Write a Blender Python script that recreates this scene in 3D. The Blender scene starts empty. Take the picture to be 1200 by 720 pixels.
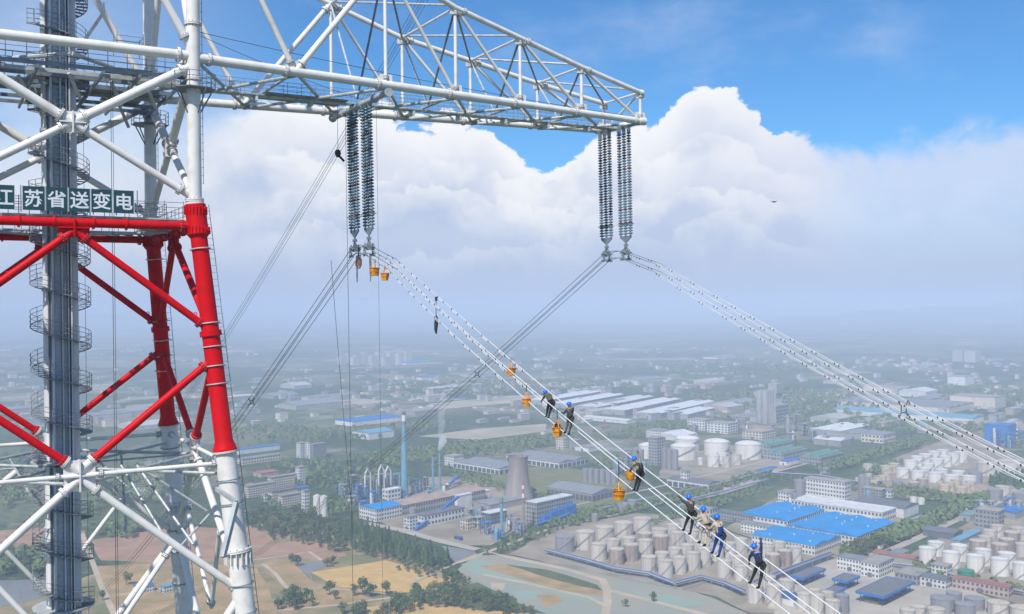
import bpy, bmesh, math, random
from mathutils import Vector, Matrix
sc = bpy.context.scene
COL = sc.collection
R = math.radians
rnd = random.Random(7)
# ------------------------------------------------------------------ camera
CAMZ = 250.0
FPX = 1167.0                       # focal length in pixels of the 1200 px wide photograph (35 mm)
PITCH, ROLL = R(-0.19), R(0.55)
FW = Vector((0, math.cos(PITCH), math.sin(PITCH)))
_u0 = Vector((0, -math.sin(PITCH), math.cos(PITCH))); _r0 = Vector((1, 0, 0))
RT = math.cos(ROLL) * _r0 - math.sin(ROLL) * _u0
UP = math.cos(ROLL) * _u0 + math.sin(ROLL) * _r0
CAM = Vector((0, 0, CAMZ))
cd = bpy.data.cameras.new('camera'); cam = bpy.data.objects.new('camera', cd); COL.objects.link(cam)
cd.sensor_width = 36; cd.lens = 36 * FPX / 1200; cd.clip_start = 0.5; cd.clip_end = 120000
cam.matrix_world = Matrix(((RT.x, UP.x, -FW.x, CAM.x), (RT.y, UP.y, -FW.y, CAM.y), (RT.z, UP.z, -FW.z, CAM.z), (0, 0, 0, 1)))
sc.camera = cam
sc.view_settings.view_transform = 'Standard'; sc.view_settings.look = 'None'
sc.view_settings.exposure = 0.0; sc.view_settings.gamma = 1.0; sc.view_settings.use_curve_mapping = False
sc.cycles.max_bounces = 5; sc.cycles.diffuse_bounces = 2; sc.cycles.glossy_bounces = 2
sc.cycles.transmission_bounces = 2; sc.cycles.volume_bounces = 2; sc.cycles.transparent_max_bounces = 8
sc.cycles.use_denoising = True
try: sc.cycles.denoising_input_passes = 'RGB_ALBEDO_NORMAL'
except Exception: pass
# ------------------------------------------------------------------ sun
SUN_AZ, SUN_EL = R(-160), R(50)    # azimuth from +Y towards +X; behind the camera on the left
SUND = Vector((math.sin(SUN_AZ) * math.cos(SUN_EL), math.cos(SUN_AZ) * math.cos(SUN_EL), math.sin(SUN_EL)))
sl = bpy.data.lights.new('sun', 'SUN'); sl.energy = 5.0; sl.angle = R(0.53); sl.color = (1.0, 0.935, 0.83)
so = bpy.data.objects.new('sun', sl); COL.objects.link(so); so.location = (0, 0, 600)
so.rotation_euler = (-SUND).to_track_quat('-Z', 'Y').to_euler()
# ------------------------------------------------------------------ world: sky with a bank of cumulus
W = bpy.data.worlds.new('World'); sc.world = W; W.use_nodes = True
nt = W.node_tree; nt.nodes.clear()
def nd(t, **kw):
    n = nt.nodes.new(t)
    for k, v in kw.items(): setattr(n, k, v)
    return n
def lk(a, b): nt.links.new(a, b)
def mth(op, a, b=None, c=None, clamp=False):
    n = nd('ShaderNodeMath', operation=op, use_clamp=clamp)
    for i, v in enumerate((a, b, c)):
        if v is None: continue
        if isinstance(v, (int, float)): n.inputs[i].default_value = v
        else: lk(v, n.inputs[i])
    return n.outputs[0]
def sstep(x, lo, hi):
    n = nd('ShaderNodeMapRange', interpolation_type='SMOOTHSTEP')
    lk(x, n.inputs[0]); n.inputs[1].default_value = lo; n.inputs[2].default_value = hi
    return n.outputs[0]
def cmix(f, a, b):
    n = nd('ShaderNodeMix', data_type='RGBA')
    for i, v in ((0, f), (6, a), (7, b)):
        if isinstance(v, (int, float)): n.inputs[i].default_value = v
        elif isinstance(v, tuple): n.inputs[i].default_value = (*v, 1)
        else: lk(v, n.inputs[i])
    return n.outputs[2]
SKYK = 0.1
sky = nd('ShaderNodeTexSky', sky_type='NISHITA', sun_disc=False, sun_elevation=SUN_EL, sun_rotation=SUN_AZ, altitude=200, air_density=1.0, dust_density=0.6, ozone_density=3.5)
tc = nd('ShaderNodeTexCoord'); nrm = nd('ShaderNodeVectorMath', operation='NORMALIZE'); lk(tc.outputs['Generated'], nrm.inputs[0])
sp = nd('ShaderNodeSeparateXYZ'); lk(nrm.outputs[0], sp.inputs[0])
az = mth('ARCTAN2', sp.outputs[0], sp.outputs[1]); el = mth('ARCSINE', sp.outputs[2])
pv2 = nd('ShaderNodeCombineXYZ'); lk(az, pv2.inputs[0]); lk(el, pv2.inputs[1])
def vor(scale, off=(0, 0, 0), detail=4.0, rough=0.5, src=None):
    mp = nd('ShaderNodeMapping'); lk(src or pv2.outputs[0], mp.inputs[0]); mp.inputs['Location'].default_value = off; mp.inputs['Scale'].default_value = (1, 1.2, 1)
    v = nd('ShaderNodeTexVoronoi', feature='F1', voronoi_dimensions='2D', normalize=True); lk(mp.outputs[0], v.inputs['Vector'])
    v.inputs['Scale'].default_value = scale; v.inputs['Detail'].default_value = detail; v.inputs['Roughness'].default_value = rough; v.inputs['Lacunarity'].default_value = 2.3
    return v.outputs['Distance']
def noi(scale, off=(0, 0, 0), detail=4.0, rough=0.55, zs=1.0, src=None, out='Fac'):
    mp = nd('ShaderNodeMapping'); lk(src or pv2.outputs[0], mp.inputs[0]); mp.inputs['Location'].default_value = off; mp.inputs['Scale'].default_value = (1, zs, 1)
    v = nd('ShaderNodeTexNoise', noise_dimensions='2D'); lk(mp.outputs[0], v.inputs['Vector'])
    v.inputs['Scale'].default_value = scale; v.inputs['Detail'].default_value = detail; v.inputs['Roughness'].default_value = rough
    return v.outputs[out]
wv = nd('ShaderNodeVectorMath', operation='MULTIPLY_ADD'); lk(noi(22.0, detail=3, out='Color'), wv.inputs[0]); wv.inputs[1].default_value = (0.045, 0.045, 0); lk(pv2.outputs[0], wv.inputs[2])
WP = wv.outputs[0]
# outline of the cloud bank: azimuth -> elevation of its top (radians / 0.3)
fc = nd('ShaderNodeFloatCurve'); azn = nd('ShaderNodeMapRange'); lk(az, azn.inputs[0]); azn.inputs[1].default_value = -0.6; azn.inputs[2].default_value = 0.6
lk(azn.outputs[0], fc.inputs['Value'])
PTS = [(-140, 205), (100, 175), (240, 140), (400, 138), (470, 148), (555, 150), (598, 182), (625, 193), (655, 190), (695, 166), (765, 160), (790, 145), (812, 124), (825, 118), (842, 128), (866, 134), (905, 176), (955, 200), (1010, 204), (1060, 198), (1200, 194), (1340, 200)]
cv = fc.mapping.curves[0]
for i, (px, py) in enumerate(PTS):
    x = (math.atan((px - 600) / FPX) + 0.6) / 1.2; y = math.atan((357 - py) / FPX) / 0.3
    if i == 0: cv.points[0].location = (0.0, y)
    elif i == len(PTS) - 1: cv.points[1].location = (1.0, y)
    else: cv.points.new(x, y)
fc.mapping.update()
top = mth('MULTIPLY', fc.outputs[0], 0.3)
sharp = sstep(az, -0.36, -0.2)                              # the bank thins out towards the left
soft = mth('MULTIPLY', sstep(az, 0.27, 0.33), 0.016)
edge = mth('ADD', mth('ADD', 0.003, soft), mth('MULTIPLY', mth('SUBTRACT', 1.0, sharp), 0.09))
def bank(drop, seed, vs, amp, namp, keep):
    """one row of cumulus: how far a direction lies inside it, its mask, its light"""
    v = vor(vs, off=(seed, seed * 0.37, 0), src=WP); n = noi(9.0, off=(seed, 0, 0), detail=4)
    h = mth('SUBTRACT', mth('ADD', mth('SUBTRACT', mth('ADD', mth('MULTIPLY', top, keep), 0.165 * (1 - keep)), drop), mth('ADD', mth('MULTIPLY', mth('SUBTRACT', 0.42, v), amp), mth('MULTIPLY', mth('SUBTRACT', n, 0.5), namp))), el)
    m_ = nd('ShaderNodeMapRange', interpolation_type='SMOOTHSTEP'); lk(h, m_.inputs[0]); lk(mth('MULTIPLY', edge, -0.6), m_.inputs[1]); lk(edge, m_.inputs[2])
    puff = mth('MULTIPLY', mth('SUBTRACT', 0.40, v), 0.75)
    return h, m_.outputs[0], puff
ccol = None; mask = None
for i, (drop, seed, vs, amp, namp, lo, hi) in enumerate(((0.0, 0.0, 19.0, 0.050, 0.055, 0.44, 0.97), (0.034, 3.1, 17.0, 0.055, 0.075, 0.30, 0.97), (0.066, 7.7, 15.0, 0.050, 0.10, 0.16, 0.93), (0.105, 11.3, 14.0, 0.045, 0.11, 0.02, 0.70))):
    h, m_, puff = bank(drop, seed, vs, amp, namp, (1.0, 0.72, 0.4, 0.3)[i])
    g = mth('ADD', mth('SUBTRACT', hi, mth('MULTIPLY', sstep(h, 0.0, 0.055), hi - lo)), mth('MULTIPLY', puff, 0.55 if i < 3 else 0.3), clamp=True)
    if i: g = mth('SUBTRACT', g, mth('MULTIPLY', sstep(noi(7.0 + i, off=(seed * 2, 1.3, 0), detail=4, rough=0.6), 0.46, 0.66), 0.42), clamp=True)
    c_ = cmix(g, (0.50, 0.595, 0.80), (0.95, 0.96, 0.985))
    if ccol is None: ccol, mask = c_, m_
    else: ccol = cmix(mth('MULTIPLY', m_, (1.0, 0.8, 0.65, 0.6)[i]), ccol, c_)
veil = mth('MULTIPLY', sstep(az, 0.17, 0.36), 0.62)              # lilac veil over the right part
ccol = cmix(veil, ccol, (0.60, 0.655, 0.86))
mask = mth('MULTIPLY', mask, mth('SUBTRACT', 1.0, mth('MULTIPLY', sstep(az, 0.26, 0.36), 0.25)))
wisp = mth('MULTIPLY', sstep(noi(4.2, off=(3, 1, 0), detail=5, rough=0.6, zs=2.2), 0.52, 0.90), 0.30)
wl = mth('MAXIMUM', wisp, mth('MULTIPLY', sstep(az, -0.18, -0.42), mth('ADD', 0.25, wisp)))
sk = nd('ShaderNodeVectorMath', operation='MULTIPLY'); lk(sky.outputs[0], sk.inputs[0]); sk.inputs[1].default_value = (SKYK * 0.60, SKYK * 1.08, SKYK * 1.44)
skc = cmix(wl, sk.outputs[0], (0.80, 0.86, 0.97))
withc = cmix(mask, skc, ccol)
hz = mth('SUBTRACT', 1.0, sstep(el, 0.0, 0.085))
fin = cmix(mth('MULTIPLY', hz, 0.92), withc, (0.46, 0.56, 0.77))
bg = nd('ShaderNodeBackground'); lk(fin, bg.inputs[0]); bg.inputs[1].default_value = 1.0
W.cycles.sampling_method = 'MANUAL'; W.cycles.sample_map_resolution = 512
wo = nd('ShaderNodeOutputWorld'); lk(bg.outputs[0], wo.inputs[0])
# ------------------------------------------------------------------ helpers
def ray(px, py): return (FW * FPX + RT * (px - 600) + UP * (360 - py)).normalized()
def G(px, py, z=0.0):
    """where the line of sight through a pixel of the photograph meets the ground"""
    d = ray(px, py); t = (z - CAMZ) / d.z
    return CAM + d * t
def tag(o, label=None, cat=None, group=None, kind=None):
    if label: o['label'] = label
    if cat: o['category'] = cat
    if group: o['group'] = group
    if kind: o['kind'] = kind
    return o
def empty(name, loc=(0, 0, 0), rz=0.0, parent=None):
    o = bpy.data.objects.new(name, None); o.location = loc; o.rotation_euler = (0, 0, rz); o.empty_display_size = 0.1
    o.parent = parent; COL.objects.link(o); return o
class MB:
    def __init__(s): s.v = []; s.f = []; s.m = []; s.sm = []
    def add(s, vs, fs, mat=0, sm=False):
        b = len(s.v); s.v += [tuple(v) for v in vs]
        for f in fs: s.f.append([i + b for i in f]); s.m.append(mat); s.sm.append(sm)
    def tube(s, p, q, r0, r1=None, n=10, mat=0, caps=True):
        p, q = Vector(p), Vector(q); r1 = r0 if r1 is None else r1
        d = (q - p).normalized(); x = d.orthogonal().normalized(); y = d.cross(x)
        vs = []
        for c, r in ((p, r0), (q, r1)):
            vs += [c + (x * math.cos(2 * math.pi * i / n) + y * math.sin(2 * math.pi * i / n)) * r for i in range(n)]
        b = len(s.v); s.v += [tuple(v) for v in vs]
        for i in range(n):
            j = (i + 1) % n
            s.f.append([b + i, b + j, b + n + j, b + n + i]); s.m.append(mat); s.sm.append(True)
        if caps:
            s.f.append([b + i for i in range(n)][::-1]); s.m.append(mat); s.sm.append(False)
            s.f.append([b + n + i for i in range(n)]); s.m.append(mat); s.sm.append(False)
        return s
    def path(s, pts, r, n=6, mat=0, caps=True, closed=False):
        pts = [Vector(p) for p in pts]; m = len(pts); b = len(s.v); x = None
        for k, p in enumerate(pts):
            a = pts[k - 1] if (k > 0 or closed) else p
            c = pts[(k + 1) % m] if (k < m - 1 or closed) else p
            d = (c - a).normalized()
            if x is None: x = d.orthogonal().normalized()
            else: x = (x - d * x.dot(d)); x = x.normalized() if x.length > 1e-6 else d.orthogonal().normalized()
            y = d.cross(x); rr = r[k] if isinstance(r, (list, tuple)) else r
            s.v += [tuple(p + (x * math.cos(2 * math.pi * i / n) + y * math.sin(2 * math.pi * i / n)) * rr) for i in range(n)]
        for k in range(m if closed else m - 1):
            k2 = (k + 1) % m
            for i in range(n):
                j = (i + 1) % n
                s.f.append([b + k * n + i, b + k * n + j, b + k2 * n + j, b + k2 * n + i]); s.m.append(mat); s.sm.append(True)
        if caps and not closed:
            s.f.append([b + i for i in range(n)][::-1]); s.m.append(mat); s.sm.append(False)
            s.f.append([b + (m - 1) * n + i for i in range(n)]); s.m.append(mat); s.sm.append(False)
        return s
    def box(s, c, h, ax=None, mat=0):
        c = Vector(c); ax = ax or (Vector((1, 0, 0)), Vector((0, 1, 0)), Vector((0, 0, 1)))
        vs = [c + ax[0] * h[0] * i + ax[1] * h[1] * j + ax[2] * h[2] * k for k in (-1, 1) for j in (-1, 1) for i in (-1, 1)]
        s.add(vs, [(0, 2, 3, 1), (4, 5, 7, 6), (0, 1, 5, 4), (2, 6, 7, 3), (0, 4, 6, 2), (1, 3, 7, 5)], mat); return s
    def bar(s, p, q, w, h, mat=0, up=Vector((0, 0, 1))):
        p, q = Vector(p), Vector(q); d = (q - p); L = d.length; d = d / L
        x = d.cross(up); x = x.normalized() if x.length > 1e-5 else d.orthogonal().normalized()
        return s.box((p + q) / 2, (L / 2, w / 2, h / 2), (d, x, x.cross(d)), mat)
    def lathe(s, prof, n=16, c=(0, 0, 0), mat=0, sm=True, a0=0.0):
        c = Vector(c); b = len(s.v); m = len(prof)
        for r, z in prof:
            s.v += [(c.x + r * math.cos(a0 + 2 * math.pi * i / n), c.y + r * math.sin(a0 + 2 * math.pi * i / n), c.z + z) for i in range(n)]
        for k in range(m - 1):
            for i in range(n):
                j = (i + 1) % n
                s.f.append([b + k * n + i, b + k * n + j, b + (k + 1) * n + j, b + (k + 1) * n + i]); s.m.append(mat); s.sm.append(sm)
        s.f.append([b + i for i in range(n)][::-1]); s.m.append(mat); s.sm.append(False)
        s.f.append([b + (m - 1) * n + i for i in range(n)]); s.m.append(mat); s.sm.append(False)
        return s
    def ring(s, c, ax, R_, r, n=20, k=6, mat=0):
        ax = Vector(ax).normalized(); x = ax.orthogonal().normalized(); y = ax.cross(x); c = Vector(c)
        return s.path([c + (x * math.cos(2 * math.pi * i / n) + y * math.sin(2 * math.pi * i / n)) * R_ for i in range(n)], r, k, mat, closed=True)
    def mesh(s, name, mats):
        me = bpy.data.meshes.new(name); me.from_pydata(s.v, [], s.f)
        for m in (mats if isinstance(mats, (list, tuple)) else [mats]): me.materials.append(m)
        me.polygons.foreach_set('material_index', s.m); me.polygons.foreach_set('use_smooth', s.sm)
        me.set_sharp_from_angle(angle=R(42)); me.update(); return me
    def build(s, name, mats, parent=None, loc=None):
        o = bpy.data.objects.new(name, s.mesh(name, mats)); o.parent = parent
        if loc is not None: o.location = loc
        COL.objects.link(o); return o
def inst(name, me, parent=None, loc=(0, 0, 0), rz=0.0, scale=None):
    o = bpy.data.objects.new(name, me); o.location = loc; o.rotation_euler = (0, 0, rz); o.parent = parent
    if scale: o.scale = scale
    COL.objects.link(o); return o
# ------------------------------------------------------------------ materials
MATS = {}
def mat(name, col, rough=0.6, metal=0.0, var=0.12, scale=1.5, col2=None, bump=0.0, bscale=20, streak=False, rand=0.0, coat=0.0, spec=0.5, thr=(0.35, 0.7), detail=4):
    if name in MATS: return MATS[name]
    m = bpy.data.materials.new(name); m.use_nodes = True; t = m.node_tree; N = t.nodes; L = t.links
    bs = N['Principled BSDF']; bs.inputs['Roughness'].default_value = rough; bs.inputs['Metallic'].default_value = metal
    bs.inputs['Coat Weight'].default_value = coat; bs.inputs['Specular IOR Level'].default_value = spec
    co = N.new('ShaderNodeTexCoord'); src = co.outputs['Object']
    if streak:
        mp = N.new('ShaderNodeMapping'); L.new(src, mp.inputs[0]); mp.inputs['Scale'].default_value = (1, 1, streak if isinstance(streak, float) else 0.08); src = mp.outputs[0]
    oi = N.new('ShaderNodeObjectInfo')
    ad = N.new('ShaderNodeVectorMath'); ad.operation = 'ADD'; L.new(src, ad.inputs[0])
    ml = N.new('ShaderNodeMath'); ml.operation = 'MULTIPLY'; L.new(oi.outputs['Random'], ml.inputs[0]); ml.inputs[1].default_value = 57.0
    L.new(ml.outputs[0], ad.inputs[1])
    no = N.new('ShaderNodeTexNoise'); no.inputs['Scale'].default_value = scale; no.inputs['Detail'].default_value = detail; L.new(ad.outputs[0], no.inputs['Vector'])
    rp = N.new('ShaderNodeMapRange'); L.new(no.outputs['Fac'], rp.inputs[0]); rp.inputs[1].default_value = thr[0]; rp.inputs[2].default_value = thr[1]
    mx = N.new('ShaderNodeMix'); mx.data_type = 'RGBA'; L.new(rp.outputs[0], mx.inputs[0])
    c2 = col2 or tuple(c * (1 - 2 * var) for c in col)
    mx.inputs[6].default_value = (*col, 1); mx.inputs[7].default_value = (*c2, 1)
    out = mx.outputs[2]
    if rand:
        hs = N.new('ShaderNodeHueSaturation'); L.new(out, hs.inputs['Color'])
        mr = N.new('ShaderNodeMapRange'); L.new(oi.outputs['Random'], mr.inputs[0]); mr.inputs[3].default_value = 1 - rand; mr.inputs[4].default_value = 1 + rand
        L.new(mr.outputs[0], hs.inputs['Value'])
        mr2 = N.new('ShaderNodeMapRange'); L.new(oi.outputs['Random'], mr2.inputs[0]); mr2.inputs[3].default_value = 0.5 + rand * 0.06; mr2.inputs[4].default_value = 0.5 - rand * 0.06
        L.new(mr2.outputs[0], hs.inputs['Hue']); out = hs.outputs[0]
    L.new(out, bs.inputs['Base Color'])
    if bump:
        n2 = N.new('ShaderNodeTexNoise'); n2.inputs['Scale'].default_value = bscale; L.new(co.outputs['Object'], n2.inputs['Vector'])
        bp = N.new('ShaderNodeBump'); bp.inputs['Strength'].default_value = bump; L.new(n2.outputs['Fac'], bp.inputs['Height']); L.new(bp.outputs[0], bs.inputs['Normal'])
    MATS[name] = m; return m
M_white = mat('white_tower_paint', (0.73, 0.715, 0.69), 0.5, col2=(0.53, 0.50, 0.46), scale=0.9, thr=(0.50, 0.85), detail=8, bump=0.05, bscale=3)
M_red = mat('red_tower_paint', (0.58, 0.002, 0.008), 0.5, col2=(0.40, 0.004, 0.010), scale=0.9, spec=0.15, thr=(0.48, 0.85), detail=8, bump=0.05, bscale=3)
M_galv = mat('galvanised_steel', (0.50, 0.54, 0.56), 0.5, metal=0.2, var=0.16, scale=2.2)
M_galvd = mat('dark_galvanised_steel', (0.22, 0.25, 0.28), 0.5, metal=0.3, var=0.18, scale=2.0)
M_shaft = mat('shaft_cladding', (0.72, 0.73, 0.74), 0.5, metal=0.0, var=0.14, scale=0.9, streak=True)
M_rail = mat('lift_rail_steel', (0.62, 0.69, 0.75), 0.5, metal=0.0, var=0.2, scale=1.4, streak=True)
M_stair = mat('stair_steel', (0.28, 0.31, 0.34), 0.5, metal=0.2, var=0.15)
M_sign = mat('sign_green', (0.005, 0.060, 0.078), 0.6, var=0.1, scale=0.7)
M_char = mat('sign_white', (0.72, 0.75, 0.80), 0.5, var=0.04)
M_disc = mat('insulator_glaze', (0.085, 0.19, 0.28), 0.3, var=0.2, scale=3, coat=0.2)
M_discd = mat('dark_insulator_glaze', (0.03, 0.012, 0.02), 0.25, var=0.1)
M_fit = mat('line_fitting_steel', (0.33, 0.38, 0.42), 0.42, metal=0.5, var=0.2, scale=4)
M_alu = mat('bright_aluminium', (0.83, 0.84, 0.86), 0.42, metal=0.25, var=0.05)  # brighter tone, for the near-span wires and damper loops
M_alu_dark = mat('dark_aluminium', (0.16, 0.17, 0.19), 0.55, metal=0.4, var=0.1)  # darker tone, for the same conductors on the far span
M_dark = mat('black_rubber', (0.02, 0.02, 0.023), 0.6, var=0.1)
M_rope = mat('dark_rope', (0.07, 0.07, 0.075), 0.8, var=0.15)
M_orange = mat('orange_canvas', (0.86, 0.34, 0.02), 0.75, var=0.22, scale=9, bump=0.4, bscale=14, thr=(0.4, 0.65))
M_blue = mat('blue_helmet_plastic', (0.006, 0.14, 0.66), 0.25, var=0.05, coat=0.4)
M_skin = mat('skin', (0.42, 0.24, 0.16), 0.55, var=0.08)
M_hair = mat('black_hair', (0.012, 0.011, 0.011), 0.5, var=0.1)
# ------------------------------------------------------------------ the lattice tower (local axes: x along the cross-arm, y along the line away from the camera)
TC = Vector((-34.224, 75.5, 0)); TA = R(30.476)
TU = Vector((math.cos(TA), math.sin(TA), 0)); TV = Vector((-math.sin(TA), math.cos(TA), 0))
def TW(u, v, z): return TC + TU * u + TV * v + Vector((0, 0, CAMZ + z))      # tower axes -> world, z counted from the camera's height
ZW = 7.54
def hh(z): return 8.83 - 0.089 * z if z < ZW else 8.16
tower = tag(empty('transmission_tower', TC, TA), 'tall white and red tubular steel lattice tower with crossarm and lift shaft', 'tower')
def L3(u, v, z): return Vector((u, v, CAMZ + z))
def corner(su, sv, z): return L3(su * hh(z), sv * hh(z), z)
FACES = {'front': (0, -1), 'right': (1, 0), 'rear': (0, 1), 'left': (-1, 0)}
def fmid(fc_, z): a, b = FACES[fc_]; return L3(a * hh(z), b * hh(z), z)
def fcorners(fc_):
    a, b = FACES[fc_]
    return [(-1, b), (1, b)] if a == 0 else [(a, -1), (a, 1)]
_fl = {}
def flange(p, d, r, parent, m, w=0.09, bolts=True):
    """a bolted pair of flange plates round a tube"""
    d = Vector(d).normalized(); b = MB()
    b.tube(Vector(p) - d * w, Vector(p) - d * 0.012, r, n=18); b.tube(Vector(p) + d * 0.012, Vector(p) + d * w, r, n=18)
    if bolts:
        x = d.orthogonal().normalized(); y = d.cross(x)
        for i in range(12):
            q = Vector(p) + (x * math.cos(i * math.pi / 6) + y * math.sin(i * math.pi / 6)) * r * 0.9
            b.tube(q - d * w * 1.7, q + d * w * 1.7, 0.035, n=5, mat=1)
    return b.build('flange', [m, M_galvd], parent)
def member(name, p, q, r, m, f0=None, f1=None, n=14, fr=1.55, steps=False):
    """one tube of the lattice, with bolted flanges at the given distances from its ends"""
    p, q = Vector(p), Vector(q); d = (q - p).normalized()
    b = MB(); b.tube(p, q, r, n=n)
    o = b.build(name, m, tower)
    if f0: flange(p + d * f0, d, r * fr, o, m)
    if f1: flange(q - d * f1, d, r * fr, o, m)
    if steps:
        s = MB(); L = (q - p).length; x = d.orthogonal().normalized(); k = 0.6
        up = Vector((0, 0, 1)); x = (up - d * up.dot(d)); x = x.normalized() if x.length > 0.05 else d.orthogonal().normalized()
        while k < L - 0.6:
            s.tube(p + d * k + x * r * 0.9, p + d * k + x * (r + 0.16), 0.022, n=4); k += 0.45
        tag(s.build('step_bolts', M_galvd, o), kind='stuff')
    return o
for su in (-1, 1):
    for sv in (-1, 1):
        # white lower leg, red middle leg, white upper leg
        b = MB(); P0, P1, P2 = corner(su, sv, -250), corner(su, sv, -60), corner(su, sv, -10.55)
        b.path([P0, P1, P2], [1.05, 0.86, 0.74], n=22); lo = b.build('leg', M_white, tower); d = (P2 - P1).normalized()
        for z in (-17.6, -30, -60, -100, -150, -200): flange(corner(su, sv, z), d, 1.02, lo, M_white, 0.11)
        b = MB(); c = corner(su, sv, -18.1)
        for i in range(16):       # stiffener teeth under the flange
            a = i * math.pi / 8; b.box(c + Vector((math.cos(a) * 0.9, math.sin(a) * 0.9, 0)), (0.11, 0.03, 0.42), (Vector((math.cos(a), math.sin(a), 0)), Vector((-math.sin(a), math.cos(a), 0)), Vector((0, 0, 1))))
        tag(b.build('stiffener', M_white, lo), kind='stuff')
        b = MB(); A, B_ = corner(su, sv, -10.45), corner(su, sv, 5.0)
        b.path([A, A + d * 0.16, A + d * 0.17, A + d * 0.75, corner(su, sv, -2.7), B_], [0.86, 0.86, 0.84, 0.64, 0.635, 0.60], n=24)
        rd = b.build('leg', M_red, tower); flange(A - d * 0.06, d, 0.93, rd, M_white, 0.06)
        b = MB(); b.path([corner(su, sv, -2.15), corner(su, sv, -1.75)], 0.77, n=24); b.build('collar', M_red, rd)
        b = MB(); b.path([B_, corner(su, sv, 5.25), corner(su, sv, 5.26), corner(su, sv, 6.0), corner(su, sv, 6.9), corner(su, sv, 7.25), corner(su, sv, 7.42)], [0.60, 0.78, 0.80, 0.74, 0.74, 0.76, 0.76], n=24)
        b.build('collar', M_red, rd)
        b = MB()
        for i in range(22):
            a = i * 2 * math.pi / 22; e = Vector((math.cos(a), math.sin(a), 0)); f_ = Vector((-math.sin(a), math.cos(a), 0))
            b.box(corner(su, sv, 5.55) + e * 0.8, (0.07, 0.02, 0.26), (e, f_, Vector((0, 0, 1)))); b.box(corner(su, sv, 7.0) + e * 0.77, (0.06, 0.02, 0.3), (e, f_, Vector((0, 0, 1))))
        tag(b.build('stiffener', M_red, rd), kind='stuff')
        for z in (4.2, -1.2, -2.9, -4.3, -5.6):       # ladder clamps round the leg
            b = MB(); b.ring(corner(su, sv, z), d, 0.70, 0.05, 24, 5); b.tube(corner(su, sv, z) + Vector((0.66, 0, 0)), corner(su, sv, z) + Vector((1.0, 0, 0)), 0.03, n=5); b.build('clamp_ring', M_galv, rd)
        for z in (-12.5, -14.2, -20, -22, -25):
            b = MB(); b.ring(corner(su, sv, z), d, 0.86, 0.04, 24, 5); b.build('clamp_ring', M_galvd, lo)
        b = MB(); T0, T1 = corner(su, sv, 7.46), corner(su, sv, 50); b.path([T0, corner(su, sv, 7.6), corner(su, sv, 7.61), T1], [0.66, 0.66, 0.51, 0.47], n=22)
        upl = b.build('leg', M_white, tower)
        for z in (7.75, 16.6, 20.6, 34, 42): flange(corner(su, sv, z), (0, 0, 1), 0.66 if z < 10 else 0.60, upl, M_white, 0.10)
        # fall-arrest rail with step bolts up the outer side of the leg
        b = MB(); off = Vector((1.02, 0.1, 0))
        b.path([corner(su, sv, z) + off for z in (-60, -30, -10, 7.5)], 0.026, n=5)
        for k in range(int((7.5 + 30) / 0.5)):
            z = -30 + k * 0.5; b.tube(corner(su, sv, z) + off + Vector((-0.34, 0, 0)), corner(su, sv, z) + off, 0.016, n=4)
        b.path([corner(su, sv, z) + Vector((0.66, 0.1, 0)) for z in (9, 45)], 0.022, n=5)
        for k in range(60):
            z = 9 + k * 0.6; b.tube(corner(su, sv, z) + Vector((0.42, 0.1, 0)), corner(su, sv, z) + Vector((0.72, 0.1, 0)), 0.018, n=4)
        tag(b.build('ladder_rail', M_galvd, tower), kind='stuff')
        # ring platform round the upper leg
        c = corner(su, sv, 15.8); b = MB(); n = 8
        oct_ = [c + Vector((math.cos(R(22.5 + 45 * i)), math.sin(R(22.5 + 45 * i)), 0)) * 1.55 for i in range(n)]
        inn = [c + Vector((math.cos(R(22.5 + 45 * i)), math.sin(R(22.5 + 45 * i)), 0)) * 0.56 for i in range(n)]
        for i in range(n):
            j = (i + 1) % n; e = Vector((0, 0, 0.07))
            b.add([oct_[i], oct_[j], inn[j], inn[i], oct_[i] + e, oct_[j] + e, inn[j] + e, inn[i] + e], [(3, 2, 1, 0), (4, 5, 6, 7), (0, 1, 5, 4), (2, 3, 7, 6)])
        lp = b.build('leg_platform', M_galvd, tower)
        b = MB()
        for i in range(n):
            p = oct_[i]; b.tube(p, p + Vector((0, 0, 1.15)), 0.028, n=5)
            for z in (0.4, 0.78, 1.15): b.tube(oct_[i] + Vector((0, 0, z)), oct_[(i + 1) % n] + Vector((0, 0, z)), 0.022, n=5)
        b.build('guard_rail', M_galvd, lp)
        b = MB()
        for i in range(0, n, 2): b.bar(oct_[i], corner(su, sv, 14.1) + (oct_[i] - c).normalized() * 0.5, 0.08, 0.08)
        b.build('bracket', M_galvd, lp)
def gusset(fc_, z, m, w=0.9, h=0.9, t=0.05):
    a, b_ = FACES[fc_]; p = fmid(fc_, z); b = MB()
    n = Vector((a, b_, 0)); s = Vector((-b_, a, 0)); b.box(p, (w, t, h), (s, n, Vector((0, 0, 1)))); b.box(p, (0.05, 0.42, h), (s, n, Vector((0, 0, 1))))
    b.box(p, (w, 0.36, 0.05), (s, n, Vector((0, 0, 1)))); return b.build('gusset_plate', m, tower)
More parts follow.
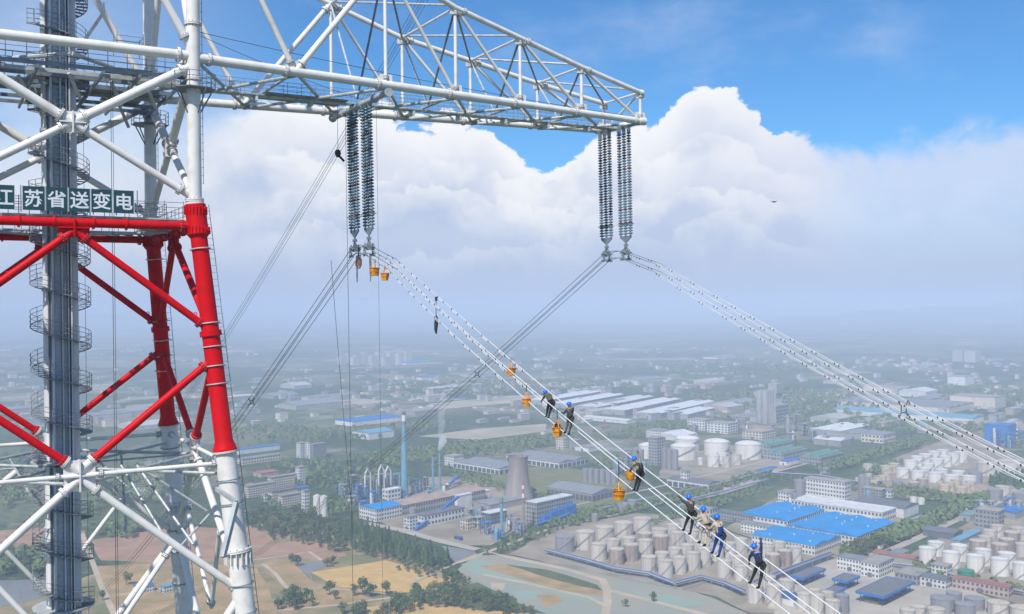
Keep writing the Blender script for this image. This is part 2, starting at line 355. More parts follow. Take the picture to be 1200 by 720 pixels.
for fc_ in FACES:
    ca, cb = fcorners(fc_)
    fr_ = fc_ == 'front'
    # red belt beam, red diamond bracing
    member('beam', corner(*ca, 5.85), corner(*cb, 5.85), 0.31, M_red, 1.1, 1.1, fr=1.5); gusset(fc_, 5.5, M_red, 1.0, 0.62)
    for q in ((fmid(fc_, 5.7)),):
        bb = MB(); s = (corner(*cb, 5.85) - corner(*ca, 5.85)).normalized()
        for k in (-3.4, -1.25, 1.25, 3.4): bb.tube(fmid(fc_, 5.85) + s * (k - 0.07), fmid(fc_, 5.85) + s * (k + 0.07), 0.42, n=18)
        bb.build('flange', M_red, tower)
    for c in (ca, cb):
        top_, lowc, upc, nod = fmid(fc_, 5.3), corner(*c, -3.75), corner(*c, -1.7), fmid(fc_, -11.0)
        o = member('brace', top_, upc, 0.27, M_red, 0.9, 0.95); bb = MB(); dd = (upc - top_).normalized(); bb.ring(upc - dd * 1.3 + Vector((0, 0, 0.38)), dd.cross(Vector((0, 0, 1))), 0.11, 0.035, 12, 5); bb.build('lifting_eye', M_red, o)
        dd = (nod - lowc).normalized(); e = nod - dd * 1.15
        o = member('brace', lowc, e, 0.27, M_red, 0.95, 0.1); bb = MB(); bb.ring(lowc + dd * 1.25 + Vector((0, 0, 0.38)), dd.cross(Vector((0, 0, 1))), 0.11, 0.035, 12, 5); bb.build('lifting_eye', M_red, o)
        member('brace_stub', e, nod, 0.29, M_white, 0.08)
        # white horizontals and the braces below the node
        cc = corner(*c, -11.3); member('strut', fmid(fc_, -11.3), cc, 0.16, M_white, 1.35, 0.95, fr=1.7)
        lg = corner(*c, -20.6); member('brace', fmid(fc_, -11.5), lg, 0.27, M_white, 1.3, 0.8, steps=fr_ and c[0] < 0)
        mp_ = fmid(fc_, -11.5).lerp(lg, 0.56); member('sub_brace', mp_, fmid(fc_, -24.5), 0.18, M_white, 0.9, 0.5)
        # white X panel above the belt
        x0, x1 = corner(*c, 17.6), corner(*c, 7.9); xm = fmid(fc_, 12.75)
        member('brace', xm, x0, 0.33, M_white, 0.9, 1.0, steps=fr_); member('brace', xm, x1, 0.27, M_white, 0.85, 1.2)
        # braces above the arm level
        member('brace', corner(*c, 18.6), fmid(fc_, 33), 0.28, M_white, 1.2, 0.8)
        member('brace', corner(*c, 33.4), fmid(fc_, 49), 0.26, M_white, 1.0)
    gusset(fc_, 12.75, M_white, 0.85, 0.75); gusset(fc_, -11.3, M_white, 1.0, 1.05)
    member('beam', corner(*ca, 18.25), corner(*cb, 18.25), 0.35, M_white, 1.05, 1.05)
    member('beam', corner(*ca, 33.2), corner(*cb, 33.2), 0.30, M_white, 1.0, 1.0)
    # plain X panels down to the footing
    lv = [-20.6, -52, -92, -138, -190, -247]
    for z0, z1 in zip(lv, lv[1:]):
        for c, c2 in ((ca, cb), (cb, ca)): member('brace', corner(*c, z0), corner(*c2, z1), 0.3, M_white, n=10)
        member('strut', corner(*ca, z1), corner(*cb, z1), 0.2, M_white, n=8)
for su in (-1, 1):
    for sv in (-1, 1):
        b = MB(); p = corner(su, sv, -250); b.lathe([(4.0, 0), (4.0, 1.6), (2.2, 2.6), (2.2, 3.0)], 20, p); b.build('footing', mat('concrete', (0.42, 0.41, 0.39), 0.9, var=0.12, scale=0.5), tower)
# plan bracing inside the tower
def plan(z, m, r, names='plan_brace'):
    F = [fmid(f, z) for f in ('front', 'right', 'rear', 'left')]
    for i in range(4): member(names, F[i], F[(i + 1) % 4], r, m, n=8)
for z, m, r in ((-11.9, M_galv, 0.13), (6.0, M_galv, 0.12), (17.5, M_galv, 0.16), (33.0, M_white, 0.16)): plan(z, m, r)
for z in (-12.1, 17.2):
    for su, sv in ((-1, -1), (1, -1), (1, 1), (-1, 1)):
        member('plan_brace', corner(su, sv, z) * 0.96 + L3(0, 0, z) * 0.04, L3(su * 1.3, sv * 1.3, z), 0.11, M_galvd if z > 0 else M_galv, n=8)
for (z, du) in ((-12.3, 3.0), (-12.3, -3.0)):
    member('plan_brace', L3(du, -9.7, z), L3(du, 9.7, z), 0.08, M_galv, n=6); member('plan_brace', L3(-9.7, du, z), L3(9.7, du, z), 0.08, M_galv, n=6)
# hangers of the side frames under the node ring (as left of the near leg in the photograph)
for a, b_ in ((L3(5.0, 5.0, -12.1), L3(5.4, 5.4, -18.5)), (L3(5.0, -2.2, -12.1), L3(7.7, -8.6, -17.2)), (L3(4.2, 0, -12.3), L3(7.2, -4.6, -18.6)), (L3(7.2, -4.6, -18.6), L3(10.2, -3.0, -16.3)), (L3(5.0, -2.2, -12.1), L3(10.0, -3.0, -16.0))):
    member('hanger', a, b_, 0.10, M_galv, n=8)
def at_px(px, py, dist):
    p = CAM + ray(px, py) * dist - TC; return Vector((p.dot(TU), p.dot(TV), p.z))
for a, b_, r_ in ((at_px(254, 573, 73.5), at_px(277, 589, 71.5), 0.13), (at_px(277, 589, 71.5), at_px(261, 653, 71.0), 0.16), (at_px(261, 653, 71.0), at_px(268, 651, 73.0), 0.07)):
    b = MB(); b.bar(a, b_, r_ * 2, r_ * 2); b.build('bracket_arm', M_galv, tower)
# decks: level with the arm (dark grating) and level with the red belt
def deck(z, rects, m, t=0.06):
    for (u0, u1, v0, v1) in rects:
        b = MB(); b.box(L3((u0 + u1) / 2, (v0 + v1) / 2, z), ((u1 - u0) / 2, (v1 - v0) / 2, t)); 
        o = b.build('deck_panel', m, tower)
def rail(pts, z, m=M_galvd, h=1.15, every=1.25, levels=(0.4, 0.78, 1.15), name='guard_rail'):
    b = MB()
    for p, q in zip(pts, pts[1:]):
        p, q = Vector((*p, CAMZ + z)), Vector((*q, CAMZ + z)); n = max(1, int((q - p).length / every))
        for k in range(n + 1):
            c = p.lerp(q, k / n); b.tube(c, c + Vector((0, 0, h)), 0.026, n=5)
        for l in levels: b.tube(p + Vector((0, 0, l)), q + Vector((0, 0, l)), 0.022, n=5)
    return b.build(name, m, tower)
deck(16.95, [(-8, -4.3, -7.4, -5.6), (2.3, 5.4, -7.4, -5.8), (-7.6, -2.2, -1.2, 1.6), (2.2, 7.6, -1.0, 1.6), (-1.7, 1.7, 2.3, 7.2), (-6.8, -4.6, 2.4, 6.6), (3.6, 6.6, 2.8, 4.6)], M_galvd)
for v in (-7.6, -5.5, -4.1, -1.3, 1.7, 4.8, 7.3):
    b = MB(); b.bar(L3(-8, v, 16.75), L3(8, v, 16.75), 0.16, 0.28); b.build('deck_beam', M_galv if v in (-5.5, 1.7) else M_galvd, tower)
for u in (-7.7, -4.5, -2.1, 2.1, 4.5, 7.7):
    b = MB(); b.bar(L3(u, -8, 16.45), L3(u, 8, 16.45), 0.16, 0.26); b.build('deck_beam', M_galvd, tower)
for u, v in ((-6, -6), (-3, -4), (3, -5), (6, -3), (-5, 3), (5, 4), (0, -6.4), (-1.2, 5)):
    b = MB(); b.tube(L3(u, v, 16.5), L3(u + 0.9, v + 1.2, 15.0), 0.13, n=8); b.build('deck_strut', M_galv, tower)
rail([(-7.9, -7.5), (7.6, -7.5)], 17.0); rail([(-7.6, -1.2), (-2.4, -1.2)], 17.0); rail([(2.4, -1.2), (7.6, -1.2), (7.6, 1.6), (2.4, 1.6)], 17.0); rail([(-7.4, -4.1), (7.4, -4.1)], 17.0); rail([(-1.7, 7.2), (1.7, 7.2)], 17.0)
rail([(3.2, -6.6), (5.0, -6.6), (5.0, -5.0), (3.2, -5.0)], 18.4, h=1.4)
for sgn in (-1, 1):
    deck(6.35, [(-7.0, 7.0, min(sgn * 7.9, sgn * 6.6), max(sgn * 7.9, sgn * 6.6)), (min(sgn * 7.9, sgn * 6.6), max(sgn * 7.9, sgn * 6.6), -6.5, 6.5)], M_galv)
deck(6.35, [(-6.5, -2.0, -0.9, 0.9), (2.0, 6.5, -0.9, 0.9), (-0.9, 0.9, -6.5, -2.0)], M_galv)
for k in range(13):
    u = -6.6 + k * 1.1; b = MB(); b.bar(L3(u, -7.9, 6.15), L3(u * 0.8, -6.0, 6.15), 0.09, 0.16); b.bar(L3(u * 0.8, 6.0, 6.15), L3(u, 7.9, 6.15), 0.09, 0.16); b.bar(L3(7.9, u, 6.15), L3(6.0, u * 0.8, 6.15), 0.09, 0.16); b.build('deck_strut', M_galv, tower)
for sv in (-1, 1): rail([(-7.4, sv * 8.05), (7.4, sv * 8.05)], 6.4, h=1.25); rail([(sv * 8.05, -7.4), (sv * 8.05, 7.4)], 6.4, h=1.25)
rail([(-6.5, -6.5), (6.5, -6.5), (6.5, 6.5), (-6.5, 6.5), (-6.5, -6.5)], 6.4)
# ------------------------------------------------------------------ lift shaft with spiral stair
b = MB(); b.lathe([(1.22, 0), (1.22, 250 + 50)], 32, (0, 0, 0)); shaft = b.build('lift_shaft', M_shaft, tower)
for z in range(-245, 48, 6):
    b = MB(); b.lathe([(1.22, -0.12), (1.30, -0.12), (1.30, 0.12), (1.22, 0.12)], 28, (0, 0, CAMZ + z + 0.4)); b.build('flange', M_galv, shaft)
fdir = Vector((-0.06, -1.0, 0)).normalized()            # the rail side of the shaft, turned as in the photograph
fdir = Vector((math.cos(R(-92)), math.sin(R(-92)), 0)); sdir = Vector((-fdir.y, fdir.x, 0))
for k, (o_, w, dpt, m) in enumerate(((-0.62, 0.16, 0.30, M_rail), (-0.30, 0.42, 0.10, M_rail), (0.02, 0.10, 0.34, M_rail), (0.22, 0.26, 0.12, M_rail), (0.42, 0.09, 0.36, M_galv), (0.64, 0.10, 0.32, M_rail), (0.95, 0.42, 0.16, M_shaft), (-0.9, 0.06, 0.2, M_galvd))):
    c = fdir * (1.18 + dpt * 0.5) + sdir * o_
    if abs(o_) > 0.8: c = fdir * (0.86 + dpt * 0.5) + sdir * o_
    b = MB(); b.box(Vector((c.x, c.y, 150)), (dpt, w / 2, 149.9), (fdir, sdir, Vector((0, 0, 1)))); b.build('guide_rail', m, shaft)
b = MB()
for k in range(170):                                     # rack rungs and rail ties
    z = CAMZ - 34 + k * 0.4; c = fdir * 1.47 - sdir * 0.1 + Vector((0, 0, z)); b.box(c, (0.03, 0.6 if k % 5 == 0 else 0.22, 0.035), (fdir, sdir, Vector((0, 0, 1))))
tag(b.build('rail_tie', M_galv, shaft), kind='stuff')
PITCHS = 3.25; NT = 26
tr, pr, hr, st = MB(), MB(), [], []
z0, z1 = -36.0, 30.0; n = int((z1 - z0) / PITCHS * NT)
a_of = lambda k: -2 * math.pi * k / NT + 0.9
hl = [[], [], []]
for k in range(n):
    z = z0 + k * PITCHS / NT; a = a_of(k); e = Vector((math.cos(a), math.sin(a), 0)); f_ = Vector((-e.y, e.x, 0))
    tr.box(L3(0, 0, z) + e * 1.73, (0.40, 0.19, 0.02), (e, f_, Vector((0, 0, 1))))
    p = L3(0, 0, z) + e * 2.13
    if k % 2 == 0: pr.tube(p, p + Vector((0, 0, 1.1)), 0.022, n=5)
    for i, dz in enumerate((0.38, 0.74, 1.1)): hl[i].append(p + Vector((0, 0, dz)))
    st.append(p)
tag(tr.build('stair_treads', M_stair, shaft), kind='stuff'); tag(pr.build('stair_posts', M_stair, shaft), kind='stuff')
for i in range(3): b = MB(); b.path(hl[i], 0.022, n=5); b.build('handrail', M_stair, shaft)
b = MB()
for p, q in zip(st, st[1:]): b.bar(p, q, 0.03, 0.07)
b.build('stair_stringer', M_stair, shaft)
for z in (-22.6, -11.6, 6.6, 17.3):                      # landings round the shaft
    b = MB(); b.lathe([(1.32, 0), (2.2, 0), (2.2, 0.09), (1.32, 0.09)], 28, (0, 0, CAMZ + z)); o = b.build('landing', M_galv, shaft)
# ------------------------------------------------------------------ cross-arms
UN = [8.16, 16.1, 24.1, 31.0, 38.0, 45.3, 53.0]; ZUP = [33.2, 31.0, 28.2, 25.7, 24.15, 22.5, 21.0]; ZLO = 18.15
def hv(u): return 8.16 - (8.16 - 3.1) * (u - 8.16) / (53 - 8.16)
def arm(sg):
    def lo(i, sv): return L3(sg * UN[i], sv * hv(UN[i]), ZLO)
    def up(i, sv): return L3(sg * UN[i], sv * hv(UN[i]), ZUP[i])
    for sv in (-1, 1):
        for i in range(6):
            r = 0.36 if i < 4 else 0.31
            member('chord', lo(i, sv), lo(i + 1, sv), r, M_white, 1.15 if i == 0 else None, 0.8, n=18, fr=1.32)
            member('chord', up(i, sv), up(i + 1, sv), 0.25, M_white, 0.9, None, n=14, fr=1.4)
            if i >= 1 : 
                if i >= 2: member('post', lo(i, sv), up(i, sv), 0.155, M_white, 0.6, 0.5, n=10, fr=1.5, steps=(i in (2, 3, 4) and sv < 0))
                if i >= 2: member('diagonal', up(i, sv), lo(i + 1, sv), 0.155, M_white, 0.6, 0.5, n=10, fr=1.5)
        member('diagonal', lo(1, sv) , up(0, sv), 0.22, M_white, 0.9, None, n=12); member('diagonal', lo(1, sv), up(2, sv), 0.25, M_white, 0.9, 0.8, n=12)
        member('post', lo(6, sv), up(6, sv), 0.15, M_white, 0.5, 0.4, n=10, fr=1.5)
        for i in range(1, 7):
            b = MB(); b.box(lo(i, sv) + Vector((0, 0, 0.45)), (0.55, 0.05, 0.42)); b.box(lo(i, sv) - Vector((0, sv * 0.4, 0)), (0.45, 0.35, 0.05)); b.build('gusset_plate', M_white, tower)
            b = MB(); b.box(up(i, sv) - Vector((0, 0, 0.3)), (0.5, 0.045, 0.3)); b.build('gusset_plate', M_white, tower)
        b = MB(); b.tube(lo(6, sv) - Vector((sg * 0.2, 0, 0)), lo(6, sv) + Vector((sg * 0.55, 0, 0)), 0.40, n=18); b.build('end_cap', M_white, tower)
        b = MB(); b.tube(up(6, sv) - Vector((sg * 0.1, 0, 0)), up(6, sv) + Vector((sg * 0.3, 0, 0)), 0.30, n=14); b.build('end_cap', M_white, tower)
    for i in range(1, 7):                      # bottom and top plan bracing: struts and crosses
        if i != 2: member('plan_brace', lo(i, -1), lo(i, 1), 0.12 if i < 6 else 0.34, M_galv if i < 6 else M_white, n=10)
        if i >= 2: member('plan_brace', up(i, -1), up(i, 1), 0.12, M_white, n=8)
    for i in range(0, 6):
        member('plan_brace', lo(i, -1), lo(i + 1, 1), 0.14, M_galv, n=8); member('plan_brace', lo(i, 1) - Vector((0, 0, 0.3)), lo(i + 1, -1) - Vector((0, 0, 0.3)), 0.14, M_galv, n=8)
        if i >= 2: member('plan_brace', up(i, -1), up(i + 1, 1), 0.10, M_galvd, n=8); member('plan_brace', up(i, 1) + Vector((0, 0, 0.22)), up(i + 1, -1) + Vector((0, 0, 0.22)), 0.10, M_galv, n=8)
    member('diagonal', up(6, -1), lo(6, 1), 0.12, M_white, n=8); 
    for i in (2, 3, 4, 5): member('diagonal', up(i, -1) , lo(i, 1).lerp(lo(i, -1), 0.5), 0.10, M_galvd, n=8); member('diagonal', up(i, 1), lo(i, 1).lerp(lo(i, -1), 0.5), 0.10, M_galv, n=8)
    # heavy suspension beam with end discs at the inner phase
    cb = L3(sg * 24.25, 0, 17.55); hb = hv(24.25) + 0.2
    b = MB(); b.tube(cb - Vector((0, hb, 0)), cb + Vector((0, hb, 0)), 0.27, n=20)
    for v in (-hb, -3.6, -0.9, 0.9, 3.6, hb): b.tube(cb + Vector((0, v - 0.07, 0)), cb + Vector((0, v + 0.07, 0)), 0.38, n=20)
    b.build('suspension_beam', M_galv, tower)
    for k in range(6):
        for U in (24.25, 52.0):
            b = MB(); v = [-2.45, -1.65, -0.85, 0.85, 1.65, 2.45][k]; b.box(L3(sg * U, v, 17.45), (0.2, 0.06, 0.35)); b.build('hanger_plate', M_fit, tower)
    b = MB(); b.box(L3(sg * 19.6, 1.2, 17.9), (3.6, 1.4, 0.05)); b.build('deck_panel', M_galvd, tower)
    # walkway along the arm with railings
    for k in range(18):
        u = 9.4 + k * 2.4; b = MB(); b.box(L3(sg * (u + 1.17), 1.5 - u * 0.02, 17.85), (1.15, 0.55, 0.05)); o = b.build('deck_panel', M_galv, tower)
        if k % 2 == 0: b = MB(); b.box(L3(sg * (u + 1.2), 1.5 - u * 0.02, 17.55), (0.10, 0.5, 0.22)); b.build('deck_bearer', M_rail, o)
    for dv in (-0.6, 0.6): rail([(sg * 9.4, 1.3 + dv), (sg * 52.4, 0.46 + dv)], 17.9, M_stair, every=1.2)
arm(1); arm(-1)
# lifeline cables from the tower along the arm
b = MB(); b.path([L3(8.2 + 45 * t, -7.5 + 7.5 * t, 20.3 - 1.0 * t - 1.6 * t * (1 - t)) for t in [i / 14 for i in range(15)]], 0.024, n=5); b.build('lifeline', M_rope, tower)
b = MB(); b.path([L3(8.2 + 17 * t, -7.5 + 7.5 * t, 20.2 - 2.2 * t - 1.0 * t * (1 - t)) for t in [i / 8 for i in range(9)]], 0.02, n=5); b.build('lifeline', M_rope, tower)
# short davit post on the front beam
b = MB(); b.bar(L3(0.9, -8.16, 18.6), L3(2.1, -8.16, 20.6), 0.28, 0.22); b.tube(L3(2.1, -8.16, 20.6), L3(2.1, -8.16, 21.3), 0.05, n=6); b.build('davit', M_galvd, tower)
# ------------------------------------------------------------------ sign boards on the front rail
GLY = {"\u6c5f":[[[0.19,0.519],[0.291,0.457],[0.23,0.368],[0.134,0.431],[0.018,0.494],[0.078,0.574],[0.247,0.784],[0.344,0.718],[0.278,0.632],[0.185,0.701],[0.072,0.77],[0.136,0.848],[0.34,0.26],[0.246,0.082],[0.142,-0.091],[0.055,-0.019],[0.155,0.14],[0.262,0.331],[0.575,0.655],[0.358,0.655],[0.358,0.762],[0.92,0.762],[0.92,0.655],[0.688,0.655],[0.688,0.076],[0.976,0.076],[0.976,-0.031],[0.31,-0.031],[0.31,0.076],[0.575,0.076]],[[9,8,6],[11,10,9],[5,4,3],[6,11,9],[24,23,18],[26,25,24],[18,22,19],[12,17,16],[23,22,18],[15,14,13],[2,1,0],[8,7,6],[0,5,3],[27,26,24],[24,18,29],[3,2,0],[16,15,13],[28,27,29],[13,12,16],[22,20,19],[29,27,24],[22,21,20]]],"\u82cf":[[[0.226,0.172],[0.138,0.056],[0.048,0.112],[0.14,0.223],[0.206,0.345],[0.296,0.301],[0.92,0.219],[0.973,0.099],[0.877,0.058],[0.827,0.18],[0.757,0.312],[0.85,0.346],[0.408,0.595],[0.516,0.595],[0.509,0.491],[0.793,0.491],[0.793,0.46],[0.792,0.437],[0.77,0.09],[0.732,-0.046],[0.692,-0.077],[0.645,-0.088],[0.585,-0.089],[0.498,-0.086],[0.488,-0.041],[0.464,0.014],[0.564,0.009],[0.613,0.009],[0.629,0.01],[0.636,0.015],[0.662,0.115],[0.679,0.387],[0.496,0.387],[0.403,0.106],[0.116,-0.104],[0.088,-0.06],[0.052,-0.018],[0.31,0.161],[0.387,0.387],[0.116,0.387],[0.116,0.491],[0.402,0.491],[0.728,0.76],[0.957,0.76],[0.957,0.658],[0.728,0.658],[0.728,0.548],[0.621,0.548],[0.621,0.658],[0.378,0.658],[0.378,0.548],[0.271,0.548],[0.271,0.658],[0.046,0.658],[0.046,0.76],[0.271,0.76],[0.271,0.856],[0.378,0.856],[0.378,0.76],[0.621,0.76],[0.621,0.856],[0.728,0.856]],[[16,15,31],[28,27,21],[0,5,4],[24,22,26],[3,0,4],[18,17,31],[44,42,59],[50,49,52],[40,39,38],[17,16,31],[52,44,53],[3,2,1],[49,44,52],[1,0,3],[48,44,49],[15,14,31],[45,44,48],[20,29,28],[46,48,47],[58,57,55],[58,53,59],[46,45,48],[37,33,38],[42,61,60],[41,40,38],[26,25,24],[19,18,29],[14,12,41],[14,13,12],[37,35,34],[29,18,30],[54,53,55],[21,20,28],[10,6,11],[37,36,35],[55,53,58],[14,41,32],[33,32,38],[18,9,10],[14,32,31],[41,38,32],[37,34,33],[57,56,55],[18,8,9],[20,19,29],[30,18,31],[26,22,27],[23,22,24],[22,21,27],[44,43,42],[50,52,51],[53,44,59],[42,60,59]]],"\u7701":[[[0.262,0.611],[0.142,0.486],[0.1,0.517],[0.05,0.548],[0.172,0.664],[0.259,0.802],[0.365,0.773],[0.86,0.695],[0.971,0.573],[0.88,0.511],[0.777,0.63],[0.638,0.754],[0.724,0.81],[0.543,0.562],[0.616,0.603],[0.699,0.677],[0.803,0.629],[0.635,0.496],[0.514,0.442],[0.844,0.442],[0.844,-0.091],[0.736,-0.091],[0.736,-0.048],[0.317,-0.048],[0.317,-0.094],[0.212,-0.094],[0.212,0.35],[0.159,0.339],[0.076,0.324],[0.049,0.367],[0.007,0.42],[0.255,0.462],[0.351,0.49],[0.437,0.49],[0.437,0.855],[0.543,0.855],[0.736,0.176],[0.736,0.221],[0.317,0.221],[0.317,0.176],[0.736,0.35],[0.317,0.35],[0.317,0.309],[0.736,0.309],[0.736,0.043],[0.736,0.089],[0.317,0.089],[0.317,0.043]],[[32,31,41],[7,12,10],[44,20,45],[37,36,19],[18,13,33],[4,3,2],[12,11,10],[17,14,13],[8,7,16],[13,35,34],[22,20,44],[25,24,23],[43,37,19],[40,19,18],[44,23,22],[0,6,5],[1,0,4],[5,4,0],[17,10,14],[29,27,31],[10,15,14],[7,10,16],[25,23,47],[41,40,18],[28,27,29],[43,38,37],[40,43,19],[43,42,38],[31,30,29],[27,26,31],[9,8,16],[26,41,31],[36,46,45],[38,42,26],[16,17,9],[1,4,2],[18,17,13],[26,25,46],[39,38,26],[45,20,36],[46,39,26],[46,36,39],[10,16,15],[22,21,20],[20,19,36],[13,34,33],[41,18,33],[25,47,46],[17,9,10],[42,41,26],[23,44,47],[33,32,41]]],"\u9001":[[[0.536,0.766],[0.584,0.679],[0.488,0.635],[0.444,0.723],[0.387,0.82],[0.48,0.857],[0.233,0.749],[0.311,0.648],[0.221,0.588],[0.148,0.689],[0.053,0.797],[0.141,0.849],[0.831,0.724],[0.797,0.669],[0.932,0.669],[0.932,0.568],[0.679,0.568],[0.679,0.467],[0.679,0.455],[0.962,0.455],[0.962,0.353],[0.67,0.353],[0.67,0.373],[0.805,0.247],[0.932,0.119],[0.854,0.044],[0.745,0.162],[0.634,0.27],[0.558,0.159],[0.372,0.039],[0.341,0.079],[0.3,0.12],[0.497,0.248],[0.552,0.353],[0.303,0.353],[0.303,0.455],[0.571,0.455],[0.571,0.468],[0.571,0.568],[0.336,0.568],[0.336,0.669],[0.682,0.669],[0.73,0.753],[0.78,0.86],[0.888,0.824],[0.288,0.097],[0.327,0.069],[0.44,0.031],[0.593,0.022],[0.79,0.028],[0.995,0.044],[0.973,-0.019],[0.962,-0.073],[0.781,-0.08],[0.59,-0.084],[0.421,-0.073],[0.294,-0.026],[0.237,0.017],[0.205,0.033],[0.159,0.0],[0.08,-0.108],[0.004,-0.008],[0.094,0.084],[0.16,0.126],[0.16,0.415],[0.033,0.415],[0.033,0.517],[0.264,0.517],[0.264,0.114]],[[6,11,9],[33,32,27],[9,8,6],[13,12,42],[61,60,59],[11,10,9],[0,5,3],[22,23,20],[67,66,64],[59,58,62],[46,56,47],[13,41,15],[36,34,21],[15,14,13],[63,62,58],[17,16,37],[38,15,39],[18,17,37],[16,15,38],[29,28,30],[36,21,22],[3,2,0],[53,52,49],[57,45,68],[27,26,23],[2,1,0],[52,51,49],[18,36,22],[18,37,36],[42,41,13],[8,7,6],[61,59,62],[36,35,34],[33,21,34],[56,55,47],[42,12,43],[64,63,68],[30,28,32],[16,38,37],[58,57,68],[20,19,18],[57,56,46],[57,46,45],[66,65,64],[63,58,68],[31,30,32],[51,50,49],[27,23,21],[12,44,43],[20,18,22],[55,54,47],[41,40,39],[26,25,24],[49,48,53],[41,39,15],[26,24,23],[21,33,27],[5,4,3],[28,27,32],[23,20,21],[54,53,48],[68,67,64],[54,48,47]]],"\u53d8":[[[0.239,0.485],[0.15,0.375],[0.109,0.405],[0.064,0.435],[0.152,0.534],[0.215,0.648],[0.314,0.621],[0.857,0.538],[0.944,0.431],[0.858,0.375],[0.773,0.482],[0.665,0.595],[0.75,0.643],[0.553,0.801],[0.577,0.754],[0.946,0.754],[0.946,0.655],[0.667,0.655],[0.667,0.352],[0.56,0.352],[0.56,0.655],[0.438,0.655],[0.438,0.351],[0.331,0.351],[0.331,0.655],[0.054,0.655],[0.054,0.754],[0.457,0.754],[0.445,0.777],[0.407,0.841],[0.511,0.867],[0.778,0.359],[0.846,0.312],[0.728,0.165],[0.611,0.08],[0.758,0.033],[0.985,-0.005],[0.945,-0.057],[0.921,-0.1],[0.688,-0.054],[0.499,0.017],[0.306,-0.052],[0.08,-0.1],[0.059,-0.056],[0.025,-0.005],[0.241,0.035],[0.389,0.081],[0.295,0.152],[0.206,0.256],[0.117,0.256],[0.117,0.355],[0.76,0.355],[0.607,0.195],[0.67,0.256],[0.335,0.256],[0.396,0.195],[0.5,0.128]],[[27,16,14],[27,13,28],[14,13,27],[53,52,33],[50,48,54],[16,15,14],[40,39,34],[45,41,46],[24,16,25],[51,50,54],[21,16,24],[8,7,9],[20,16,21],[17,19,18],[17,16,20],[41,40,46],[43,42,45],[22,21,24],[32,51,53],[37,36,35],[54,53,51],[34,52,56],[10,9,7],[32,31,51],[2,0,4],[48,47,54],[30,29,28],[47,46,55],[50,49,48],[38,37,35],[54,47,55],[27,25,16],[39,38,35],[35,34,39],[45,44,43],[42,41,45],[0,5,4],[17,20,19],[27,26,25],[33,32,53],[0,6,5],[22,24,23],[2,1,0],[12,11,10],[34,56,40],[56,46,40],[46,56,55],[7,12,10],[34,33,52],[4,3,2],[13,30,28]]],"\u7535":[[[0.22,0.28],[0.436,0.28],[0.436,0.392],[0.22,0.392],[0.772,0.28],[0.772,0.392],[0.547,0.392],[0.547,0.28],[0.22,0.605],[0.22,0.494],[0.436,0.494],[0.436,0.605],[0.772,0.605],[0.547,0.605],[0.547,0.494],[0.772,0.494],[0.436,0.854],[0.547,0.854],[0.547,0.711],[0.881,0.711],[0.881,0.175],[0.547,0.175],[0.547,0.085],[0.557,0.04],[0.604,0.029],[0.81,0.029],[0.854,0.056],[0.874,0.201],[0.93,0.171],[0.981,0.152],[0.939,-0.029],[0.821,-0.079],[0.595,-0.079],[0.469,-0.046],[0.436,0.083],[0.436,0.175],[0.22,0.175],[0.22,0.113],[0.11,0.113],[0.11,0.711],[0.436,0.711]],[[13,12,18],[23,32,24],[1,36,21],[39,9,8],[27,20,19],[36,1,0],[39,3,9],[35,34,22],[3,14,10],[38,37,36],[11,13,8],[7,6,2],[7,2,1],[39,8,40],[34,33,23],[18,17,40],[33,32,23],[22,21,35],[39,38,3],[19,18,12],[6,14,3],[15,5,27],[15,6,5],[2,6,3],[14,11,10],[27,5,4],[17,16,40],[7,1,21],[4,7,21],[21,26,4],[3,10,9],[38,36,0],[19,12,15],[14,13,11],[28,20,26],[15,27,19],[35,21,36],[31,30,25],[25,24,32],[31,25,32],[30,29,26],[40,13,18],[27,4,26],[20,21,26],[38,0,3],[8,13,40],[28,27,20],[29,28,26],[26,25,30],[6,15,14],[23,22,34]]]}
sign = tag(empty('sign', TW(-0.35, -8.45, 6.45), TA), 'row of dark green sign panels with white characters above the red beam', 'sign')
edges = [(-4.95, -3.62), (-3.18, -1.78), (-1.76, -0.36), (-0.34, 1.06), (1.08, 2.48), (2.52, 3.92)]
for (a, c), ch in zip(edges, GLY):
    a += 0.35; c += 0.35; b = MB(); w = c - a
    b.box(Vector(((a + c) / 2, 0, 0.95)), (w / 2, 0.04, 0.80)); pn = b.build('panel', M_sign, sign)
    for s in (-1, 1): b = MB(); b.box(Vector(((a + c) / 2 + s * (w / 2 - 0.015), 0.0, 0.95)), (0.018, 0.055, 0.82)); b.build('panel_edge', M_rail, pn)
    vs, fs = GLY[ch]; k = 1.22; b = MB()
    n = len(vs); ox = (a + c) / 2 - 0.5 * k; P = [(ox + x * k, -0.055, 0.95 + (y - 0.38) * k) for x, y in vs]
    b.add(P + [(x, -0.042, z) for x, _, z in P], [list(f) for f in fs] + [[i + n for i in f[::-1]] for f in fs]); b.build('character', M_char, pn)
for x in (-4.4, -2.9, -1.4, 0.1, 1.6, 3.1, 4.5): b = MB(); b.bar((x, 0.09, 0.0), (x, 0.09, 1.8), 0.06, 0.06, up=Vector((0, 1, 0))); b.build('support', M_galvd, sign)
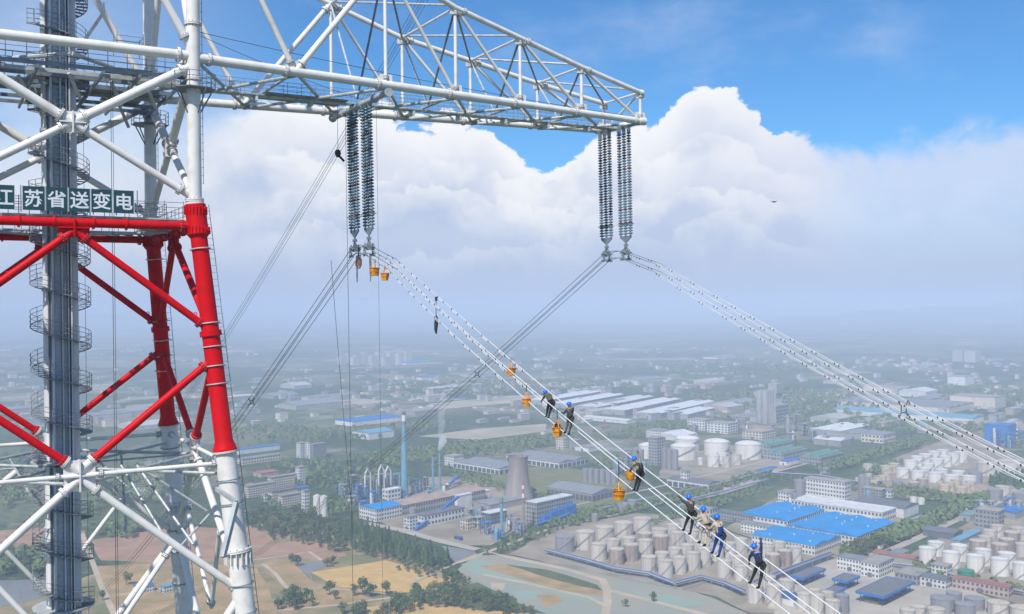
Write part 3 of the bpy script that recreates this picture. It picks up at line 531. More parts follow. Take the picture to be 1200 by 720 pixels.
# ------------------------------------------------------------------ insulator strings
ZT, ZB = 17.1, 5.44
def string_mesh():
    b = MB(); dk = MB(); n = 38; z = 0.0; step = 0.271
    for k in range(n):
        t = dk if k % 5 == 3 else b
        t.lathe([(0.06, z), (0.15, z - 0.02), (0.235, z - 0.09), (0.245, z - 0.15), (0.16, z - 0.20), (0.06, z - 0.22)], 10)
        z -= step
    b.tube((0, 0, 0.1), (0, 0, z), 0.045, n=6)
    return b.mesh('disc_stack', M_disc), dk.mesh('dark_discs', M_discd), z
DS, DD, ZE = string_mesh()
f = MB(); f.tube((0, 0, 0.1), (0, 0, 0.62), 0.05, n=6); f.box((0, 0, 0.25), (0.09, 0.05, 0.12)); f.ring((0, 0, 0.62), (0, 1, 0), 0.1, 0.04, 10, 5); FT = f.mesh('top_link', M_fit)
f = MB(); f.tube((0, 0, 0), (0, 0, -0.35), 0.055, n=6); f.box((0, 0, -0.15), (0.1, 0.06, 0.12)); FB = f.mesh('bottom_link', M_fit)
f = MB(); f.path([Vector((0.42 * math.cos(R(a)), 0.36 * math.sin(R(a)), 0)) for a in range(-160, 161, 16)], 0.028, n=5); f.tube((0.42, 0, 0), (0, 0, -0.12), 0.02, n=5); f.tube((-0.3, 0.1, 0), (0, 0, -0.12), 0.02, n=5); CR = f.mesh('corona_ring', M_fit)
ORD = ['first', 'second', 'third', 'fourth', 'fifth', 'sixth', 'seventh', 'eighth', 'ninth', 'tenth', 'eleventh', 'twelfth']
VS = [2.45, 1.65, 0.85, -0.85, -1.65, -2.45]
for ph, U, words in ((0, 24.25, 'inner set nearer the tower'), (1, 52.0, 'set hanging from the arm tip')):
    for k, v in enumerate(VS):
        o = tag(empty('insulator_string', TW(U, v, ZT), TA), f'{ORD[k]} long blue-grey insulator string from the left in the {words}', 'insulator', 'insulator strings under the crossarm')
        for nm, me in (('disc_stack', DS), ('dark_discs', DD), ('top_link', FT)):
            p = inst(nm, me, o)
            if nm != 'top_link': p['kind'] = 'stuff'
        inst('bottom_link', FB, o, (0, 0, ZE)); inst('corona_ring', CR, o, (0, 0, ZE + 1.1), R(90 if v > 0 else -90))
        o.rotation_euler = (0, -math.atan2(0.16, ZT - ZB), TA)
# yoke plates with suspension clamps
def yoke(U, s, words):
    o = tag(empty('yoke_plate', TW(U + 0.15, s * 1.65, ZB + 1.3), TA), f'grey steel yoke with clamps under the {words}', 'yoke', 'yokes joining strings to conductors')
    b = MB()
    def tri(pts, t=0.045):
        n = len(pts); b.add([(x, y, z) for x, y, z in [(-t, p, q) for p, q in pts]] + [(t, p, q) for p, q in pts], [list(range(n))[::-1], list(range(n, 2 * n))] + [[i, (i + 1) % n, (i + 1) % n + n, i + n] for i in range(n)])
    tri([(-0.95, -0.02), (0.95, -0.02), (0.9, -0.2), (0.16, -0.66), (-0.16, -0.66), (-0.9, -0.2)]); b.build('upper_plate', M_fit, o)
    b = MB(); b.tube((0, 0, -0.6), (0, 0, -1.25), 0.09, n=8); b.box((0, 0, -0.95), (0.16, 0.16, 0.12)); b.build('swivel_link', M_fit, o)
    b = MB(); tri([(-0.18, -1.1), (0.18, -1.1), (0.6, -1.75), (0.55, -1.95), (-0.55, -1.95), (-0.6, -1.75)]); 
    b.add([(-0.5, -0.05, -1.5), (0.5, -0.05, -1.5), (0.5, 0.05, -1.5), (-0.5, 0.05, -1.5), (-0.5, -0.05, -1.9), (0.5, -0.05, -1.9), (0.5, 0.05, -1.9), (-0.5, 0.05, -1.9)], [(0, 1, 2, 3), (7, 6, 5, 4), (0, 4, 5, 1), (2, 6, 7, 3), (1, 5, 6, 2), (0, 3, 7, 4)]); b.build('lower_plate', M_fit, o)
    for x in (-0.35, 0.35):
        for z in (-1.66, -2.36):
            b = MB(); b.path([(x, -0.5, z - 0.10), (x, -0.25, z), (x, 0, z + 0.05), (x, 0.25, z), (x, 0.5, z - 0.10)], [0.05, 0.1, 0.12, 0.1, 0.05], n=8); b.box((x, 0, z + 0.14), (0.05, 0.1, 0.16)); b.build('suspension_clamp', M_fit, o)
    for x in (-0.35, 0.35):
        b = MB(); b.bar((x, 0.06, -1.6), (x, 0.06, -2.35), 0.06, 0.12); b.build('drop_link', M_fit, o)
    for x in (-0.42, 0.42):
        b = MB(); b.ring((x, 0, -2.2), (1, 0, 0), 0.3, 0.03, 14, 5); b.build('grading_ring', M_fit, o)
yoke(24.25, 1, 'far group of inner strings'); yoke(24.25, -1, 'near group of inner strings')
yoke(52.0, 1, 'far group of strings at the arm tip'); yoke(52.0, -1, 'near group of strings at the arm tip')
# ------------------------------------------------------------------ conductor bundles of four
YZ = ZB - 0.72                                          # mid height of the bundle at the yokes
def spread(s): return 0.70 + 0.28 * min(1.0, s / 14.0)
def znear(s): return YZ + 0.85 * min(1.0, s / 5.0) - 0.4535 * s + 0.0014 * s * s
def zfar(s): return YZ - 0.49 * s + 0.0003 * s * s
def near(U, s, a, b_):
    q = spread(s) / 2; return TW(U + 0.15 + a * q, -1.65 - s, znear(s) + b_ * q)
def far(U, s, a, b_, z0=0.0): return TW(U + 0.15 + a * 0.35, 1.65 + s, zfar(s) + z0 + b_ * 0.35)
NS = [0, 0.5, 1, 2, 3, 4] + [6 + 2 * i for i in range(30)] + [70 + 10 * i for i in range(19)]
FS = [0, 0.5, 1, 2, 4] + [8 + 6 * i for i in range(20)] + [140 + 40 * i for i in range(35)]
wn = {(-1, 1): 'upper outer', (1, 1): 'upper inner', (-1, -1): 'lower outer', (1, -1): 'lower inner'}
wn = {(-1, 1): 'upper tower-side', (1, 1): 'upper tip-side', (-1, -1): 'lower tower-side', (1, -1): 'lower tip-side'}
PHN = {24.25: 'inner', 52.0: 'outer'}
for U in (24.25, 52.0):
    for a in (-1, 1):
        for b_ in (-1, 1):
            rw = 0.029 if U < 30 else 0.031
            m = MB(); pts = [near(U, s, a, b_) for s in NS]; m.path(pts, [(0.013 if U < 30 else 0.024) if s < 10 else min(rw, (0.013 if U < 30 else 0.024) + 0.0014 * (s - 10)) for s in NS], n=6)
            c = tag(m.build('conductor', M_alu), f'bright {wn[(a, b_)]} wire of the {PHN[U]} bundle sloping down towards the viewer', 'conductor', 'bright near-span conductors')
            m = MB(); m.path([near(U, s, a, b_) for s in (0, 0.5, 1, 2, 3, 4, 5, 6)], [0.045, 0.04, 0.036, 0.034, 0.032, 0.03, 0.028, 0.02], n=6); m.build('armour_rod', M_fit, c)
            # festoon dampers: short slack loops clamped under the wire
            cl, lp = MB(), MB(); s = 2.2 + (0.9 if a > 0 else 0.0); k = 0; end = 25 if U < 30 else 62
            while s < end:
                L = 1.15 if U < 30 else 2.3; gap = 1.15 if U < 30 else (0.8 if s < 12 else 0.0)
                P = []
                for i in range(7):
                    t = i / 6; p = near(U, s + L * t, a, b_); sag = 0.05 + (0.10 if U < 30 else 0.11) * 4 * t * (1 - t); P.append(p - Vector((0, 0, sag)))
                lp.path(P, 0.024 if U < 30 else 0.020, n=5)
                if U > 30: lp.path([p + TU * 0.07 + Vector((0, 0, 0.05)) for p in P], 0.016, n=5)
                for t in ((0.1, 0.9) if U < 30 else (0.02, 0.2)):
                    p = near(U, s + L * t, a, b_); cl.box(p - Vector((0, 0, 0.06)), (0.03, 0.045, 0.075), (TU, TV, Vector((0, 0, 1))))
                s += L + gap; k += 1
            tag(lp.build('damper_loop', M_alu, c), kind='stuff'); tag(cl.build('damper_clamp', M_dark, c), kind='stuff')
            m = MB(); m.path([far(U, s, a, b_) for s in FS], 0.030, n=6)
            tag(m.build('conductor', M_alu_dark), f'dull grey {wn[(a, b_)]} wire of the {PHN[U]} bundle running away down to the plain', 'conductor', 'far-span conductors')
            m = MB(); p0, p1 = near(U, 0, a, b_), far(U, 0, a, b_)
            m.path([p0.lerp(p1, t) + Vector((0, 0, 0.22 * 4 * t * (1 - t))) for t in [i / 8 for i in range(9)]], 0.035, n=6)
            tag(m.build('jumper', M_fit), f'short {wn[(a, b_)]} wire bridging the two yokes of the {PHN[U]} bundle', 'jumper', 'wires between the yokes')
for a in (-1, 1):
    for b_ in (-1, 1):
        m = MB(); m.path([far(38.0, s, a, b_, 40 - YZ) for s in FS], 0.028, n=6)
        tag(m.build('conductor', M_alu_dark), f'dull {wn[(a, b_)]} wire of the high bundle passing behind the crossarm', 'conductor', 'wires of the high bundle')
def spacer(fn, label, r=0.05, m=None, big=1.0):
    P = {(a, b_): fn(a, b_) for a in (-1, 1) for b_ in (-1, 1)}; c = sum(P.values(), Vector()) / 4
    o = tag(empty('spacer', c), label, 'spacer', 'bundle spacers'); b = MB(); q = [P[k] - c for k in ((-1, -1), (1, -1), (1, 1), (-1, 1))]
    b.path([p * 0.55 for p in q], r, n=6, closed=True); b.build('frame', m or M_dark, o)
    for p in q:
        b = MB(); b.tube(p * 0.55, p * big, r * 0.9, n=6); b.box(p, (0.07, 0.07, 0.07)); b.build('arm', m or M_dark, o)
spacer(lambda a, b_: far(24.25, 33.5, a, b_), 'square spacer on the dull bundle just right of the red leg')
spacer(lambda a, b_: far(52.0, 28.5, a, b_), 'square spacer on the dull bundle crossing behind the bright wires')
spacer(lambda a, b_: near(52.0, 33.0, a, b_), 'square grey spacer on the bright outer bundle', 0.05, M_alu_dark, 0.8)
# ------------------------------------------------------------------ hanging ropes
def rope(p, q, label, r=0.02, sag=0.0, n=2):
    b = MB(); b.path([Vector(p).lerp(Vector(q), i / n) + Vector((0, 0, -sag * 4 * (i / n) * (1 - i / n))) for i in range(n + 1)], r, n=5)
    return tag(b.build('rope', M_rope), label, 'rope', 'work ropes hanging from the tower')
rope(TW(23.6, 1.6, 17.2), TW(23.9, 1.2, -60), 'dark work rope hanging straight down left of the inner yokes', 0.022)
rope(TW(22.2, 1.8, 4.0), TW(23.9, 1.4, -20), 'slack rope curving in to join the hanging work rope', 0.022, 0.6, 8)
rope(TW(25.4, -1.2, 17.2), TW(25.6, -1.4, -60), 'thin work rope hanging straight down right of the inner yokes', 0.014)
rope(TW(2.9, -5.5, 17), TW(2.9, -5.5, -70), 'thin rope hanging inside the tower between shaft and leg', 0.022)
rope(TW(3.05, -5.4, 17), TW(3.05, -5.4, -70), 'second thin rope hanging inside the tower beside the first', 0.018)
rope(TW(2.0, 2.0, 17), TW(2.0, 2.0, -70), 'thin rope hanging just right of the lift shaft', 0.016)
tk = tag(empty('tackle_block', CAM + ray(396, 179) * 94), 'small dark pulley block hanging left of the inner strings', 'pulley')
b = MB(); b.lathe([(0.03, 0.3), (0.22, 0.2), (0.3, -0.1), (0.16, -0.4), (0.05, -0.45)], 10); b.build('block', M_dark, tk); b = MB(); b.tube((0.1, 0, -0.3), (0.55, 0.1, -0.8), 0.12, n=6); b.build('hook', M_dark, tk); b = MB(); b.tube((0, 0, 0.25), (0, 0, 5.0), 0.02, n=5); b.build('rope', M_rope, tk)
# ------------------------------------------------------------------ orange work baskets
def basket(P, k, label, rl=0.8, dark=False, scale=1.0):
    """P is the point of the wire it hangs from"""
    o = tag(empty('work_basket', Vector(P), TA + k), label, 'basket', 'orange canvas work baskets')
    H, w0, w1 = 0.60 * scale, 0.23 * scale, 0.32 * scale; zt = -rl - 0.5 * scale
    b = MB(); n = 16; lev = 5; base = len(b.v); prof = []
    def ringpts(w, z, wob):
        out = []
        for i in range(n):
            a = 2 * math.pi * i / n; c_, s_ = math.cos(a), math.sin(a); q = (abs(c_) ** 4 + abs(s_) ** 4) ** -0.25
            ww = w * (1 + wob * math.sin(3 * a + z * 9 + k * 5)); out.append((ww * q * c_, ww * q * s_, z + 0.02 * math.sin(2 * a + k)))
        return out
    rings = [ringpts(w0 + (w1 - w0) * t, zt - H * (1 - t), 0.05) for t in (0, 0.12, 0.4, 0.7, 1.0)]
    rings += [ringpts((w0 + (w1 - w0) * t) - 0.035, zt - H * (1 - t), 0.05) for t in (1.0, 0.5, 0.1)]
    vs = [p for r_ in rings for p in r_]; fs = []
    for l in range(len(rings) - 1):
        for i in range(n): j = (i + 1) % n; fs.append((l * n + i, l * n + j, (l + 1) * n + j, (l + 1) * n + i))
    fs.append(tuple(range(n))[::-1]); fs.append(tuple(range((len(rings) - 1) * n, len(rings) * n)))
    b.add(vs, fs, 0, True); b.build('bag', M_orange, o)
    b = MB(); b.path(ringpts(w1 + 0.012, zt - 0.03, 0.05), 0.022, n=6, closed=True); b.path(ringpts((w0 + w1) / 2 + 0.018, zt - H * 0.5, 0.05), 0.014, n=5, closed=True); b.build('hem', mat('orange_webbing', (0.62, 0.16, 0.008), 0.7, var=0.1), o)
    for i in range(4):
        a = math.pi / 4 + i * math.pi / 2; b = MB(); b.bar((w1 * 1.1 * math.cos(a), w1 * 1.1 * math.sin(a), zt), (0, 0, -rl), 0.05, 0.02); b.build('strap', M_orange, o)
    b = MB(); b.tube((0, 0, 0.0), (0, 0, -rl), 0.03, n=6); b.build('sling', M_rope, o)
    b = MB(); b.path([(0, 0.0, -0.08), (0.1, 0, -0.02), (0.08, 0, 0.1), (-0.05, 0, 0.1), (-0.1, 0, -0.02)], 0.025, n=6); b.build('hook', M_fit, o)
    if dark:
        b = MB(); b.lathe([(0.02, 0.2), (0.15, 0.14), (0.2, 0.0), (0.18, -0.2)], 10, (0.04, 0, zt)); b.box((-0.1, 0.05, zt + 0.05), (0.07, 0.05, 0.16)); b.build('contents', M_dark, o)
    return o
def s_at(px, a=0, b_=0, U=24.25):
    lo_, hi = 0.0, 70.0
    for _ in range(40):
        s = (lo_ + hi) / 2; p = near(U, s, a, b_) - CAM; x = 600 + FPX * p.dot(RT) / p.dot(FW)
        lo_, hi = (s, hi) if x < px else (lo_, s)
    return s
UI = 24.25
basket(near(UI, s_at(439, -1, -1), -1, -1), 0.2, 'orange basket hanging nearest under the inner yokes', 0.02, scale=1.15)
basket(near(UI, s_at(451, -1, -1), -1, -1), 0.7, 'second orange basket down from the inner yokes', 0.0, scale=1.0)
basket(near(UI, s_at(599, 1, 1), 1, 1), 0.3, 'orange basket alone on the wires left of the first climber', 0.1, scale=0.85)
basket(near(UI, s_at(617, -1, 1), -1, 1), 1.0, 'orange basket on a sling just left of the bending climber', 0.45, scale=0.85)
basket(near(UI, s_at(653, -1, 1), -1, 1), 0.5, 'orange basket with dark tools in front of the camouflage climber', 0.55, True, scale=0.92)
basket(near(UI, s_at(725, -1, 1), -1, 1), 0.1, 'orange basket on a long dark sling left of the backpack climber', 1.15, scale=0.92)
tb = tag(empty('tool_bag', near(UI, s_at(511), 0, 1)), 'slim dark tool bag hanging from the bright wires below the yokes', 'bag')
b = MB(); b.tube((0, 0, 0.1), (0, 0, -1.3), 0.03, n=6); b.build('strap', M_rope, tb)
b = MB(); b.path([(0, 0, -1.2), (0.03, 0, -1.4), (0.0, 0, -1.8), (-0.03, 0, -2.3), (0, 0, -2.6)], [0.05, 0.13, 0.16, 0.12, 0.05], n=9); b.build('bag', mat('dark_canvas', (0.035, 0.037, 0.035), 0.8, var=0.2, scale=6), tb)
b = MB(); b.box((0.02, 0, 0.05), (0.09, 0.07, 0.16)); b.build('hook', M_dark, tb)
rb = tag(empty('sling_bag', TW(24.1, 0.1, 3.8)), 'small reddish bag slung between the two inner yokes', 'bag')
b = MB(); b.path([(0, 0, 0.5), (0.05, 0, 0.2), (0, 0.1, -0.25), (0.06, 0, -0.55)], [0.08, 0.28, 0.3, 0.12], n=9); b.build('bag', mat('red_canvas', (0.42, 0.10, 0.06), 0.8, var=0.3, scale=5, col2=(0.6, 0.45, 0.35)), rb)
b = MB(); b.tube((0, 0, 0.4), (0, 0, 1.3), 0.03, n=6); b.build('strap', M_rope, rb)
for v, dz, wd in ((1.2, 3.0, 'far'), (-1.9, 3.4, 'near')):
    rdm = MB(); p = TW(24.4, v, ZB - 1.0); rdm.path([p, p - Vector((0, 0, 0.9)), p - Vector((0, 0, 2.4))], [0.09, 0.11, 0.04], n=7); tag(rdm.build('hanging_pole', M_fit), f'grey rod hanging under the {wd} inner yoke', 'rod')
# distant flying drone right of the insulators
dp = CAM + ray(907, 237) * 160; dr = tag(empty('drone', dp), 'tiny dark drone flying in front of the cloud bank', 'drone')
b = MB(); b.path([(-0.22, 0, 0), (-0.1, 0, 0.03), (0.12, 0, 0.03), (0.24, 0, 0)], [0.04, 0.11, 0.12, 0.05], n=8); b.build('body', M_dark, dr)
for sx in (-1, 1):
    for sy in (-1, 1):
        b = MB(); b.tube((sx * 0.1, sy * 0.05, 0.03), (sx * 0.36, sy * 0.3, 0.07), 0.022, n=5); b.tube((sx * 0.36, sy * 0.3, 0.03), (sx * 0.36, sy * 0.3, 0.13), 0.035, n=6); a = b.build('arm', M_dark, dr)
        b = MB(); b.box((sx * 0.36, sy * 0.3, 0.135), (0.2, 0.018, 0.006), (Vector((math.cos(sx + sy * 2), math.sin(sx + sy * 2), 0)), Vector((-math.sin(sx + sy * 2), math.cos(sx + sy * 2), 0)), Vector((0, 0, 1)))); b.build('propeller', M_dark, a)
# ------------------------------------------------------------------ line workers (one skinned body each; x runs down the wire towards the viewer's right, y is away across the bundle, z up)
def cloth(name, c, var=0.2, scale=7, c2=None, thr=(0.35, 0.7)): return mat(name, c, 0.85, var=var, scale=scale, col2=c2, bump=0.5, bscale=12, thr=thr)
C_camo = cloth('camouflage_cloth', (0.26, 0.25, 0.20), c2=(0.045, 0.05, 0.04), scale=5, thr=(0.44, 0.56))
C_camod = cloth('dark_camouflage_cloth', (0.12, 0.12, 0.11), c2=(0.03, 0.033, 0.03), scale=6, thr=(0.44, 0.56))
C_black = cloth('black_cloth', (0.022, 0.023, 0.025)); C_char = cloth('charcoal_cloth', (0.06, 0.058, 0.05)); C_olive = cloth('olive_cloth', (0.11, 0.10, 0.065))
C_beige = cloth('beige_cloth', (0.52, 0.45, 0.36)); C_blu = cloth('blue_overall_cloth', (0.012, 0.05, 0.25)); C_navy = cloth('navy_cloth', (0.012, 0.03, 0.10)); C_lblu = cloth('light_blue_cloth', (0.20, 0.32, 0.62))
C_boot = mat('black_boot_leather', (0.018, 0.017, 0.016), 0.5, var=0.2, scale=8); C_glove = mat('dark_glove', (0.05, 0.05, 0.055), 0.8)
WDIR = -TV; ACR = TU
def person(s, a, b_, J, label, top_, legs_, extra=(), glove=True, yaw_head=(-0.6, -0.8), lean=None, scale=1.0, boots=None):
    """s, a, b_: where on the bundle the origin (between the feet) stands; J overrides joints"""
    base = dict(pel=(0, 0, .98), spi=(-.02, 0, 1.18), che=(-.03, 0, 1.36), nek=(-.03, 0, 1.53), hed=(-.03, 0, 1.66), htp=(-.03, 0, 1.80),
                hl=(0, -.10, .94), hr=(0, .10, .94), kl=(-.12, -.10, .53), kr=(.1, .10, .53), al=(-.14, -.08, .10), ar=(.14, .08, .10),
                sl=(-.03, -.19, 1.46), sr=(-.03, .19, 1.46), el=(-.2, -.26, 1.22), er=(-.2, .26, 1.22), wl=(-.38, -.2, 1.1), wr=(-.38, .2, 1.1))
    base.update(J); P = {k: Vector(v) for k, v in base.items()}
    fw = Vector((*yaw_head, 0)).normalized()                 # where the face and toes point
    tf = Vector((-1, -0.25, 0)).normalized()
    V, E, Rr, Z = [], [], [], []
    def vert(p, r, zone): V.append(Vector(p)); Rr.append((r[0] * 1.16, r[1] * 1.16) if zone in ('top', 'legs', 'boot') else r); Z.append(zone); return len(V) - 1
    def chain(i, items):
        for p, r, zone in items:
            j = vert(p, r, zone); E.append((i, j)); i = j
        return i
    root = vert(P['pel'], (.155, .125), 'legs')
    c = chain(root, [(P['spi'], (.145, .11), 'top'), (P['che'], (.17, .125), 'top')])
    n_ = chain(c, [(P['nek'], (.062, .062), 'skin')])
    hd = chain(n_, [(P['hed'], (.085, .10), 'skin'), (P['htp'], (.075, .088), 'hair')])
    chain(hd - 1, [(P['hed'] + fw * 0.115 - Vector((0, 0, 0.015)), (.016, .016), 'skin')])      # nose
    for sd in 'lr':
        k = chain(c, [(P['s' + sd], (.075, .075), 'top'), (P['e' + sd], (.055, .055), 'top'), (P['w' + sd], (.036, .036), 'top')])
        d = (P['w' + sd] - P['e' + sd]).normalized(); side = d.cross(Vector((0, 0, 1))); side = side.normalized() if side.length > .1 else Vector((1, 0, 0)); dn = d.cross(side)
        if dn.z > 0: dn = -dn
        pm = chain(k, [(P['w' + sd] + d * .055, (.034, .026), 'hand')])
        for q, L in ((-.030, .062), (-.010, .072), (.010, .070), (.030, .056)):
            b0 = P['w' + sd] + d * .085 + side * q
            chain(pm, [(b0, (.0105, .0105), 'hand'), (b0 + d * L * .5 + dn * .012, (.010, .010), 'hand'), (b0 + d * L * .6 + dn * .045, (.009, .009), 'hand')])
        t0 = P['w' + sd] + d * .03 + side * (.045 if sd == 'l' else -.045)
        chain(k, [(t0, (.012, .012), 'hand'), (t0 + d * .035 + dn * .03, (.0105, .0105), 'hand')])
        an = P['a' + sd]
        chain(root, [(P['h' + sd], (.105, .105), 'legs'), (P['k' + sd], (.072, .072), 'legs'), (an + Vector((0, 0, .05)), (.05, .05), 'legs'), (an - Vector((0, 0, .03)), (.05, .045), 'boot'), (an + tf * .15 - Vector((0, 0, .05)), (.044, .035), 'boot')])
    me = bpy.data.meshes.new('body'); me.from_pydata([tuple(v) for v in V], E, []); tmp = bpy.data.objects.new('tmp', me); COL.objects.link(tmp)
    md = tmp.modifiers.new('s', 'SKIN'); md.use_smooth_shade = True; ms = tmp.modifiers.new('u', 'SUBSURF'); ms.levels = 1; ms.render_levels = 1
    for i, sv in enumerate(me.skin_vertices[0].data): sv.radius = Rr[i]; sv.use_root = i == 0
    dg = bpy.context.evaluated_depsgraph_get(); out = bpy.data.meshes.new_from_object(tmp.evaluated_get(dg)); bpy.data.objects.remove(tmp)
    zn = ['top', 'legs', 'skin', 'hair', 'hand', 'boot']; mm = [top_, legs_, M_skin, M_hair, C_glove if glove else M_skin, boots or C_boot]
    out.materials.clear()
    for m in mm: out.materials.append(m)
    segs = [(V[i], V[j], Z[j]) for i, j in E]
    for p in out.polygons:
        c = p.center; bd = 9e9; bz = 'top'
        for A, B_, z in segs:
            ab = B_ - A; t = max(0, min(1, (c - A).dot(ab) / max(ab.length_squared, 1e-9))); dd = (c - (A + ab * t)).length
            if dd < bd: bd, bz = dd, z
        p.material_index = zn.index(bz); p.use_smooth = True
    q = spread(s) / 2
    org = near(UI, s, a, b_)
    o = bpy.data.objects.new('person', out); COL.objects.link(o); tag(o, label, 'person', 'line workers on the near bundle')
    Mx = Matrix(((WDIR.x, ACR.x, 0, org.x), (WDIR.y, ACR.y, 0, org.y), (0, 0, 1, org.z), (0, 0, 0, 1)))
    o.matrix_world = Mx @ Matrix.Scale(scale, 4)
    def part(name, b, m): return b.build(name, m, o)
    # helmet, eyes, hair fringe, belt, harness
    hc = P['hed'] + Vector((0, 0, .055)); b = MB(); b.lathe([(.150, -.02), (.146, .02), (.135, .07), (.108, .12), (.06, .152), (.01, .16)], 16, hc); b.box(hc + fw * .15 + Vector((0, 0, -.015)), (.055, .09, .008), (fw, Vector((-fw.y, fw.x, 0)), Vector((0, 0, 1)))); part('helmet', b, M_blue)
    b = MB()
    for e in (-1, 1): b.lathe([(.004, -.013), (.013, 0), (.004, .013)], 6, P['hed'] + fw * .088 + Vector((-fw.y, fw.x, 0)) * .034 * e + Vector((0, 0, .02)))
    part('eyes', b, M_dark)
    b = MB()
    for e in (-1, 1): b.path([P['hed'] + Vector((-fw.y, fw.x, 0)) * .088 * e + Vector((0, 0, .03)), P['hed'] + Vector((-fw.y, fw.x, 0)) * .105 * e, P['hed'] + Vector((-fw.y, fw.x, 0)) * .09 * e - Vector((0, 0, .035))], [.012, .018, .01], n=6)
    part('ears', b, M_skin)
    b = MB(); ax = (P['spi'] - P['pel']).normalized(); b.ring(P['pel'].lerp(P['spi'], .35), ax, .165, .028, 18, 6); part('belt', b, C_boot)
    b = MB()
    for sd in 'lr':
        b.path([P['pel'].lerp(P['spi'], .4) + Vector((.1, 0, 0)), P['che'] + Vector((.14, 0, .02)), P['s' + sd].lerp(P['nek'], .45) + Vector((0, 0, .05)), P['che'] + Vector((-.15, 0, 0)), P['pel'].lerp(P['spi'], .4) - Vector((.1, 0, 0))], .02, n=5)
    part('harness', b, mat('harness_webbing', (0.10, 0.10, 0.12), 0.8))
    b = MB(); pb = P['pel'] + Vector((.16, .06, .0)); b.path([pb + Vector((0, 0, .1)), pb + Vector((.05, .02, -.05)), pb + Vector((.02, 0, -.22))], [.05, .08, .05], n=8); part('tool_pouch', b, C_boot)
    lp = P['pel'] + Vector((.12, 0, .05)); b = MB(); b.path([lp, lp + Vector((.16, 0, -.12)), lp + Vector((.2, 0, -.45)), lp + Vector((.12, 0, -.62)), lp + Vector((.02, 0, -.5)), lp + Vector((.06, 0, -.2))], .014, n=5); part('rope_coil', b, M_rope)
    for nm, b, m in extra: part(nm, b, m)
    return o
def lanyard(p, q): b = MB(); b.path([p, (Vector(p) + Vector(q)) / 2 - Vector((0, 0, .12)), q], .014, n=5); return ('lanyard', b, M_rope)
SL = 0.33   # drop of the wire per metre, for feet set apart along it
def feet(x0, x1, y0=-.03, y1=.03): return dict(al=(x0, y0, .12 - x0 * SL), ar=(x1, y1, .12 - x1 * SL))
# bending forward to the left, reaching along the wires
J = dict(pel=(.12, .22, .92), spi=(.03, .20, 1.08), che=(-.14, .17, 1.22), nek=(-.28, .14, 1.30), hed=(-.38, .13, 1.38), htp=(-.43, .12, 1.50), hl=(.1, .12, .88), hr=(.13, .32, .88), kl=(-.06, .08, .50), kr=(.02, .25, .48),
         sl=(-.2, .0, 1.28), sr=(-.2, .34, 1.30), el=(-.36, -.04, 1.06), er=(-.46, .3, 1.2), wl=(-.56, .0, .93), wr=(-.68, .2, 1.28), **feet(-.04, .16)); J['al'] = (-.02, 0, .12)
person(s_at(641, -1, -1), -1, -1, J, 'bending climber in dark olive reaching left along the wires', C_olive, C_black, [lanyard((-.3, .1, 1.1), (-.7, .3, 1.3))], scale=1.06)
# standing behind his basket, forearm on the wire
J = dict(pel=(.05, .20, .98), spi=(.05, .2, 1.16), che=(.04, .2, 1.33), nek=(.02, .2, 1.50), hed=(0, .19, 1.62), htp=(0, .19, 1.76), hl=(.03, .1, .95), hr=(.07, .3, .95), kl=(-.02, .08, .54), kr=(.12, .2, .52),
         sl=(.02, .02, 1.42), sr=(.05, .38, 1.42), el=(-.12, -.06, 1.18), er=(-.02, .42, 1.16), wl=(-.36, -.04, 1.2), wr=(-.2, .46, 1.02), **feet(-.06, .2))
person(s_at(664, -1, -1), -1, -1, J, 'climber in camouflage standing behind the tool-filled orange basket', C_camod, C_camod, [lanyard((.15, .2, 1.0), (.3, .4, .7))], scale=1.06)
# stooping with a pack and a basket at the hip
J = dict(pel=(.12, .22, .98), spi=(.08, .2, 1.17), che=(-.02, .18, 1.34), nek=(-.14, .16, 1.45), hed=(-.22, .15, 1.54), htp=(-.26, .15, 1.66), hl=(.1, .12, .94), hr=(.14, .32, .94), kl=(.04, .1, .54), kr=(.16, .2, .54),
         sl=(-.06, .0, 1.40), sr=(-.04, .36, 1.42), el=(-.2, -.06, 1.16), er=(-.1, .4, 1.7), wl=(-.3, -.08, .98), wr=(-.16, .36, 1.9), **feet(.02, .16))
pk = MB(); pk.path([(.22, .2, 1.45), (.26, .2, 1.3), (.27, .2, 1.05), (.22, .2, .95)], [.07, .13, .14, .08], n=9)
hb = MB(); hb.lathe([(.16, -.25), (.2, -.2), (.24, .1), (.25, .2), (.22, .2), (.18, -.15)], 14, (-.28, -.06, .78))
person(s_at(744, -1, -1), -1, -1, J, 'stooping climber in camouflage with a dark backpack and orange bag at the hip', C_camo, C_black, [('backpack', pk, C_boot), ('hip_bag', hb, M_orange), lanyard((0, .1, 1.2), (-.2, .5, 1.8))], scale=1.06)
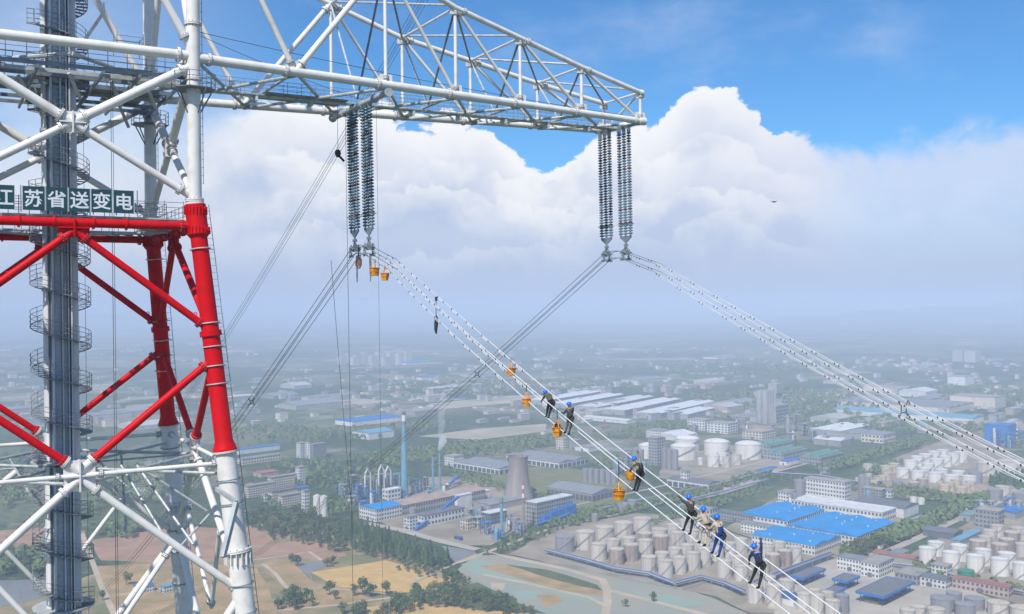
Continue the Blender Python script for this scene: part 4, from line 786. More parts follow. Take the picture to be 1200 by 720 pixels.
# the row of three
J = dict(pel=(.08, .24, .98), spi=(.05, .22, 1.17), che=(.02, .2, 1.34), nek=(-.02, .18, 1.50), hed=(-.04, .17, 1.62), htp=(-.05, .17, 1.75), hl=(.06, .14, .94), hr=(.1, .34, .94), kl=(-.12, .1, .56), kr=(.16, .2, .54),
         sl=(-.04, .02, 1.42), sr=(.04, .36, 1.42), el=(-.26, -.04, 1.50), er=(-.16, .4, 1.26), wl=(-.5, .0, 1.62), wr=(-.34, .4, 1.1), **feet(-.16, .22))
person(s_at(805, -1, -1), -1, -1, J, 'climber in charcoal jacket and black trousers with one arm stretched out to the left', C_char, C_black, [lanyard((-.1, .1, 1.1), (-.5, 0, 1.0))], scale=1.06)
J = dict(pel=(.12, .24, .90), spi=(.08, .22, 1.08), che=(.04, .2, 1.26), nek=(0, .18, 1.42), hed=(-.03, .17, 1.53), htp=(-.04, .17, 1.66), hl=(.08, .14, .86), hr=(.14, .34, .86), kl=(-.14, .08, .58), kr=(.1, .2, .5),
         sl=(-.02, .0, 1.34), sr=(.06, .36, 1.34), el=(-.22, -.08, 1.14), er=(-.14, .34, 1.1), wl=(-.5, -.02, 1.18), wr=(-.4, .14, .98), **feet(-.06, .22))
person(s_at(822, -1, -1), -1, -1, J, 'climber in pale beige shirt and trousers, middle of the row of three', C_beige, C_beige, [lanyard((-.1, .1, 1.0), (-.4, 0, .7))], glove=False, scale=1.08)
J = dict(pel=(.1, .24, .98), spi=(.06, .22, 1.17), che=(.02, .2, 1.36), nek=(-.02, .18, 1.52), hed=(-.04, .17, 1.64), htp=(-.05, .17, 1.77), hl=(.06, .14, .94), hr=(.14, .34, .94), kl=(-.08, .1, .54), kr=(.18, .22, .52),
         sl=(-.03, .0, 1.44), sr=(.05, .36, 1.44), el=(-.16, -.1, 1.2), er=(-.12, .42, 1.2), wl=(-.42, -.04, 1.16), wr=(-.36, .34, 1.1), **feet(-.1, .22))
bib = MB(); bib.path([(.06, .22, .98), (.06, .22, 1.1), (.04, .21, 1.3)], [.19, .178, .19], n=14)
person(s_at(838, -1, -1), -1, -1, J, 'climber in bright blue overalls over a beige shirt, last of the row of three', C_beige, C_blu, [('bib', bib, C_blu), lanyard((.1, .2, 1.0), (.4, .3, .6))], glove=False, scale=1.08)
# lowest climber, one arm up on the top wire
J = dict(pel=(.14, .26, .98), spi=(.1, .24, 1.17), che=(.02, .22, 1.36), nek=(-.08, .2, 1.50), hed=(-.14, .19, 1.60), htp=(-.17, .19, 1.72), hl=(.1, .16, .94), hr=(.18, .36, .94), kl=(-.04, .1, .54), kr=(.26, .24, .54),
         sl=(-.06, .02, 1.42), sr=(.04, .40, 1.44), el=(-.2, -.04, 1.2), er=(-.02, .5, 1.68), wl=(-.26, .02, .98), wr=(-.1, .56, 1.90), **feet(-.12, .3))
sh_ = MB(); sh_.path([(-.01, .2, 1.40), (-.03, .2, 1.47)], [.19, .15], n=14)
person(s_at(883, -1, -1), -1, -1, J, 'lowest climber in navy work clothes holding the top wire with one raised arm', C_navy, C_black, [('shoulder_patch', sh_, C_lblu), lanyard((0, .1, 1.2), (-.05, .5, 1.7))], scale=1.06)
# ------------------------------------------------------------------ ground sheet
def ground_mat():
    m = bpy.data.materials.new('plain_ground'); m.use_nodes = True; t = m.node_tree; N = t.nodes; L = t.links; bs = N['Principled BSDF']; bs.inputs['Roughness'].default_value = 0.95; bs.inputs['Specular IOR Level'].default_value = 0.1
    co = N.new('ShaderNodeTexCoord'); mp = N.new('ShaderNodeMapping'); L.new(co.outputs['Object'], mp.inputs[0]); mp.inputs['Rotation'].default_value = (0, 0, R(46))
    def vo(sc_, feat='F1', dist='CHEBYCHEV'):
        v = N.new('ShaderNodeTexVoronoi'); v.voronoi_dimensions = '2D'; v.feature = feat; v.distance = dist; v.inputs['Scale'].default_value = sc_; L.new(mp.outputs[0], v.inputs['Vector']); return v
    def no(sc_, det=5):
        v = N.new('ShaderNodeTexNoise'); v.noise_dimensions = '2D'; v.inputs['Scale'].default_value = sc_; v.inputs['Detail'].default_value = det; L.new(mp.outputs[0], v.inputs['Vector']); return v.outputs['Fac']
    def ramp(src, pts, const=False):
        r = N.new('ShaderNodeValToRGB'); r.color_ramp.interpolation = 'CONSTANT' if const else 'LINEAR'; el_ = r.color_ramp.elements
        while len(el_) < len(pts): el_.new(0.5)
        for e, (p, c) in zip(el_, pts): e.position = p; e.color = (*c, 1)
        L.new(src, r.inputs[0]); return r.outputs[0]
    def mix(f, a, b):
        x = N.new('ShaderNodeMix'); x.data_type = 'RGBA'
        if isinstance(f, float): x.inputs[0].default_value = f
        else: L.new(f, x.inputs[0])
        L.new(a, x.inputs[6]); L.new(b, x.inputs[7]); return x.outputs[2]
    v = vo(1 / 210); sep = N.new('ShaderNodeSeparateColor'); L.new(v.outputs['Color'], sep.inputs[0])
    parcels = ramp(sep.outputs[0], [(0, (0.055, 0.085, 0.04)), (0.28, (0.085, 0.105, 0.05)), (0.5, (0.05, 0.08, 0.04)), (0.66, (0.16, 0.14, 0.095)), (0.78, (0.075, 0.10, 0.05)), (0.88, (0.24, 0.21, 0.15)), (0.95, (0.10, 0.12, 0.06))], True)
    v2 = vo(1 / 62); sep2 = N.new('ShaderNodeSeparateColor'); L.new(v2.outputs['Color'], sep2.inputs[0])
    small = ramp(sep2.outputs[1], [(0, (0.045, 0.075, 0.035)), (0.4, (0.10, 0.115, 0.06)), (0.7, (0.17, 0.15, 0.11)), (0.9, (0.26, 0.25, 0.22))], True)
    c = mix(ramp(no(1 / 900), [(0.42, (0, 0, 0)), (0.6, (0.75, 0.75, 0.75))]), parcels, small)
    woods = ramp(no(1 / 700, 6), [(0.50, (0, 0, 0)), (0.56, (1, 1, 1))]); wc = ramp(no(1 / 9, 3), [(0.3, (0.022, 0.045, 0.02)), (0.7, (0.06, 0.085, 0.035))])
    c = mix(woods, c, wc)
    g = ramp(no(1 / 14, 4), [(0.25, (0.85, 0.85, 0.85)), (0.75, (1.65, 1.65, 1.65))]); x = N.new('ShaderNodeMix'); x.data_type = 'RGBA'; x.blend_type = 'MULTIPLY'; x.inputs[0].default_value = 1.0; L.new(c, x.inputs[6]); L.new(g, x.inputs[7])
    L.new(x.outputs[2], bs.inputs['Base Color']); return m
b = MB(); S = 42000; b.add([(-S, -S, 0), (S, -S, 0), (S, S, 0), (-S, S, 0)], [(0, 1, 2, 3)]); tag(b.build('ground', ground_mat()), 'wide flat plain of fields and woods fading into haze', kind='structure')
# low hills on the skyline
for k, (px0, px1, d, hgt_) in enumerate(((930, 1300, 11500, 190), (1010, 1500, 13500, 280), (-200, 260, 15000, 240))):
    b = MB(); n = 60; rows = 8
    for j in range(rows + 1):
        for i in range(n + 1):
            t = i / n; x = (px0 + (px1 - px0) * t - 600) / FPX * d; v = j / rows
            h_ = hgt_ * math.sin(math.pi * t) ** 0.8 * math.sin(math.pi * min(1, v * 1.0)) * (0.65 + 0.35 * math.sin(7 * t + k) * math.cos(13 * t + k * 2))
            b.v.append((x, d + v * 2600, max(-2, h_ - 2)))
    for j in range(rows):
        for i in range(n): a = j * (n + 1) + i; b.f.append([a, a + 1, a + n + 2, a + n + 1]); b.m.append(0); b.sm.append(True)
    tag(b.build('hills', mat('hill_woods', (0.05, 0.08, 0.045), 0.95, var=0.3, scale=0.004)), ['low hill faint behind the right bundle', 'taller faint hill at the right skyline', 'faint hill behind the tower'][k], kind='structure')
def earth(name, c, c2, sc_=0.05, thr=(0.35, 0.65), streak=None, rough=0.95):
    if name in MATS: return MATS[name]
    m = mat(name, c, rough, col2=c2, scale=sc_, thr=thr, detail=7, spec=0.1)
    if streak:                                   # drill rows and tyre lines
        t = m.node_tree; N = t.nodes; L = t.links; bs = N['Principled BSDF']; src = bs.inputs['Base Color'].links[0].from_socket
        co = N.new('ShaderNodeTexCoord'); mp = N.new('ShaderNodeMapping'); mp.inputs['Rotation'].default_value = (0, 0, R(streak)); L.new(co.outputs['Object'], mp.inputs[0])
        w = N.new('ShaderNodeTexWave'); w.inputs['Scale'].default_value = 0.11; w.inputs['Distortion'].default_value = 1.2; w.inputs['Detail'].default_value = 3; w.inputs['Detail Scale'].default_value = 2.0; L.new(mp.outputs[0], w.inputs['Vector'])
        r = N.new('ShaderNodeMapRange'); L.new(w.outputs['Fac'], r.inputs[0]); r.inputs[3].default_value = 0.88; r.inputs[4].default_value = 1.08
        x = N.new('ShaderNodeVectorMath'); x.operation = 'SCALE'; L.new(src, x.inputs[0]); L.new(r.outputs[0], x.inputs['Scale']); L.new(x.outputs[0], bs.inputs['Base Color'])
    return m
E_brown = earth('ploughed_earth', (0.38, 0.235, 0.155), (0.29, 0.19, 0.125), streak=40); E_brown2 = earth('dry_field', (0.42, 0.28, 0.15), (0.27, 0.21, 0.10), streak=-35)
E_tan = earth('ripe_crop', (0.56, 0.37, 0.14), (0.45, 0.31, 0.13), 0.08, streak=-38); E_green = earth('rough_grass', (0.13, 0.16, 0.065), (0.20, 0.18, 0.10)); E_dgreen = earth('dense_scrub', (0.07, 0.105, 0.045), (0.12, 0.135, 0.065), 0.07)
E_mix = earth('dry_grassland', (0.17, 0.17, 0.08), (0.34, 0.25, 0.15), 0.02, (0.42, 0.58)); E_yard = earth('works_yard', (0.33, 0.285, 0.22), (0.22, 0.195, 0.15), 0.03); E_conc = earth('pale_concrete', (0.43, 0.39, 0.33), (0.33, 0.31, 0.27), 0.03); E_net = earth('green_dust_net', (0.25, 0.29, 0.245), (0.30, 0.285, 0.235), 0.03, (0.4, 0.6)); E_net2 = earth('bright_green_net', (0.23, 0.34, 0.28), (0.27, 0.31, 0.26), 0.05)
E_dirt = earth('dirt_track', (0.47, 0.39, 0.29), (0.38, 0.32, 0.24), 0.05); E_road = earth('asphalt_road', (0.24, 0.235, 0.225), (0.20, 0.195, 0.19), 0.05); E_sand = earth('cleared_sand', (0.42, 0.37, 0.29), (0.27, 0.26, 0.19), 0.012)
E_grey = earth('grey_plaza', (0.25, 0.30, 0.32), (0.22, 0.26, 0.28), 0.02)
M_water = mat('still_water', (0.20, 0.20, 0.19), 0.35, spec=0.3, var=0.08, scale=0.03)
LAY = [0.10]
def sheet(name, pts, m, label, fine=True):
    """a patch of the ground given by its outline; each patch lies a little above the one before"""
    LAY[0] += 0.012; z = LAY[0]; P = [G(x, y) for x, y in pts]
    if fine:      # a slightly uneven edge
        Q = []
        for a, c in zip(P, P[1:] + P[:1]):
            n = max(1, int((c - a).length / 22)); d = (c - a).normalized(); w = Vector((-d.y, d.x, 0))
            for i in range(n): Q.append(a.lerp(c, i / n) + (w * rnd.uniform(-1.6, 1.6) if i else Vector()))
        P = Q
    b = MB(); b.add([(p.x, p.y, z) for p in P], [list(range(len(P)))])
    return tag(b.build(name, m), label, kind='structure')
def strip(name, pts, w, m, label):
    LAY[0] += 0.012; z = LAY[0]; P = [G(x, y) for x, y in pts]; b = MB(); n = len(P); Q = []
    for i, p in enumerate(P):
        d = (P[min(n - 1, i + 1)] - P[max(0, i - 1)]).normalized(); s = Vector((-d.y, d.x, 0)) * w / 2; Q += [(p.x - s.x, p.y - s.y, z), (p.x + s.x, p.y + s.y, z)]
    b.add(Q, [(2 * i, 2 * i + 2, 2 * i + 3, 2 * i + 1) for i in range(n - 1)]); return tag(b.build(name, m), label, kind='structure')
# near farmland
sheet('field', [(-20, 700), (60, 690), (290, 612), (420, 626), (560, 690), (640, 730), (-40, 760)], E_mix, 'rough grassland under the tower')
sheet('field', [(107, 633), (210, 617), (270, 620), (288, 650), (200, 660), (118, 657)], E_brown, 'brown ploughed field seen between the tower legs')
sheet('field', [(287, 618), (302, 619), (322, 637), (367, 631), (407, 651), (377, 658), (342, 650), (293, 655)], E_brown, 'brown ploughed field right of the white leg')
sheet('field', [(307, 661), (340, 656), (372, 685), (337, 692), (318, 676)], E_brown2, 'narrow brown strip field beside the dirt path')
sheet('field', [(343, 651), (373, 646), (398, 655), (374, 659)], E_brown, 'small reddish plot north of the pond')
sheet('field', [(364, 671), (452, 657), (528, 681), (506, 690), (466, 696), (398, 688)], E_tan, 'golden cropped field by the tree belt')
sheet('field', [(110, 664), (205, 660), (300, 664), (318, 700), (330, 730), (130, 730)], E_brown2, 'dry tan field at the foot of the tower')
sheet('field', [(340, 700), (368, 690), (398, 691), (440, 703), (330, 722)], E_brown2, 'dry patch below the golden field')
sheet('field', [(430, 712), (480, 706), (640, 722), (640, 740), (420, 740)], E_tan, 'tan field along the bottom edge')
sheet('field', [(0, 622), (55, 618), (100, 622), (100, 640), (0, 650)], E_brown, 'brown field left of the lift shaft')
sheet('pond', [(-30, 681), (60, 679), (58, 698), (30, 706), (-30, 716)], M_water, 'still grey pond at lower left behind the shaft')
sheet('pond', [(346, 661), (378, 658), (381, 664), (364, 671), (366, 680), (358, 672)], M_water, 'small pond beside the golden field')
sheet('canal', [(518, 640), (556, 645), (560, 654), (535, 661), (526, 652)], M_water, 'grey green creek at the end of the tree belt')
strip('path', [(96, 625), (108, 658), (118, 685), (136, 725)], 5, E_dirt, 'straight dirt lane right of the shaft')
strip('path', [(136, 698), (180, 692), (215, 690)], 5, E_dirt, 'short dirt lane to the blue roofed cottage')
strip('path', [(293, 657), (342, 651), (362, 647), (377, 657)], 4, E_dirt, 'dirt path between the brown fields'); strip('path', [(308, 661), (322, 672), (337, 691)], 4, E_dirt, 'dirt path along the narrow field')
strip('path', [(325, 716), (400, 709), (440, 703), (470, 700)], 4.5, E_dirt, 'dirt path below the golden field')
strip('path', [(372, 689), (430, 694), (470, 698)], 3, E_dirt, 'footpath on the south edge of the golden field')
# the netted building site along the canal
sheet('ground', [(536, 668), (562, 650), (600, 652), (700, 672), (800, 688), (905, 730), (640, 730), (560, 692), (545, 680)], E_net, 'bare building site covered with grey green dust net')
sheet('ground', [(540, 662), (560, 655), (600, 673), (650, 686), (705, 703), (690, 706), (610, 684), (560, 675)], E_net2, 'bright green netting beside the track'); sheet('ground', [(560, 664), (590, 662), (650, 676), (706, 692), (709, 700), (660, 693), (600, 676)], E_brown2, 'long earth mound between tracks')
sheet('ground', [(592, 662), (640, 668), (700, 686), (706, 693), (650, 680)], E_dgreen, 'weedy bank on the earth mound')
sheet('ground', [(742, 694), (790, 698), (830, 708), (800, 711), (755, 705)], E_net2, 'bright green netting near the tank bund'); sheet('ground', [(600, 694), (630, 692), (640, 700), (610, 706)], E_net2, 'patch of bright green net'); sheet('ground', [(628, 698), (652, 697), (660, 705), (640, 712)], E_brown2, 'yellowish bare patch on the net'); sheet('ground', [(575, 683), (592, 684), (590, 692), (576, 690)], E_dirt, 'bare soil patch on the net')
sheet('ground', [(528, 690), (560, 683), (600, 704), (640, 720), (560, 716)], E_dgreen, 'dark scrub south of the site')
strip('path', [(536, 660), (575, 648), (597, 654), (660, 667), (706, 680), (711, 690), (712, 705), (708, 730)], 7, E_dirt, 'pale dirt track through the netted site')
strip('path', [(711, 692), (760, 704), (830, 722), (880, 735)], 7, E_dirt, 'pale dirt track towards the lower right'); strip('path', [(566, 674), (620, 685), (690, 701), (712, 712)], 5, E_dirt, 'lower dirt track on the netted site')
strip('path', [(480, 685), (536, 660), (560, 650)], 4, E_dirt, 'dirt track along the creek')
# works yards and roads
sheet('ground', [(420, 600), (500, 560), (620, 555), (640, 600), (575, 640), (530, 640), (470, 625)], E_yard, 'grey yard of the smelting works')
sheet('ground', [(596, 650), (655, 618), (745, 602), (800, 606), (900, 640), (985, 668), (940, 720), (880, 720), (840, 700), (700, 673)], E_yard, 'grey ground of the near tank farm')
sheet('ground', [(935, 660), (985, 650), (1010, 640), (1060, 660), (1130, 690), (1200, 715), (1200, 730), (900, 730)], E_conc, 'pale concrete yard with loading canopies')
sheet('ground', [(1035, 668), (1085, 640), (1160, 600), (1230, 580), (1230, 720), (1130, 690)], E_yard, 'grey ground of the right tank farm')
sheet('ground', [(850, 620), (905, 586), (960, 560), (1060, 600), (1050, 620), (985, 655), (955, 660)], E_yard, 'yard of the blue roofed sheds'); sheet('ground', [(1000, 580), (1040, 540), (1120, 512), (1200, 540), (1200, 585), (1150, 590)], E_yard, 'ground of the upper right tank farm')
sheet('ground', [(770, 560), (785, 535), (900, 515), (960, 535), (900, 556), (850, 575)], E_yard, 'ground of the domed tank farm'); sheet('ground', [(820, 580), (860, 566), (885, 560), (893, 565), (850, 580), (800, 590)], E_conc, 'pale parking yard behind the climbers')
sheet('ground', [(1044, 616), (1100, 597), (1108, 601), (1060, 622)], E_grey, 'blue grey paved plaza behind the blue sheds')
sheet('ground', [(560, 560), (640, 545), (740, 560), (730, 590), (640, 600)], E_green, 'grassy gap between the works'); sheet('ground', [(450, 484), (520, 472), (600, 464), (660, 463), (600, 473), (520, 480)], E_sand, 'pale cleared land behind the tall chimney')
sheet('ground', [(490, 512), (560, 503), (640, 497), (640, 506), (560, 516)], E_sand, 'sandy strip behind the plume'); sheet('ground', [(330, 470), (400, 466), (460, 470), (420, 476)], E_sand, 'sandy strip in the hazy distance')
strip('road', [(984, 662), (1044, 636), (1100, 611), (1170, 583), (1215, 566)], 11, E_conc, 'pale road rising to the right between tank farms'); strip('road', [(998, 657), (1062, 631), (1118, 606), (1160, 589)], 5, E_brown2, 'planted median of the road')
strip('road', [(1004, 662), (1070, 634), (1125, 608), (1172, 588)], 10, E_conc, 'second carriageway of the road')
strip('road', [(560, 652), (640, 622), (720, 604), (800, 584), (900, 556), (960, 540)], 6, E_conc, 'service road beside the middle tree belt'); strip('road', [(430, 614), (470, 622), (520, 636), (560, 645)], 12, E_conc, 'works road in front of the long shed')
strip('road', [(985, 662), (960, 672), (930, 690), (905, 715)], 9, E_conc, 'yard road beside the lower tanks'); strip('road', [(640, 600), (760, 574), (900, 540)], 5, E_conc, 'narrow road along the grey warehouses')
# ------------------------------------------------------------------ buildings: near corner on the ground, lengths along the two street directions
AX = Vector((0.70, 0.714, 0)); BX = Vector((-0.714, 0.70, 0)); UZ = Vector((0, 0, 1))
def paint(name, c, **k): return mat(name, c, k.pop('rough', 0.6), var=k.pop('var', 0.1), scale=k.pop('scale', 0.12), **k)
K_white = paint('white_render', (0.66, 0.66, 0.65), rand=0.08); K_cream = paint('cream_render', (0.62, 0.56, 0.46), rand=0.08); K_grey = paint('grey_render', (0.30, 0.305, 0.31), rand=0.12); K_dark = paint('dark_steel_cladding', (0.12, 0.14, 0.17))
K_pink = paint('pink_brown_render', (0.45, 0.34, 0.30), rand=0.1)
F_blue = paint('bright_blue_sheet_roof', (0.0, 0.235, 0.58), rough=0.7, var=0.08, scale=0.05); F_dblue = paint('dark_blue_trim', (0.02, 0.09, 0.26)); F_grey = paint('grey_sheet_roof', (0.23, 0.24, 0.25), rand=0.1); F_dgrey = paint('dark_grey_roof', (0.15, 0.155, 0.17)); F_white = paint('white_sheet_roof', (0.62, 0.63, 0.64), rand=0.06)
F_brown = paint('rusty_brown_roof', (0.42, 0.31, 0.25), var=0.15, scale=0.08); F_red = paint('red_tile_roof', (0.35, 0.14, 0.10), rand=0.15); F_flat = paint('flat_concrete_roof', (0.31, 0.29, 0.26), rand=0.1); F_teal = paint('green_equipment', (0.16, 0.30, 0.27)); F_lblue = paint('light_blue_steel', (0.14, 0.33, 0.44)); F_sblue = paint('strong_blue_steel', (0.01, 0.16, 0.50))
M_glass = mat('window_glass', (0.09, 0.11, 0.13), 0.2, var=0.1, scale=0.3)
def bldg(name, px, py, La, Lb, H, wall, roof, label, kind='flat', win=None, cat='building', group=None, over=0.5, col=None, vents=0, at=None, door=True, ax=None):
    o = empty(name, at if at is not None else G(px, py)); A, B_ = ax or (AX, BX)
    tag(o, label, cat, group)
    b = MB(); b.box(A * La / 2 + B_ * Lb / 2 + UZ * H / 2, (La / 2, Lb / 2, H / 2), (A, B_, UZ)); b.build('wall', wall, o)
    b = MB(); c = A * La / 2 + B_ * Lb / 2
    if kind == 'flat':
        b.box(c + UZ * (H + 0.15), (La / 2 + over, Lb / 2 + over, 0.18), (A, B_, UZ))
        for s in (-1, 1):
            b.box(c + A * s * (La / 2 + over - 0.16) + UZ * (H + 0.62), (0.15, Lb / 2 + over - 0.02, 0.3), (A, B_, UZ)); b.box(c + B_ * s * (Lb / 2 + over - 0.16) + UZ * (H + 0.62), (La / 2 + over - 0.34, 0.14, 0.3), (A, B_, UZ))
    else:      # low gables, ridges along the longer side, one or more bays
        la = La >= Lb; L_, S_ = (La, Lb) if la else (Lb, La); X, Y = (A, B_) if la else (B_, A); nb = 1 if kind == 'gable' else int(kind); rise = 0.09 * S_ / nb
        for k in range(nb):
            y0 = -S_ / 2 - over + k * (S_ + 2 * over) / nb; y1 = y0 + (S_ + 2 * over) / nb; ym = (y0 + y1) / 2; x = L_ / 2 + over; t = 0.25
            pr = [(y0, H), (y0, H + t), (ym, H + t + rise), (y1, H + t), (y1, H)]
            vs = [c + X * sx * x + Y * q + UZ * z for sx in (-1, 1) for q, z in pr]
            b.add(vs, [(0, 1, 2, 3, 4), (9, 8, 7, 6, 5), (0, 5, 6, 1), (1, 6, 7, 2), (2, 7, 8, 3), (3, 8, 9, 4), (4, 9, 5, 0)])
    rf = b.build('roof', roof, o)
    if vents:
        b = MB(); r_ = random.Random(int(px * 7 + py))
        for k in range(vents):
            q = c + A * r_.uniform(-.44, .44) * La + B_ * r_.uniform(-.44, .44) * Lb; S_ = Lb if La >= Lb else La; nb = 1 if kind == 'gable' else (int(kind) if kind != 'flat' else 1)
            zt = H + 0.3 + (0.09 * S_ / nb if kind != 'flat' else 0)
            b.lathe([(0.6, -0.9), (0.6, 0.2), (0.85, 0.35), (0.2, 0.8)], 8, q + UZ * zt)
        tag(b.build('roof_vents', F_white, rf), kind='stuff')
    if win:
        nf, nc = win; b = MB(); fh = H / nf
        for f_ in range(nf):
            z = fh * (f_ + 0.55)
            for (p0, d, n_, L_) in ((Vector(), A, -B_, La), (Vector(), B_, -A, Lb), (A * La, B_, A, Lb)):
                k = max(1, int(round(nc * L_ / max(La, Lb))))
                for i in range(k): b.box(p0 + d * L_ * (i + 0.5) / k + UZ * z + n_ * 0.03, (L_ / k * 0.27, 0.08, fh * 0.24), (d, n_, UZ))
        tag(b.build('windows', M_glass, o), kind='stuff')
    if col:     # open bays between posts along the two near sides
        b = MB()
        for (d, n_, L_) in ((A, -B_, La), (B_, -A, Lb)):
            k = max(2, int(L_ / col))
            for i in range(k): b.box(d * L_ * (i + 0.5) / k + UZ * H * 0.4 + n_ * 0.03, (L_ / k * 0.40, 0.08, H * 0.34), (d, n_, UZ))
        tag(b.build('bays', M_glass, o), kind='stuff')
    if door and not col:
        b = MB(); b.box(B_ * Lb * 0.5 - A * 0.06 + UZ * min(2.2, H * 0.3), (0.12, min(2.0, Lb * 0.12), min(2.2, H * 0.3)), (A, B_, UZ)); b.build('door', K_dark, o)
    return o
# blue roofed sheds
bldg('factory_shed', 1004, 641, 90, 79, 10, K_white, F_blue, 'largest bright blue roofed shed, middle of the three', '3', (2, 22), vents=9)
bldg('factory_shed', 923, 622, 84, 62, 10, K_white, F_blue, 'bright blue roofed shed farthest back beside the white block', '2', (2, 18), vents=7)
bldg('factory_shed', 955, 652, 55, 70, 10, K_white, F_blue, 'bright blue roofed shed nearest the lower tanks', '2', (2, 20), vents=6)
bldg('long_hall', 1034, 614, 36, 112, 12, K_white, F_white, 'long white hall with pale roof behind the blue sheds', 'flat', (2, 26))
bldg('office_block', 990, 590, 16, 54, 25, K_white, F_flat, 'white five storey block behind the blue sheds', 'flat', (5, 14))
bldg('office_block', 924, 594, 18, 14, 17, K_white, F_flat, 'small white block left of the five storey block', 'flat', (4, 5))
bldg('warehouse', 1059, 608, 42, 62, 11, K_white, F_dgrey, 'white warehouse with dark grey roof behind the plaza', 'gable', None)
bldg('office_block', 1033, 588, 12, 26, 14, K_grey, F_flat, 'grey annex right of the five storey block', 'flat', (4, 7)); bldg('depot', 1044, 584, 12, 26, 9, K_white, F_flat, 'low white depot among shrubs behind the annex', 'flat', (2, 6))
for px, py, t in ((1070, 592, 'left'), (1079, 594, 'right')): pass
bldg('row_building', 880, 616, 14, 42, 10, K_grey, F_dgrey, 'grey row building just behind the middle climbers', 'gable', (3, 12)); bldg('row_building', 905, 630, 15, 38, 10, K_white, F_grey, 'white row building left of the near blue shed', 'gable', (3, 10)); bldg('low_store', 832, 604, 16, 44, 6, K_white, F_grey, 'low store behind the near tanks', 'gable', (1, 8))
# loading canopies and offices at lower right
def canopy(px, py, La, Lb, H, label):
    o = tag(empty('loading_canopy', G(px, py)), label, 'canopy'); b = MB(); c = AX * La / 2 + BX * Lb / 2; b.box(c + UZ * H, (La / 2, Lb / 2, 0.25), (AX, BX, UZ)); b.build('roof', F_dgrey, o)
    for s in (-1, 1):
        b = MB(); b.box(c + AX * s * (La / 2 + 0.15) + UZ * (H - 0.5), (0.12, Lb / 2 + 0.2, 1.1), (AX, BX, UZ)); b.build('fascia', F_sblue, o); b = MB(); b.box(c + BX * s * (Lb / 2 + 0.15) + UZ * (H - 0.5), (La / 2, 0.12, 1.1), (AX, BX, UZ)); b.build('fascia', F_sblue, o)
    for i in range(max(2, int(La / 9)) + 1):
        for j in (0.12, 0.88):
            b = MB(); p = AX * La * (0.04 + 0.92 * i / max(2, int(La / 9))) + BX * Lb * j; b.tube(p, p + UZ * H, 0.35, n=8); b.build('post', F_dblue, o)
    for i in range(max(1, int(La / 12))):
        b = MB(); b.box(AX * (6 + i * 12) + BX * Lb / 2 + UZ * 1.6, (2.4, Lb * 0.25, 1.6), (AX, BX, UZ)); b.build('loading_bay', K_dark, o)
canopy(1036, 713, 60, 24, 9, 'largest dark roofed loading canopy with blue edge at lower right'); canopy(941, 689, 42, 13, 8, 'long dark loading canopy beside the lower tanks'); canopy(993, 693, 24, 14, 8, 'small dark loading canopy in the yard middle')
canopy(978, 704, 20, 10, 6, 'low dark canopy left of the small one')
bldg('office_block', 1030, 679, 30, 17, 13, K_white, F_flat, 'white office with flat roof by the yard', 'flat', (3, 8)); bldg('office_block', 1010, 673, 16, 24, 12, K_white, F_grey, 'white office left of the flat roofed one', 'flat', (3, 8)); bldg('workshop', 1075, 688, 26, 20, 9, K_grey, F_flat, 'grey workshop right of the offices', 'flat', (2, 6)); bldg('workshop', 1108, 692, 16, 28, 8, K_white, F_dgrey, 'white workshop with dark roof before the green tank', 'gable', (2, 8)); bldg('pump_house', 1110, 678, 12, 14, 10, K_white, F_flat, 'small white tower block behind the workshop', 'flat', (3, 4))
bldg('brick_store', 1182, 702, 12, 46, 9, K_pink, F_red, 'brownish store with reddish roof right of the green tank', 'gable', (2, 12)); bldg('shed', 1070, 662, 16, 40, 5, K_grey, F_red, 'rusty low shed left of the white tanks', 'gable'); bldg('shed', 1054, 658, 22, 12, 6, K_grey, F_grey, 'small grey shed beside the rusty shed', 'gable'); bldg('shed', 1125, 641, 60, 9, 6, K_grey, F_lblue, 'long pale blue roof behind the white tanks', 'gable'); bldg('pipe_house', 1118, 634, 24, 32, 7, K_dark, F_dgrey, 'dark pump building by the road', 'gable')
bldg('blue_shed', 1137, 612, 30, 12, 7, K_grey, F_teal, 'teal roofed shed at the road', 'gable'); bldg('blue_shed', 1190, 610, 28, 24, 8, K_grey, F_sblue, 'blue roofed shed at the right edge', 'gable'); bldg('boiler_house', 1170, 622, 18, 24, 20, K_grey, F_flat, 'tall grey frame block right of the road', 'flat', (4, 6)); bldg('low_store', 930, 712, 18, 26, 6, K_white, F_dblue, 'low store with dark blue roof at the bottom', 'gable')
# smelting works on the left
bldg('works_hall', 441, 612, 38, 32, 14, K_white, F_blue, 'white hall end with bright blue roof at the long shed', 'gable', (3, 10)); bldg('works_hall', 0, 0, 136, 32, 13, K_grey, F_brown, 'very long works hall with rusty brown roof', 'gable', (2, 34), at=G(441, 612) + AX * 38.6)
bldg('works_block', 497, 618, 62, 20, 12, K_white, F_dgrey, 'white block with dark roof before the long hall', 'flat', (2, 12)); bldg('works_block', 538, 598, 22, 8, 17, K_white, F_white, 'tall narrow white block at the end of the conveyor', 'flat'); bldg('silo_house', 480, 622, 12, 10, 15, K_white, F_flat, 'small white house foot of the conveyor', 'flat', (4, 3)); bldg('works_block', 455, 590, 20, 12, 16, K_white, F_white, 'white block left of the tall chimney', 'flat', (3, 4)); bldg('works_block', 548, 622, 14, 12, 12, K_cream, F_flat, 'cream block by the grassy verge', 'flat', (3, 4))
